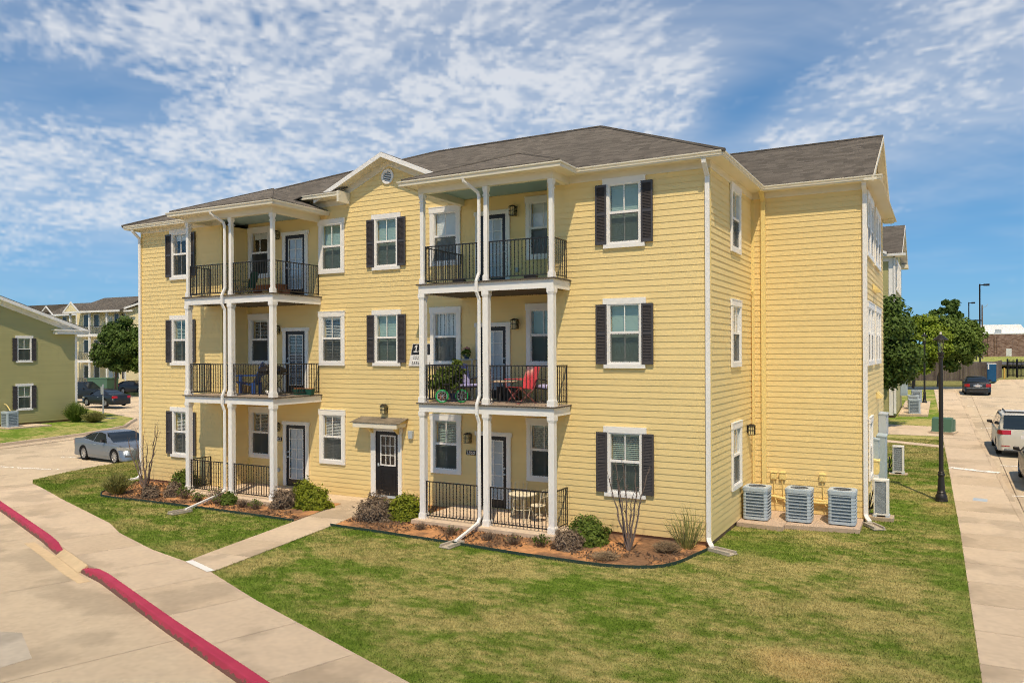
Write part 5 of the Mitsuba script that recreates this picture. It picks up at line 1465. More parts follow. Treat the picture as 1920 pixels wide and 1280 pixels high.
COUPE = dict(L=4.85, W=1.83, wheels=(-1.33, 1.41), r=.335, belt=.94, top=1.42, mirror=.62, mirror_m='mat_black_metal', spokes=10,
             side=[(-2.42, .30), (-2.44, .62), (-2.36, .92), (-2.1, 1.01), (-1.55, 1.07), (-.95, 1.28), (-.35, 1.41), (.2, 1.40), (.62, 1.26), (1.12, 1.0), (1.6, .93), (2.1, .83), (2.38, .66), (2.43, .45), (2.36, .22), (1.2, .18), (-1.3, .18), (-2.3, .22)],
             side_glass=[[(-.42, .95), (.78, .93), (.30, 1.30), (-.05, 1.345), (-.35, 1.35)], [(-1.32, 1.04), (-.47, .965), (-.41, 1.345), (-.75, 1.285)]],
             wind=[(.55, -.72), (1.22, -.80), (1.28, 0), (1.22, .80), (.55, .72), (.15, .55), (.15, -.55)], rear=[(-1.75, -.70), (-.78, -.56), (-.78, .56), (-1.75, .70)], rz0=1.06,
             bits=[('headlight', 'mat_clear_lamp', 1.7, 2.36, .48, .93, .66, .80, .006), ('grille', 'mat_grey_dark', 2.0, 2.6, -.42, .42, .60, .74, .008), ('lower_grille', 'mat_grey_dark', 2.0, 2.6, -.5, .5, .28, .42, .008), ('fog_lamp', 'mat_grey_dark', 2.0, 2.5, .55, .80, .36, .45, .008), ('taillight', 'mat_red_lamp', -2.6, -2.25, .45, .93, .72, .92, -.006), ('sunroof', 'mat_car_glass', -.4, .25, -.38, .38, 1.2, 1.6, 0), ('door_handle', 'mat_alloy', -.38, -.18, .7, 1.0, .80, .83, 0)])
SEDAN = dict(COUPE, L=5.2, W=1.93, wheels=(-1.5, 1.45), r=.34, belt=.98, top=1.45, mirror=.75, spokes=5,
             side=[(-2.58, .34), (-2.62, .60), (-2.56, .95), (-2.2, 1.02), (-1.5, 1.04), (-.95, 1.30), (-.45, 1.44), (.25, 1.43), (.75, 1.24), (1.2, 1.0), (1.9, .94), (2.45, .82), (2.6, .6), (2.58, .36), (2.4, .22), (0, .18), (-2.4, .22)],
             side_glass=[[(-.30, .97), (.85, .97), (.42, 1.32), (-.28, 1.37)], [(-1.25, 1.0), (-.36, .97), (-.34, 1.37), (-.7, 1.32)]],
             wind=[(.65, -.72), (1.3, -.82), (1.3, .82), (.65, .72), (.2, .58), (.2, -.58)], rear=[(-1.55, -.74), (-.55, -.60), (-.55, .60), (-1.55, .74)], rz0=1.05,
             bits=[('taillight', 'mat_red_lamp', -2.8, -2.3, .56, .95, .66, .90, -.008), ('plate_surround', 'mat_alloy', -2.8, -2.3, -.30, .30, .68, .82, -.006), ('licence_plate', 'mat_plate', -2.8, -2.3, -.16, .16, .66, .81, -.012), ('badge', 'mat_alloy', -2.8, -2.3, -.06, .06, .86, .90, -.008), ('bumper_strip', 'mat_grey_metal', -2.8, -2.3, -.8, .8, .555, .575, -.008), ('headlight', 'mat_clear_lamp', 2.2, 2.6, .5, .9, .68, .84, .006)])
VAN = dict(COUPE, L=5.1, W=1.99, wheels=(-1.52, 1.5), r=.35, belt=1.06, top=1.76, roofw=.80, mirror=1.05, spokes=5,
           side=[(-2.5, .34), (-2.53, .70), (-2.50, 1.02), (-2.40, 1.40), (-2.22, 1.70), (-1.6, 1.755), (-.4, 1.77), (.4, 1.70), (1.0, 1.42), (1.55, 1.10), (2.2, .96), (2.5, .72), (2.54, .45), (2.4, .24), (0, .2), (-2.35, .24)],
           side_glass=[[(-2.12, 1.08), (-1.0, 1.06), (-.95, 1.60), (-2.0, 1.60)], [(-.92, 1.06), (.15, 1.06), (.15, 1.60), (-.88, 1.61)], [(.2, 1.06), (1.25, 1.06), (.75, 1.45), (.2, 1.60)]],
           wind=[(1.0, -.78), (1.75, -.88), (1.75, .88), (1.0, .78), (.45, .62), (.45, -.62)], rear=[(-2.7, -.80), (-2.0, -.70), (-2.0, .70), (-2.7, .80)], rz0=1.12,
           bits=[('taillight', 'mat_red_lamp', -2.7, -2.15, .50, 1.05, .90, 1.08, -.008), ('licence_plate', 'mat_plate', -2.8, -2.3, -.16, .16, .74, .88, -.010), ('reflector', 'mat_red_lamp', -2.8, -2.2, .55, .85, .42, .45, -.008), ('rear_valance', 'mat_grey_dark', -2.8, -2.2, -.75, .75, .22, .32, -.008), ('badge', 'mat_alloy', -2.8, -2.3, -.07, .07, .97, 1.02, -.008), ('headlight', 'mat_clear_lamp', 2.0, 2.6, .55, .95, .74, .92, .006)])
HATCH = dict(VAN, L=4.4, W=1.8, wheels=(-1.25, 1.3), r=.33, belt=.98, top=1.48, roofw=.72, mirror=.72,
             side=[(-2.14, .34), (-2.18, .72), (-2.1, 1.02), (-1.85, 1.26), (-1.3, 1.42), (-.5, 1.48), (.1, 1.44), (.65, 1.22), (1.1, 1.0), (1.7, .90), (2.1, .74), (2.18, .48), (2.05, .24), (0, .2), (-2.0, .24)],
             side_glass=[[(-1.55, 1.04), (-.45, .99), (-.42, 1.38), (-1.2, 1.32)], [(-.38, .99), (.72, .98), (.25, 1.30), (-.36, 1.38)]],
             wind=[(.55, -.72), (1.15, -.8), (1.15, .8), (.55, .72), (.1, .56), (.1, -.56)], rear=[(-2.2, -.66), (-1.3, -.56), (-1.3, .56), (-2.2, .66)], rz0=1.08,
             bits=[('taillight', 'mat_red_lamp', -2.4, -1.9, .5, .9, .8, 1.0, -.006), ('headlight', 'mat_clear_lamp', 1.7, 2.3, .5, .9, .68, .84, .006)])


def park(x, y, a, dz=-0.22, s=1.0):
    return tr(x, y, float(gz(x, y)) + dz) @ rz(math.radians(a)) @ sc(s)


car('parked_car', 'silver two door coupe parked nose to the building at left', 'car', 'paint_silver', park(-29.0, 3.95, -6, -0.24, .98), COUPE)
car('parked_car', 'black sedan with red tail lamps, seen from behind by the far fence', 'car', 'paint_black', park(7.12, 57.2, 91), SEDAN)
k = car('parked_minivan', 'white minivan with roof rails at the right edge of the photo', 'minivan', 'paint_white', park(7.62, 21.2, 90), VAN)
Mv = park(7.62, 21.2, 90)
for s in (-1, 1):
    ent(k, 'roof_rail', MB().tube([(-2.0, s * .66, 1.72), (-1.95, s * .66, 1.80), (.1, s * .64, 1.80), (.2, s * .64, 1.74)], .02, 8), 'mat_black_metal', M=Mv, smooth=40)
ent(k, 'roof_rail', MB().tube([(-1.85, -.66, 1.79), (-1.85, .66, 1.79)], .022, 8).box(-1.95, -1.75, -.62, .62, 1.765, 1.785), 'mat_black_metal', M=Mv)
car('parked_car', 'dark bronze car cut by the right edge in front of the minivan', 'car', 'paint_bronze', park(7.93, 12.7, 90), HATCH)
car('parked_car', 'low black coupe beyond the green house corner at left', 'car', 'paint_black', park(-59.2, 23.6, 178, -0.06), dict(COUPE, mirror_m='paint_black', spokes=5))
car('parked_car', 'small dark navy hatchback under the leafy tree at left', 'car', 'paint_navy', park(-75.6, 38.4, 6, -0.06), HATCH)
# black pickup, mostly behind the green house
PICK = dict(SEDAN, L=5.6, W=1.95, belt=1.12, top=1.82, smooth=False, wheels=(-1.75, 1.75), r=.39,
            side=[(-2.8, .45), (-2.8, 1.08), (-.75, 1.12), (-.62, 1.74), (-.45, 1.82), (.5, 1.80), (1.15, 1.18), (2.5, 1.08), (2.75, .9), (2.8, .5), (2.7, .35), (-2.7, .35)],
            side_glass=[[(-.55, 1.14), (.98, 1.14), (.42, 1.68), (-.45, 1.72)]], wind=[(.6, -.7), (1.3, -.85), (1.3, .85), (.6, .7)], rear=[(-.9, -.6), (-.5, -.6), (-.5, .6), (-.9, .6)],
            bits=[('taillight', 'mat_red_lamp', -3, -2.6, .75, .98, .75, 1.05, -.006)])
car('parked_pickup', 'black pickup truck behind the low black coupe at left', 'pickup truck', 'paint_black', park(-68.6, 27.6, 20, -0.06), PICK)

# ------------------------------------------------------------------ vegetation
def leaf_mat(n, a, b, rough=0.6):
    def fn(p, nn, uv):
        return mix(a, b, noise(p.x * 17.3, p.y * 17.3, p.z * 17.3)) * (0.8 + 0.4 * noise(p.x * 2.1, p.y * 2.1, p.z * 2.1))
    return plain(n, proc(fn), rough, 0.25)


leaf_mat('leaf_dark', (0.042, 0.078, 0.014), (0.115, 0.180, 0.030))
leaf_mat('leaf_mid', (0.060, 0.105, 0.015), (0.165, 0.235, 0.036))
leaf_mat('leaf_lime', (0.110, 0.170, 0.012), (0.260, 0.330, 0.030))
leaf_mat('leaf_yew', (0.100, 0.135, 0.010), (0.270, 0.300, 0.022))
leaf_mat('leaf_box', (0.055, 0.095, 0.012), (0.140, 0.190, 0.028))
leaf_mat('leaf_grey', (0.14, 0.100, 0.068), (0.28, 0.210, 0.145))
leaf_mat('leaf_far', (0.040, 0.065, 0.022), (0.085, 0.125, 0.040))
leaf_mat('grass_tall', (0.130, 0.150, 0.030), (0.320, 0.300, 0.110))
leaf_mat('grass_dry', (0.220, 0.150, 0.085), (0.380, 0.280, 0.170))
plain('mat_bark', proc(lambda p, n, uv: mix((0.09, 0.065, 0.05), (0.20, 0.155, 0.125), fbm(p.x * 20, p.y * 20, p.z * 5, 3))), 0.95)
plain('mat_bark_grey', proc(lambda p, n, uv: mix((0.09, 0.068, 0.058), (0.22, 0.17, 0.145), fbm(p.x * 20, p.y * 20, p.z * 5, 3))), 0.95)


def leaves(cent, out, size, rg, aspect=1.8, up=0.25):
    """diamond leaves (2 triangles) at the points, turned loosely outwards"""
    n = len(cent)
    nr = out + rg.normal(0, 0.75, (n, 3)) + [0, 0, up]
    nr /= np.linalg.norm(nr, axis=1, keepdims=True)
    t = np.cross(nr, rg.normal(0, 1, (n, 3)))
    t /= np.linalg.norm(t, axis=1, keepdims=True) + 1e-9
    b = np.cross(nr, t)
    s = (size * rg.uniform(0.6, 1.3, n))[:, None]
    V = np.stack([cent + t * s * aspect / 2, cent + b * s / 2 + nr * s * .1, cent - t * s * aspect / 2, cent - b * s / 2 + nr * s * .1], 1).reshape(-1, 3)
    i = np.arange(n)[:, None] * 4
    return V, np.vstack([i + [0, 1, 2], i + [0, 2, 3]])


def crown_pts(c, r, n, nc, rg, spread=0.30, flat=0.75):
    u = rg.normal(0, 1, (nc, 3))
    u /= np.linalg.norm(u, axis=1, keepdims=True)
    cl = np.array(c) + u * np.array(r) * (rg.uniform(0.35, 1.0, nc) ** 0.55)[:, None] * 0.86
    w = rg.uniform(0.5, 1.5, nc)
    k = rg.choice(nc, n, p=w / w.sum())
    o = rg.normal(0, 1, (n, 3))
    o /= np.linalg.norm(o, axis=1, keepdims=True)
    o *= (rg.uniform(0, 1, n) ** 0.4)[:, None]
    P = cl[k] + o * np.array(r).mean() * spread * w[k][:, None] ** .5 * [1, 1, flat]
    return P, o + 0.35 * (P - np.array(c)) / np.array(r), cl


def tree(name, lab, x, y, c, r, n, size, m, seed, trunk=0.13, dz=-0.1, nc=46, group=None, spread=0.30, limbs=9):
    rg = jit(seed)
    k = thing(name, lab, 'tree', group)
    g0 = float(gz(x, y)) + dz
    P, O, cl = crown_pts(c, r, n, nc, rg, spread)
    ent(k, 'crown', leaves(P, O, size, rg) if False else trimesh.Trimesh(*leaves(P, O, size, rg), process=False), m, kind='stuff')
    mb = MB()
    fork = np.array([x + (c[0] - x) * .3, y + (c[1] - y) * .3, max(g0 + 1.2, c[2] - r[2] * .75)])
    mb.tube([(x, y, g0), (x + .02, y, (g0 + fork[2]) / 2), fork, np.array(c) * [1, 1, 1] + [0, 0, r[2] * .3]], [trunk, trunk * .8, trunk * .7, trunk * .2], 10)
    for p in cl[:limbs]:
        mid = fork * .5 + p * .5 + rg.normal(0, .1, 3)
        mb.tube([fork, mid, p], [trunk * .4, trunk * .25, trunk * .08], 6)
    ent(k, 'trunk', mb, 'mat_bark', smooth=True)


RT = 'trees along the right walkway'
tree('street_tree', 'large dark leafy tree by the green building, nearest on the right', 1.1, 27.5, (1.55, 27.2, 4.75), (2.35, 2.3, 3.0), 26000, 0.12, 'leaf_dark', 11, dz=0.1, spread=.28, nc=95)
tree('street_tree', 'bright lime green tree behind the far lamp post', 2.3, 61.0, (3.0, 60.5, 5.0), (2.4, 2.0, 2.9), 13000, 0.17, 'leaf_lime', 12, nc=80, spread=.27)
tree('street_tree', 'dark rounded tree right of the lime green tree, before the wooden fence', 4.3, 63.5, (5.6, 62.5, 5.3), (2.3, 2.2, 3.0), 16000, 0.17, 'leaf_mid', 13, nc=95, spread=.27)
tree('street_tree', 'bushy tree against the green building, behind the nearest dark tree', 0.4, 33.0, (0.9, 32.2, 4.6), (2.0, 1.4, 2.3), 9000, 0.15, 'leaf_mid', 14, dz=0.2, nc=36)
tree('pine_tree', 'slim dark pine rising behind the trees at right', 5.0, 92.0, (5.0, 92, 7.8), (1.9, 1.9, 4.0), 5000, 0.30, 'leaf_dark', 15, nc=34, spread=.22)
tree('pine_tree', 'thin pine tip just right of the green building', -1.2, 70, (-1.0, 70, 5.5), (1.0, 1.0, 3.6), 2500, 0.24, 'leaf_mid', 19, nc=24, spread=.22)
tree('shade_tree', 'leafy green tree in front of the far yellow building at left', -74.0, 34.6, (-73.0, 34.4, 5.2), (2.9, 2.8, 3.3), 18000, 0.17, 'leaf_dark', 16, dz=0.3, nc=110, spread=.24)
tree('shade_tree', 'second leafy tree half hidden behind the left corner of the apartment building', -71.0, 36.3, (-70.4, 36.0, 4.4), (2.2, 2.2, 2.8), 10000, 0.17, 'leaf_mid', 17, dz=0.3, nc=60, spread=.28)
tree('far_tree', 'small far tree left of the brick building', 13.5, 290, (13.5, 290, 9.2), (3.6, 3, 3.4), 2600, 0.55, 'leaf_far', 18, dz=0, nc=24)
for i, (x, y, h, l) in enumerate(((33.0, 268, 9.5, 'nearest the white roofed brick building'), (40.5, 262, 11.0, 'in the middle of the far right clump'), (47.5, 258, 10.4, 'at the right edge of the photo'))):
    tree('far_tree', 'broad far tree ' + l, x, y, (x, y, h * .55 + 1.5), (4.8, 4, h * .5), 4200, 0.55, 'leaf_far', 30 + i, dz=0, nc=30, group=None)


def shrub(name, lab, x, y, r, h, n, size, m, seed, group=None, core=True, z=-0.08, aspect=1.8, stretch=(1, 1)):
    rg = jit(seed)
    k = thing(name, lab, 'shrub', group)
    if name == 'dormant_shrub':
        m_ = n // 3
        q = rg.normal(0, 1, (m_, 3))
        q[:, 2] = np.abs(q[:, 2]) + .05
        q /= np.linalg.norm(q, axis=1, keepdims=True)
        q *= ((0.6 + 0.62 * meshkit.fbm(q * 2.4 + seed, 3, seed)) * rg.uniform(.82, 1.1, m_))[:, None]
        B = np.stack([x + q[:, 0] * r * .3, y + q[:, 1] * r * .3, np.full(m_, z)], 1)
        E_ = np.array([x, y, z]) + q * [r, r, h]
        C_ = B * .35 + E_ * .65 + rg.normal(0, .03, (m_, 3))
        w_ = np.cross(E_ - B, rg.normal(0, 1, (m_, 3)))
        w_ = w_ / np.linalg.norm(w_, axis=1, keepdims=True) * .0055
        V = np.stack([B - w_, B + w_, C_ - w_, C_ + w_, E_], 1).reshape(-1, 3)
        i = np.arange(m_)[:, None] * 5
        ent(k, 'twig', trimesh.Trimesh(V, np.vstack([i + [0, 1, 3], i + [0, 3, 2], i + [2, 3, 4]]), process=False), 'leaf_grey', kind='stuff')
        n = n // 2
    th, ph = rg.uniform(0, 2 * np.pi, n), np.arccos(rg.uniform(-0.15, 1, n))
    d = np.stack([np.sin(ph) * np.cos(th), np.sin(ph) * np.sin(th), np.cos(ph)], 1)
    lump = 0.52 + 0.80 * meshkit.fbm(d * 2.6 + seed, 3, seed)
    rad = lump * rg.uniform(0.72, 1.04, n) * (1 + 0.22 * (rg.uniform(0, 1, n) > 0.93))
    P = d * rad[:, None] * [r * stretch[0], r * stretch[1], h] + [x, y, z + .02]
    P[:, 2] = np.maximum(P[:, 2], z + .01)
    ent(k, 'foliage', trimesh.Trimesh(*leaves(P, d * 1.2, size, rg, aspect), process=False), m, kind='stuff')
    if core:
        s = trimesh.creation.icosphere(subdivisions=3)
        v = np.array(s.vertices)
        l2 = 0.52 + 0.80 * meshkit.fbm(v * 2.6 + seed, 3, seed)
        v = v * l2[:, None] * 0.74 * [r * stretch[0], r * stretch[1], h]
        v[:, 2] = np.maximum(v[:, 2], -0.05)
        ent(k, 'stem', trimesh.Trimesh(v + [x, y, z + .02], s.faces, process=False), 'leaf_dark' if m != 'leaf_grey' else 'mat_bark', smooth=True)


def twigs(name, lab, x, y, r, h, n, m, seed, group=None, wdt=0.006, lean=0.9, cat='shrub', leafn=0, leafm=None):
    rg = jit(seed)
    k = thing(name, lab, cat, group)
    th = rg.uniform(0, 2 * np.pi, n)
    q = rg.uniform(0, 1, n) ** .6
    base = np.stack([x + np.cos(th) * r * .25 * q, y + np.sin(th) * r * .25 * q, np.full(n, -0.10)], 1)
    tip = np.stack([x + np.cos(th) * r * q, y + np.sin(th) * r * q, -0.10 + h * (1 - .45 * q ** 2) * rg.uniform(.6, 1.05, n)], 1)
    mid = base * .5 + tip * .5 + rg.normal(0, r * .10, (n, 3)) + np.array([0, 0, h * .12]) * lean
    w = np.cross(tip - base, rg.normal(0, 1, (n, 3)))
    w = w / (np.linalg.norm(w, axis=1, keepdims=True) + 1e-9) * wdt
    V = np.stack([base - w, base + w, mid - w * .8, mid + w * .8, tip], 1).reshape(-1, 3)
    i = np.arange(n)[:, None] * 5
    F = np.vstack([i + [0, 1, 3], i + [0, 3, 2], i + [2, 3, 4]])
    ent(k, 'blade' if cat == 'grass' else 'twig', trimesh.Trimesh(V, F, process=False), m, kind='stuff')
    if leafn:
        j = rg.choice(n, leafn)
        t = rg.uniform(.5, 1, leafn)[:, None]
        P = mid[j] * (1 - t) + tip[j] * t
        ent(k, 'foliage', trimesh.Trimesh(*leaves(P, rg.normal(0, 1, (leafn, 3)), .03, rg), process=False), leafm, kind='stuff')


# right-hand bed
shrub('dormant_shrub', 'round grey leafless shrub beside the entrance path', -8.75, -2.35, .58, .66, 5200, .030, 'leaf_grey', 41, aspect=3.2)
shrub('evergreen_shrub', 'bright green shrub between the grey shrub and the right balcony', -8.15, -1.80, .60, .62, 5200, .042, 'leaf_yew', 42, stretch=(1.1, 1))
shrub('evergreen_shrub', 'green shrub at the right end of the right patio', -2.70, -2.05, .54, .58, 5600, .040, 'leaf_box', 43)
shrub('dormant_shrub', 'grey lavender-like shrub in front of the green shrub by the right patio', -2.85, -2.80, .38, .42, 3600, .028, 'leaf_grey', 44, aspect=3.4)
# left-hand bed
shrub('evergreen_shrub', 'tall bright green mound in the yew group beside the path', -11.95, -1.65, .52, .68, 4600, .042, 'leaf_yew', 45)
shrub('evergreen_shrub', 'bright green mound nearest the path in the yew group', -11.35, -1.95, .50, .58, 4600, .042, 'leaf_yew', 46, stretch=(1.15, 1))
shrub('dormant_shrub', 'grey green shrub at the left of the yew group', -12.15, -2.30, .45, .50, 4200, .034, 'leaf_grey', 47, aspect=2.6)
shrub('evergreen_shrub', 'small dark green shrub at the left post of the left patio', -17.35, -1.62, .46, .62, 4200, .042, 'leaf_box', 48)
shrub('evergreen_shrub', 'little green shrub beside the left balcony downspout', -13.95, -2.75, .25, .34, 1800, .040, 'leaf_box', 49)
shrub('dormant_shrub', 'brownish grey shrub below the bare bush at far left', -17.05, -3.1, .30, .38, 2600, .028, 'leaf_grey', 50, aspect=3.4)
shrub('dormant_shrub', 'taller brownish grey shrub right of the bare bush at far left', -16.6, -2.6, .30, .44, 2600, .028, 'leaf_grey', 51, aspect=3.4)
SM = 'small sparse shrubs along the front edge of the beds'
for i, (x, y, r, h, l, gl) in enumerate(((-6.95, -2.80, .22, .24, 'first small sparse shrub from the left in the right bed', 0), (-5.95, -2.90, .24, .26, 'thin twiggy shrub left of the right downspout foot', 30), (-4.85, -2.95, .25, .28, 'twiggy shrub right of the right downspout foot', 0), (-4.15, -3.0, .25, .30, 'thin grey shrub second right of the downspout foot', 20), (-3.45, -2.95, .24, .30, 'small green tinted shrub before the right patio corner', 260),
                                        (-15.9, -2.75, .34, .42, 'low brown and green shrub in front of the left patio post', 300), (-15.15, -2.85, .24, .30, 'small green shrub second along the left bed', 220), (-14.75, -2.55, .34, .48, 'spiky bare shrub left of the left downspout', 60), (-14.35, -2.85, .22, .26, 'tiny dark twiggy shrub left of the small green one', 60), (-13.25, -2.85, .26, .30, 'grey twiggy shrub right of the left downspout', 0), (-12.75, -2.85, .24, .30, 'small dark shrub before the left patio corner', 160))):
    twigs('sparse_shrub', l, x, y, r, h, 130, 'leaf_grey', 60 + i, wdt=.007, leafn=gl, leafm='leaf_box')
twigs('dead_shrub', 'flattened brown dead clump near the edge of the right bed', -1.75, -3.25, .42, .16, 700, 'grass_dry', 80, wdt=.006)
twigs('dead_shrub', 'dry pale brown clump near the right corner downspout', -0.75, -2.05, .40, .28, 900, 'grass_dry', 81, wdt=.006)
twigs('tall_grass', 'thin tall ornamental grass against the wall at the right corner', -0.45, -1.5, .62, 1.15, 90, 'grass_tall', 82, wdt=.008, cat='grass')
twigs('tall_grass', 'dense fountain grass clump at the far left end of the bed', -18.55, -3.2, .58, .80, 620, 'grass_tall', 83, wdt=.013, cat='grass')
twigs('tall_grass', 'dark grass clump by the corner of the green house at left', -45.9, 12.6, .9, 1.5, 900, 'leaf_mid', 84, wdt=.02, cat='grass')
twigs('tall_grass', 'pale dry grass clump in front of the green house corner', -44.6, 13.0, .9, .8, 900, 'grass_tall', 85, wdt=.018, cat='grass')


def bare_bush(lab, x, y, h, seed, stems):
    rg = jit(seed)
    k = thing('bare_crape_myrtle', lab, 'shrub')
    for (dx, dy, hh) in stems:
        pts = [(x + rg.normal(0, .02), y + rg.normal(0, .02), -.12)]
        n = 7
        for i in range(1, n + 1):
            t = i / n
            pts.append((x + dx * t ** .8 + rg.normal(0, .018), y + dy * t ** .8 + rg.normal(0, .018), -.1 + hh * t))
        mb = MB().tube(pts, np.linspace(.026, .010, n + 1), 7)
        for i in range(3, n + 1):
            for _ in range(2):
                p = np.array(pts[i])
                a = rg.uniform(0, 2 * np.pi)
                L = rg.uniform(.08, .24)
                q = p + np.array([np.cos(a) * L * .5, np.sin(a) * L * .5, L])
                mb.tube([p, (p + q) / 2 + rg.normal(0, .01, 3), q], [.006, .005, .003], 5)
                if rg.uniform() < .25:
                    mb.tm(trimesh.creation.icosphere(1, .016), tr(*q))
        ent(k, 'stem', mb, 'mat_bark_grey', smooth=True)


bare_bush('leafless multi-stemmed bush in the right bed under the shuttered window', -1.55, -2.30, 1.8, 5, [(-.48, .05, 1.55), (-.33, .1, 1.75), (-.10, 0, 1.85), (.02, .12, 1.2), (.22, -.05, 1.8), (.36, .1, 1.7), (-.2, -.1, 1.5)])
bare_bush('leafless multi-stemmed bush at the left front corner of the building', -18.35, -2.35, 1.9, 6, [(-1.0, .1, 1.55), (-.75, .2, 1.9), (-.2, .1, 1.8), (.15, 0, 1.5), (.55, .1, 2.0), (.70, -.1, 2.1), (-.45, 0, 1.2)])

# potted bushes on the right second floor balcony
for i, (x, y, hh, r, l) in enumerate(((-7.15, -1.55, .78, .26, 'leafy potted bush at the rail of the right second floor balcony'), (-6.85, -1.35, .95, .20, 'taller leafy potted bush behind the small bicycle'))):
    k = thing('potted_plant', l, 'plant')
    ent(k, 'pot', MB().lathe([(0, 0), (.11, 0), (.14, .2), (.15, .2), (.15, .23), (.12, .23), (.12, .18), (0, .18)], 18), 'mat_plant_pot' if i else 'mat_terracotta', M=tr(x, y, D2), smooth=40)
    rg = jit(90 + i)
    P, O, cl = crown_pts((x, y, D2 + .2 + hh * .5), (r * 1.4, r * 1.4, hh * .5), 900, 22, rg, .4)
    ent(k, 'leaf', trimesh.Trimesh(*leaves(P, O, .055, rg), process=False), 'leaf_box', kind='stuff')
    mb = MB()
    for p in cl[:9]:
        mb.tube([(x, y, D2 + .15), ((x + p[0]) / 2, (y + p[1]) / 2, p[2] - .1), p], [.008, .006, .003], 5)
    ent(k, 'stem', mb, 'mat_bark')
k = thing('potted_plant', 'small flowering plant with pink blooms on the grey shelf stand', 'plant')
ent(k, 'pot', MB().lathe([(0, 0), (.06, 0), (.09, .10), (.10, .10), (.10, .12), (.08, .12), (.08, .09), (0, .09)], 18), 'mat_plant_pot', M=tr(-7.14, -.26, D2 + 1.13), smooth=40)
rg = jit(95)
P, O, _ = crown_pts((-7.14, -.26, D2 + 1.31), (.15, .15, .12), 260, 14, rg, .4)
ent(k, 'leaf', trimesh.Trimesh(*leaves(P, O, .045, rg), process=False), 'leaf_box', kind='stuff')
P, O, _ = crown_pts((-7.12, -.28, D2 + 1.44), (.10, .10, .05), 120, 9, rg, .4)
ent(k, 'bloom', trimesh.Trimesh(*leaves(P, O, .035, rg, 1.1), process=False), plain('mat_bloom', (0.62, 0.32, 0.30), 0.8), kind='stuff')

# bark chips on the soil, and the grass blades of the lawn
def scatter(poly, n, rg):
    x0, y0, x1, y1 = poly.bounds
    out = np.zeros((0, 2))
    import shapely
    while len(out) < n:
        q = np.stack([rg.uniform(x0, x1, n * 2), rg.uniform(y0, y1, n * 2)], 1)
        out = np.vstack([out, q[shapely.contains_xy(poly, q[:, 0], q[:, 1])]])
    return out[:n]


for i, b in enumerate((BED_R, BED_L)):
    rg = jit(100 + i)
    P = scatter(b.buffer(-.05), 5200, rg)
    keep = meshkit.fbm(np.column_stack([P * 0.9, 0 * P[:, 0]]), 3, 77) > 0.44
    P = P[keep]
    mb = MB()
    C = np.column_stack([P, np.full(len(P), -0.083) + 0.03 * meshkit.fbm(np.column_stack([P * 1.4, 0 * P[:, 0]]), 4, 5)])
    V, F = leaves(C, np.tile([0, 0, 1.2], (len(P), 1)), .035, rg, 2.4)
    tag(ent(None, 'bark_chips', trimesh.Trimesh(V, F, process=False), 'mat_mulch'), 'dark bark chips strewn over the soil of the ' + ('right bed', 'left bed')[i], None, kind='stuff')

rg = jit(200)
near = LAWN.intersection(Point(EYE[0], EYE[1]).buffer(42))
P = scatter(near, 900000, rg)
dist = np.linalg.norm(P - EYE[:2], axis=1)
P = P[rg.uniform(0, 1, len(P)) < np.clip(12 / dist, 0.22, 1) ** 1.1]
n = len(P)
z0 = gz(P[:, 0], P[:, 1]) - 0.118
hgt = rg.uniform(.022, .055, n) * (0.7 + 0.7 * meshkit.fbm(np.column_stack([P * 0.8, 0 * z0]), 3, 9))
a = rg.uniform(0, 2 * np.pi, n)
w = rg.uniform(.004, .009, n) * np.clip(np.linalg.norm(P - EYE[:2], axis=1) / 15, 1, 2.2)
lx, ly = rg.normal(0, .022, n), rg.normal(0, .022, n)
V = np.stack([np.stack([P[:, 0] - np.cos(a) * w, P[:, 1] - np.sin(a) * w, z0], 1), np.stack([P[:, 0] + np.cos(a) * w, P[:, 1] + np.sin(a) * w, z0], 1), np.stack([P[:, 0] + lx, P[:, 1] + ly, z0 + hgt], 1)], 1).reshape(-1, 3)
tag(ent(None, 'grass', trimesh.Trimesh(V, np.arange(3 * n).reshape(-1, 3), process=False), 'mat_lawn'), 'short patchy green and straw coloured grass of the front lawn', None, kind='stuff')

# ------------------------------------------------------------------ neighbouring buildings
def lap_fn(c):
    f = siding_fn(c)
    def fn(p, n, uv):
        h = p.z / EXPO
        return f(p, n, uv) * (0.72 + 0.28 * smoothstep(0.0, 0.22, h - dr.floor(h)))
    return fn


plain('mat_siding_far', proc(siding_fn((0.80, 0.69, 0.42))), 0.6, 0.3)

# green house at left: only its gable side and front corner are in view
GH = thing('green_house', 'olive green clapboard building with a sloping white eave at the left edge', 'building')
W_G = frame((-46.8, 0, -0.1), (0, 1, 0), (1, 0, 0))
fr_ = lambda y: 6.02 - 0.345 * (y - 13.2)
siding(GH, W_G, 0, 0.12, 9, [(9.74 - .4, .985 + z, 9.74 + .4, 2.425 + z) for z in (0.05, 3.1)], 'mat_siding_green', top=[(-2, 0.12), (13.2, 0.12), (13.2, 6.0), (3.5, fr_(3.5)), (-2, fr_(9.0))], mode='stuff')
for z in (0.05, 3.1):
    window(GH, W_G, 9.74, z, False, 'half')
ent(GH, 'wall', MB().box(-60, -46.96, -2, 13.18, 0.0, 5.9), 'mat_siding_green')
ent(GH, 'foundation', MB().box(-60, -46.85, -2, 13.1, -0.6, 0.03), 'mat_foundation')
ent(GH, 'corner_board', MB().box(13.08, 13.24, 0.03, 6.0, 0.0, 0.04), 'mat_white', M=W_G)
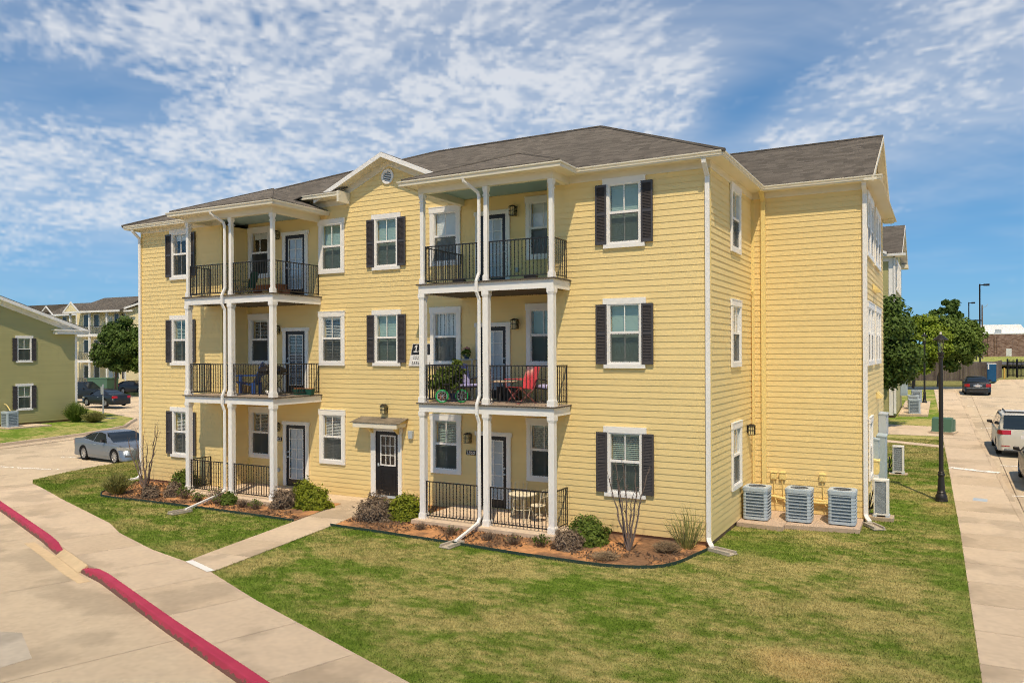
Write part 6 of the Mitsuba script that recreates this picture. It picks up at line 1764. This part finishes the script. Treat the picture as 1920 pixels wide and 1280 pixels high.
ent(GH, 'roof', MB().tm(slab([(-60, 13.75), (-46.25, 13.75), (-46.25, 3.5), (-60, 3.5)], lambda x, y: 6.25 - 0.345 * (y - 13.2), 0.06)).tm(slab([(-60, 3.5), (-46.25, 3.5), (-46.25, -6), (-60, -6)], lambda x, y: 9.6 - 0.345 * (3.5 - y), 0.06)), 'mat_shingle')
rk = MB()
for y0, y1 in ((3.5, 13.75),):
    za, zb = 6.25 - .345 * (y0 - 13.2), 6.25 - .345 * (y1 - 13.2)
    rk.hexa([(-46.28, y0, za - .26), (-46.24, y0, za - .26), (-46.28, y1, zb - .26), (-46.24, y1, zb - .26), (-46.28, y0, za - .05), (-46.24, y0, za - .05), (-46.28, y1, zb - .05), (-46.24, y1, zb - .05)])
    rk.hexa([(-46.8, y0, za - .25), (-46.25, y0, za - .25), (-46.8, y1, zb - .25), (-46.25, y1, zb - .25), (-46.8, y0, za - .22), (-46.25, y0, za - .22), (-46.8, y1, zb - .22), (-46.25, y1, zb - .22)])
    rk.hexa([(-46.8, y0, za - .50), (-46.76, y0, za - .50), (-46.8, y1 - .6, zb - .30), (-46.76, y1 - .6, zb - .30), (-46.8, y0, za - .25), (-46.76, y0, za - .25), (-46.8, y1 - .6, zb - .03), (-46.76, y1 - .6, zb - .03)])
ent(GH, 'rake_board', rk, 'mat_white')
ent(GH, 'eave_return', MB().box(-46.8, -46.3, 11.6, 13.75, 5.72, 5.949), 'mat_white')
ent(GH, 'eave_return', MB().box(-46.8, -46.2, 11.5, 13.8, 5.95, 6.03), 'mat_white')
condenser(-45.5, 8.15, 'grey condenser unit against the green house at the left edge', 1.15, -0.08, group=None)
ent(GH, 'refrigerant_line', MB().tube([(-46.75, 8.5, 1.3), (-46.5, 8.5, 1.25), (-46.0, 8.4, 1.0), (-45.7, 8.3, .9)], .03, 8), 'mat_siding_trim', smooth=40)
tag(ent(None, 'equipment_pad', MB().box(-46.3, -44.6, 7.6, 10.2, -.3, -.05), 'mat_walk_b'), 'concrete pad under the condenser of the green house', 'pad')
k = thing('sign_post', 'grey metal sign post with a small plate near the green house', 'sign post')
ent(k, 'pole', MB().box(-50.95, -50.87, 17.8, 17.88, -.1, 2.1), 'mat_grey_metal')
ent(k, 'plate', MB().box(-51.05, -50.77, 17.74, 17.78, 1.35, 1.95), 'mat_grey_metal')
tag(ent(None, 'drain_grate', sheet(Polygon([(-47.0, 15.0), (-46.0, 15.2), (-46.1, 15.7), (-47.1, 15.5)]), -0.045, 0.03), 'mat_grey_dark'), 'dark drain grate in the lawn beyond the green house', 'grate')

# green building at right: wall end and side of a wing like the near one
GR = thing('green_building', 'three storey olive green building behind the trees at right', 'building')
gb0 = float(gz(2.2, 33)) + 0.02
S = tr(0, 0, gb0) @ sc(1, 1, 1.085)
WG1, WG2 = S @ frame((0, 33, 0), (1, 0, 0), (0, -1, 0)), S @ frame((2.2, 0, 0), (0, 1, 0), (1, 0, 0))
siding(GR, WG1, 2.2, 0, ZT, [], 'mat_siding_green', mode='stuff', x_start=-9)
gwh = [hole(u, z) for u in (34.2, 35.6, 37.4, 38.8) for z in FL[1:]]
siding(GR, WG2, 41, 0, ZT, gwh, 'mat_siding_green', mode='stuff', top=[(33.02, 0), (41, 0), (41, ZT), (37, 10.6), (33.02, ZT)])
for u in (34.2, 35.6, 37.4, 38.8):
    for z in FL[1:]:
        window(GR, WG2, u, z, True, 'white')
ent(GR, 'wall', MB().box(-12, 2.0, 33.2, 41, 0, 8.6), 'mat_siding_green', M=S)
ent(GR, 'foundation', MB().box(-9, 2.15, 33.05, 41, -.6, .02), 'mat_foundation', M=S)
ent(GR, 'downspout', MB().box(2.12, 2.24, 32.86, 32.97, .1, 8.7), 'mat_white', M=S)
ent(GR, 'corner_board', MB().box(1.86, 2.1, 32.94, 32.985, 0, 8.6).box(-9, 2.1, 32.95, 32.99, 8.5, 8.8), 'mat_white', M=S)
ent(GR, 'roof', MB().tm(slab([(-9, 32.6), (2.6, 32.6), (2.6, 37), (-9, 37)], lambda x, y: 8.88 + .47 * (y - 32.55), .06)).tm(slab([(-9, 37), (2.6, 37), (2.6, 41.4), (-9, 41.4)], lambda x, y: 8.88 + .47 * (41.45 - y), .06)), 'mat_shingle', M=S)
ent(GR, 'gutter', MB().tm(sweep([(-9, 32.6), (2.68, 32.6), (2.68, 33.0)], [(0, 8.75), (.1, 8.75), (.12, 8.88), (0, 8.88)])), 'mat_white', M=S)
ent(GR, 'soffit', MB().box(-9, 2.65, 32.6, 33, 8.76, 8.79).box(2.2, 2.65, 32.6, 33.6, 8.76, 8.79).box(2.2, 2.65, 40.4, 41.5, 8.72, 8.95), 'mat_cream', M=S)
rk = MB()
for y0, y1 in ((32.6, 37), (37, 41.4)):
    z = lambda y: 8.88 + .47 * (4.4 - abs(y - 37))
    rk.hexa([(2.58, y0, z(y0) - .16), (2.62, y0, z(y0) - .16), (2.58, y1, z(y1) - .16), (2.62, y1, z(y1) - .16), (2.58, y0, z(y0) - .02), (2.62, y0, z(y0) - .02), (2.58, y1, z(y1) - .02), (2.62, y1, z(y1) - .02)])
    rk.hexa([(2.2, y0, z(y0) - .12), (2.6, y0, z(y0) - .12), (2.2, y1, z(y1) - .12), (2.6, y1, z(y1) - .12), (2.2, y0, z(y0) - .10), (2.6, y0, z(y0) - .10), (2.2, y1, z(y1) - .10), (2.6, y1, z(y1) - .10)])
for a, b, za, zb in ((-1.2, 0.3, 10.3, 9.62), (0.3, 1.8, 9.62, 8.98)):
    rk.hexa([(a, 32.3, za - .16), (b, 32.3, zb - .16), (a, 32.36, za - .16), (b, 32.36, zb - .16), (a, 32.3, za), (b, 32.3, zb), (a, 32.36, za), (b, 32.36, zb)])
ent(GR, 'rake_board', rk, 'mat_white', M=S)
ent(GR, 'front_gable', MB().tm(slab([(-1.2, 32.3), (1.85, 32.3), (1.85, 32.6), (-1.2, 36)], lambda x, y: 10.32 - .445 * (x + 1.2), .05)), 'mat_shingle', M=S)
for (x, y, s, l) in ((3.15, 35.0, 1.05, 'grey condenser nearest in the cluster by the far green building'), (3.0, 38.2, 1.05, 'darker condenser in the middle of the far cluster'), (3.05, 43.5, 1.05, 'condenser farthest back in the far cluster')):
    condenser(x, y, l, s, float(gz(x, y)) - .02, group=None)
tag(ent(None, 'equipment_pad', sheet(Polygon([(2.3, 34.2), (3.9, 34.2), (3.9, 45), (2.3, 45)]), 0.0, .3), 'mat_walk_b'), 'concrete pad under the far cluster of condensers', 'pad')
k = thing('electrical_cabinet', 'tall grey cabinet on the side of the far green building', 'cabinet')
ent(k, 'box', MB().box(2.22, 2.62, 38.6, 39.7, gb0 + .9, gb0 + 3.1), 'mat_cabinet')
ent(k, 'front_panel', MB().box(2.26, 2.58, 38.58, 38.60, gb0 + 1.0, gb0 + 3.0), 'mat_cabinet')

# yellow building far left
FY = thing('far_apartment_building', 'pale yellow apartment building with stacked balconies far at left', 'building')
F0 = tr(-82.2, 40.0, 0.55) @ rz(math.radians(4))
plain('mat_far_window', (0.045, 0.06, 0.065), 0.15, 0.7)
def fbox(nm, m, *b, **kw):
    return ent(FY, nm, MB().box(*b), m, M=F0, **kw)
fbox('wall', 'mat_siding_far', -6.5, 3.2, 0.0, 10, -.6, 8.9)
fbox('wall', 'mat_siding_far', 3.2, 16, -0.9, 10, -.6, 8.9)
ent(FY, 'gable_wall', MB().poly(Polygon([(3.2, 8.9), (17, 8.9), (17, 11.9), (3.2, 9.0)]), 0, .2, np.array([[1, 0, 0, 0], [0, 0, -1, -.7], [0, 1, 0, 0], [0, 0, 0, 1.0]])), 'mat_siding_far', M=F0)
def hull(*p):
    return trimesh.convex.convex_hull(np.array(p, float))
ent(FY, 'roof', hull((-5.8, -2, 8.9), (3.6, -2, 8.9), (-3.6, 1.6, 10.75), (3.6, 1.6, 10.75), (3.6, 8, 10.75), (-3.6, 8, 10.75), (-5.8, 8, 8.9), (3.6, 8, 8.9), (-5.8, -2, 8.82), (3.6, -2, 8.82)), 'mat_shingle', M=F0)
ent(FY, 'roof', hull((1.4, -1.4, 8.75), (18, -1.4, 12.15), (18, 7, 13.7), (1.4, 7, 10.5), (1.4, -.85, 8.75), (18, -.85, 12.0), (18, 7, 9), (1.4, 7, 9)), 'mat_shingle', M=F0)
ent(FY, 'rake_board', MB().hexa([(2.5, -1.46, 8.78), (18, -1.46, 11.96), (2.5, -1.40, 8.78), (18, -1.40, 11.96), (2.5, -1.46, 9.0), (18, -1.46, 12.18), (2.5, -1.40, 9.0), (18, -1.40, 12.18)]), 'mat_white', M=F0)
ent(FY, 'entry_gable', MB().poly(Polygon([(-5.9, 8.95), (-3.4, 8.95), (-4.65, 9.95)]), 0, .1, np.array([[1, 0, 0, 0], [0, 0, -1, -2.0], [0, 1, 0, 0], [0, 0, 0, 1.0]])), 'mat_siding_far', M=F0)
for a, b in (((-6.1, 8.85), (-4.65, 10.05)), ((-4.65, 10.05), (-3.2, 8.85))):
    ent(FY, 'gable_trim', MB().hexa([(a[0], -2.16, a[1] - .16), (b[0], -2.16, b[1] - .16), (a[0], -2.08, a[1] - .16), (b[0], -2.08, b[1] - .16), (a[0], -2.16, a[1] + .06), (b[0], -2.16, b[1] + .06), (a[0], -2.08, a[1] + .06), (b[0], -2.08, b[1] + .06)]), 'mat_white', M=F0)
ent(FY, 'gutter', MB().box(-6.0, 3.6, -2.12, -1.98, 8.72, 8.94).box(2.4, 5.0, -1.5, -1.38, 8.72, 8.9), 'mat_white', M=F0)
for k_, z in enumerate((0, 3.1, 6.2)):
    for x in (-5.4, -2.0, 1.0):
        ent(FY, 'post', MB().box(x - .1, x + .1, -1.75, -1.55, z, z + (2.85 if k_ < 2 else 2.6)), 'mat_white', M=F0)
    if k_:
        ent(FY, 'balcony', MB().box(-5.6, 1.2, -1.8, 0, z - .28, z), 'mat_white', M=F0)
    r = MB().box(-5.4, 1.0, -1.68, -1.64, z + .97, z + 1.0).box(-5.4, 1.0, -1.68, -1.64, z + .08, z + .11)
    for x in np.arange(-5.3, 1.0, .13):
        r.box(x, x + .022, -1.67, -1.65, z + .1, z + .98)
    ent(FY, 'railing', r, 'mat_black_metal', M=F0)
    for x, w, dr_ in ((-4.7, .8, 0), (-2.9, .8, 0), (-0.6, .85, 1), (.6, .7, 0)):
        zz = z + (.05 if dr_ else .95)
        h_ = 2.0 if dr_ else 1.45
        wn = ent(FY, 'door' if dr_ else 'window', MB().box(x - w / 2 - .12, x + w / 2 + .12, -.05, 0, zz - .1, zz + h_ + .14), 'mat_white', M=F0)
        ent(wn, 'pane', MB().box(x - w / 2, x + w / 2, -.06, -.045, zz, zz + h_), 'mat_far_window' if not dr_ else 'mat_blind_white', M=F0)
    for x in (2.3, 6.4, 11):
        yy = 0.0 if x < 3 else -.9
        wn = ent(FY, 'window', MB().box(x - .5, x + .5, yy - .05, yy, z + .85, z + 2.5), 'mat_white', M=F0)
        ent(wn, 'pane', MB().box(x - .38, x + .38, yy - .065, yy - .045, z + .98, z + 2.35).box(x - .38, x + .38, yy - .066, yy - .066 + .01, z + 1.64, z + 1.66), 'mat_far_window', M=F0)
        if x < 3:
            for s in (-1, 1):
                ent(FY, 'shutter', MB().box(x + s * .66 - .15, x + s * .66 + .15, yy - .05, yy, z + .9, z + 2.4), 'mat_shutter', M=F0)
ent(FY, 'corner_board', MB().box(3.1, 3.3, -.96, -.88, 0, 8.8).box(-6.6, -6.4, -.06, .02, 0, 8.8), 'mat_white', M=F0)
FY2 = thing('far_apartment_building', 'farthest yellow building glimpsed left of the stacked balconies', 'building')
F1 = tr(-100.5, 46, 0.9) @ rz(math.radians(4))
ent(FY2, 'wall', MB().box(-12, 5, 0, 9, -1, 8.8), 'mat_siding_far', M=F1)
ent(FY2, 'roof', MB().tm(slab([(-3, -1.6), (6, -1.6), (5, 1.8), (-2, 1.8)], lambda x, y: 8.9 + .5 * (y + 1.6), .08)).box(-12, 6, 1.8, 9, 9.5, 10.55), 'mat_shingle', M=F1)
for a_, b_ in (((-4, 8.75), (-2.6, 9.9)), ((-2.6, 9.9), (-1.2, 8.75))):
    ent(FY2, 'gable_trim', MB().hexa([(a_[0], -1.7, a_[1]), (b_[0], -1.7, b_[1]), (a_[0], -1.6, a_[1]), (b_[0], -1.6, b_[1]), (a_[0], -1.7, a_[1] + .2), (b_[0], -1.7, b_[1] + .2), (a_[0], -1.6, a_[1] + .2), (b_[0], -1.6, b_[1] + .2)]), 'mat_white', M=F1)
ent(FY2, 'gutter', MB().box(-4, 6, -1.7, -1.6, 8.7, 8.9), 'mat_white', M=F1)
for z in (0.9, 4.0, 7.1):
    for x in (-1, 2, 4):
        wn = ent(FY2, 'window', MB().box(x - .5, x + .5, -.05, 0, z, z + 1.6), 'mat_white', M=F1)
        ent(wn, 'pane', MB().box(x - .38, x + .38, -.06, -.04, z + .1, z + 1.5), 'mat_far_window', M=F1)
tag(ent(None, 'far_lawn', sheet(Polygon([(-125, 42.5), (-80, 38.8), (-72, 36.5), (-60, 36.5), (-60, 60), (-125, 60)]), 0.12, .4, 8), 'mat_lawn'), 'strip of grass before the far yellow building', None, kind='structure')
k = thing('transformer_box', 'dark green transformer box under the leafy tree at left', 'transformer')
ent(k, 'tank', MB().box(-82.0, -78.4, 36.6, 38, .2, 1.55), 'mat_green_box')
ent(k, 'lid', MB().box(-82.05, -78.35, 36.55, 38.05, 1.55, 1.65), 'mat_green_box')
for i, (x, y, l) in enumerate(((-88.5, 37.6, 'leftmost'), (-86.2, 37.8, 'middle'), (-84.6, 37.7, 'rightmost'))):
    shrub('clipped_shrub', f'{l} of the small dark shrubs before the far yellow building', x, y, .55, .75, 700, .12, 'leaf_dark', 120 + i, z=.1)

# ------------------------------------------------------------------ beyond the right-hand lot
FN = thing('wooden_fence', 'dark weathered wooden fence closing off the end of the right lot', 'fence')
plain('mat_fence', proc(lambda p, n, uv: mix((0.085, 0.065, 0.055), (0.165, 0.135, 0.115), cell_rand(dr.floor(p.x / .15), dr.floor(p.y / .15))) * (0.85 + 0.3 * noise(p.x * 6, p.y * 6, p.z * 2))), 0.9)
def fence_run(a, b, h, sp=.15, w=.14):
    a, b = np.array(a, float), np.array(b, float)
    L = np.linalg.norm(b - a)
    Mf = lambda: tr(a[0], a[1], 0) @ rz(math.atan2(*(b - a)[::-1]))
    rg = jit(int(abs(a[0] * 10) + abs(b[1])))
    for s in np.arange(0, L, sp):
        q = a + (b - a) * s / L
        z = float(gz(*q)) - .1
        ent(FN, 'picket', MB().box(s, s + w, -.012, .012, z, z + h + rg.uniform(-.015, .015)), 'mat_fence', M=Mf())
    z = float(gz(*a)) - .1
    ent(FN, 'rail', MB().box(0, L, .012, .05, z + .4, z + .5).box(0, L, .012, .05, z + h - .4, z + h - .3), 'mat_fence', M=Mf())
fence_run((-1.5, 73.2), (8.9, 74.2), 1.95)
fence_run((8.95, 74.3), (10.4, 83), 1.9, .17, .15)
def iron(lab, a, b, h):
    k = thing('iron_fence', lab, 'fence', 'dark slatted fences beyond the lot')
    a, b = np.array(a, float), np.array(b, float)
    L = np.linalg.norm(b - a)
    z = float(gz(*a)) - .1
    M = tr(a[0], a[1], z) @ rz(math.atan2(*(b - a)[::-1]))
    ent(k, 'rail', MB().box(0, L, -.03, .03, h - .3, h - .22).box(0, L, -.03, .03, .2, .28), 'mat_black_metal', M=M)
    for s in np.arange(0, L + .01, L / round(L / 1.1)):
        ent(k, 'post', MB().box(s - .06, s + .06, -.06, .06, 0, h + .1), 'mat_black_metal', M=M)
    mb = MB()
    for s in np.arange(.1, L, .16):
        mb.box(s, s + .045, -.02, .02, .1, h)
    ent(k, 'picket', mb, 'mat_black_metal', M=M, kind='stuff')
iron('dark slatted fence right of the blue box', (10.9, 82.5), (13.4, 80.0), 1.95)
iron('dark slatted fence cut by the right edge of the photo', (13.5, 80.0), (15.2, 79.5), 2.0)
iron('dark slatted fence behind the tree trunks at right', (-4, 70.5), (2.1, 72.6), 1.6)
k = thing('portable_toilet', 'tall blue box standing at the end of the wooden fence', 'box')
bz = float(gz(8.85, 76.5)) - .1
plain('mat_blue_box', (0.01, 0.085, 0.20), 0.45, 0.4)
M = tr(8.95, 72.6, bz) @ sc(0.8)
ent(k, 'cabin', MB().poly(rrect(.48, .5, .05), 0, 2.15), 'mat_blue_box', M=M)
ent(k, 'roof', MB().poly(rrect(.5, .52, .08), 2.15, 2.25), 'mat_white', M=M)
ent(k, 'door', MB().box(-.36, .36, -.53, -.49, .1, 2.0), 'mat_blue_box', M=M)
ent(k, 'notice', MB().box(-.42, -.28, -.545, -.53, 1.5, 2.1), 'mat_white', M=M)
tag(ent(None, 'bollard', MB().lathe([(0, 0), (.09, 0), (.09, 1.1), (.06, 1.17), (0, 1.18)], 14), plain('mat_yellow', (.62, .40, .08), .6), M=tr(10.5, 80.6, float(gz(10.5, 80.6)) - .15), smooth=40), 'yellow bollard at the gap in the far fence', 'bollard')
ent(None, 'far_road', MB().add(sheet(sbox(9, 118, 80, 134), 0.02, cell=20).mesh().vertices, sheet(sbox(9, 118, 80, 134), 0.02, cell=20).mesh().faces), plain('mat_asphalt', (0.07, 0.07, 0.075), 0.9), kind='structure')
ent(None, 'far_verge', sheet(sbox(-30, 136, 90, 330), 0.02, cell=40), 'mat_lawn', kind='structure')
BR = thing('brick_building', 'low brick building with a white roof far off at right', 'building')
def brick_fn(p, n, uv):
    r = dr.floor(p.z / .2)
    t = p.x / .6 + .5 * (r - 2 * dr.floor(r / 2))
    return mix((0.15, 0.085, 0.06), (0.34, 0.23, 0.18), cell_rand(dr.floor(t), r, 1.0))
plain('mat_brick', proc(brick_fn), .9)
g0 = float(gz(16, 258)) + 0.1
Bm = tr(0, 0, g0)
ent(BR, 'wall', MB().box(11.0, 27.5, 258, 275, -1, 6.6), 'mat_brick', M=Bm)
ent(BR, 'coping', MB().box(10.9, 27.6, 257.9, 275.1, 6.6, 6.85), 'mat_white', M=Bm)
ent(BR, 'roof', MB().hexa([(12.5, 261, 6.85), (27.2, 261, 6.85), (12.5, 274, 6.85), (27.2, 274, 6.85), (13.8, 262, 9.6), (25.2, 262, 9.6), (13.8, 273, 9.6), (25.2, 273, 9.6)]), 'mat_white', M=Bm)
ent(BR, 'roof_vent', MB().box(18.6, 20.2, 259, 260.5, 6.85, 8.1), 'mat_grey_metal', M=Bm)
ent(BR, 'door', MB().box(21.3, 22.7, 257.9, 258.02, 0, 2.3), 'mat_ac_white', M=Bm)
ent(BR, 'utility_box', MB().box(14.2, 15.4, 257, 257.9, 0, 1.2), 'mat_grey_metal', M=Bm)
ent(BR, 'drain_pipe', MB().box(16.5, 16.65, 257.85, 258.02, 0, 6.6).box(18.2, 18.35, 257.85, 258.02, .5, 6.2).box(18.9, 19.0, 257.85, 258.02, .5, 6.0).box(26.8, 26.95, 257.85, 258.02, 0, 6.6), 'mat_mulch', M=Bm)
ent(BR, 'lean_to', MB().box(22.9, 38, 258.5, 266, -1, 2.2), 'mat_mulch', M=Bm)
ent(BR, 'lean_to_roof', MB().box(27.5, 38, 258.2, 266.3, 2.2, 2.5), 'mat_white', M=Bm)
def pole(lab, x, y, h, arm, w=.10, wood=False):
    k = thing('utility_pole' if wood else 'street_light', lab, 'pole' if wood else 'street light')
    z = float(gz(x, y)) - .3
    ent(k, 'pole', MB().tube([(x, y, z), (x, y, z + h)], [w * 1.2, w], 10), 'mat_bark_grey' if wood else 'mat_black_metal')
    if wood:
        ent(k, 'lamp_arm', MB().tube([(x, y, z + h - .6), (x + .6, y, z + h - .5), (x + 1.1, y, z + h + .1), (x + 1.1, y, z + h + .3)], .06, 6), 'mat_grey_metal')
    else:
        ent(k, 'arm', MB().box(x, x + arm, y - .06, y + .06, z + h - .22, z + h - .08), 'mat_black_metal')
        ent(k, 'luminaire', MB().poly(rrect(arm * .32, .22, .06), z + h - .28, z + h, tr(x + arm * .72, y, 0)), 'mat_black_metal')
pole('tall black street light standing before the brick building', 9.3, 110, 12.0, 1.15)
pole('shorter black street light left of the utility pole', 9.0, 152, 11.3, 1.0)
pole('wooden utility pole with a hooked lamp arm', 12.6, 190, 12.6, 1, .16, True)
k = thing('street_light', 'double armed dark street light with a crossbar behind the trees', 'street light')
z = float(gz(10.5, 165)) - .3
ent(k, 'pole', MB().tube([(10.6, 165, z), (10.6, 165, z + 8.4)], .12, 8), 'mat_black_metal')
ent(k, 'arm', MB().box(9.6, 11.5, 164.9, 165.1, z + 8.1, z + 8.4), 'mat_black_metal')
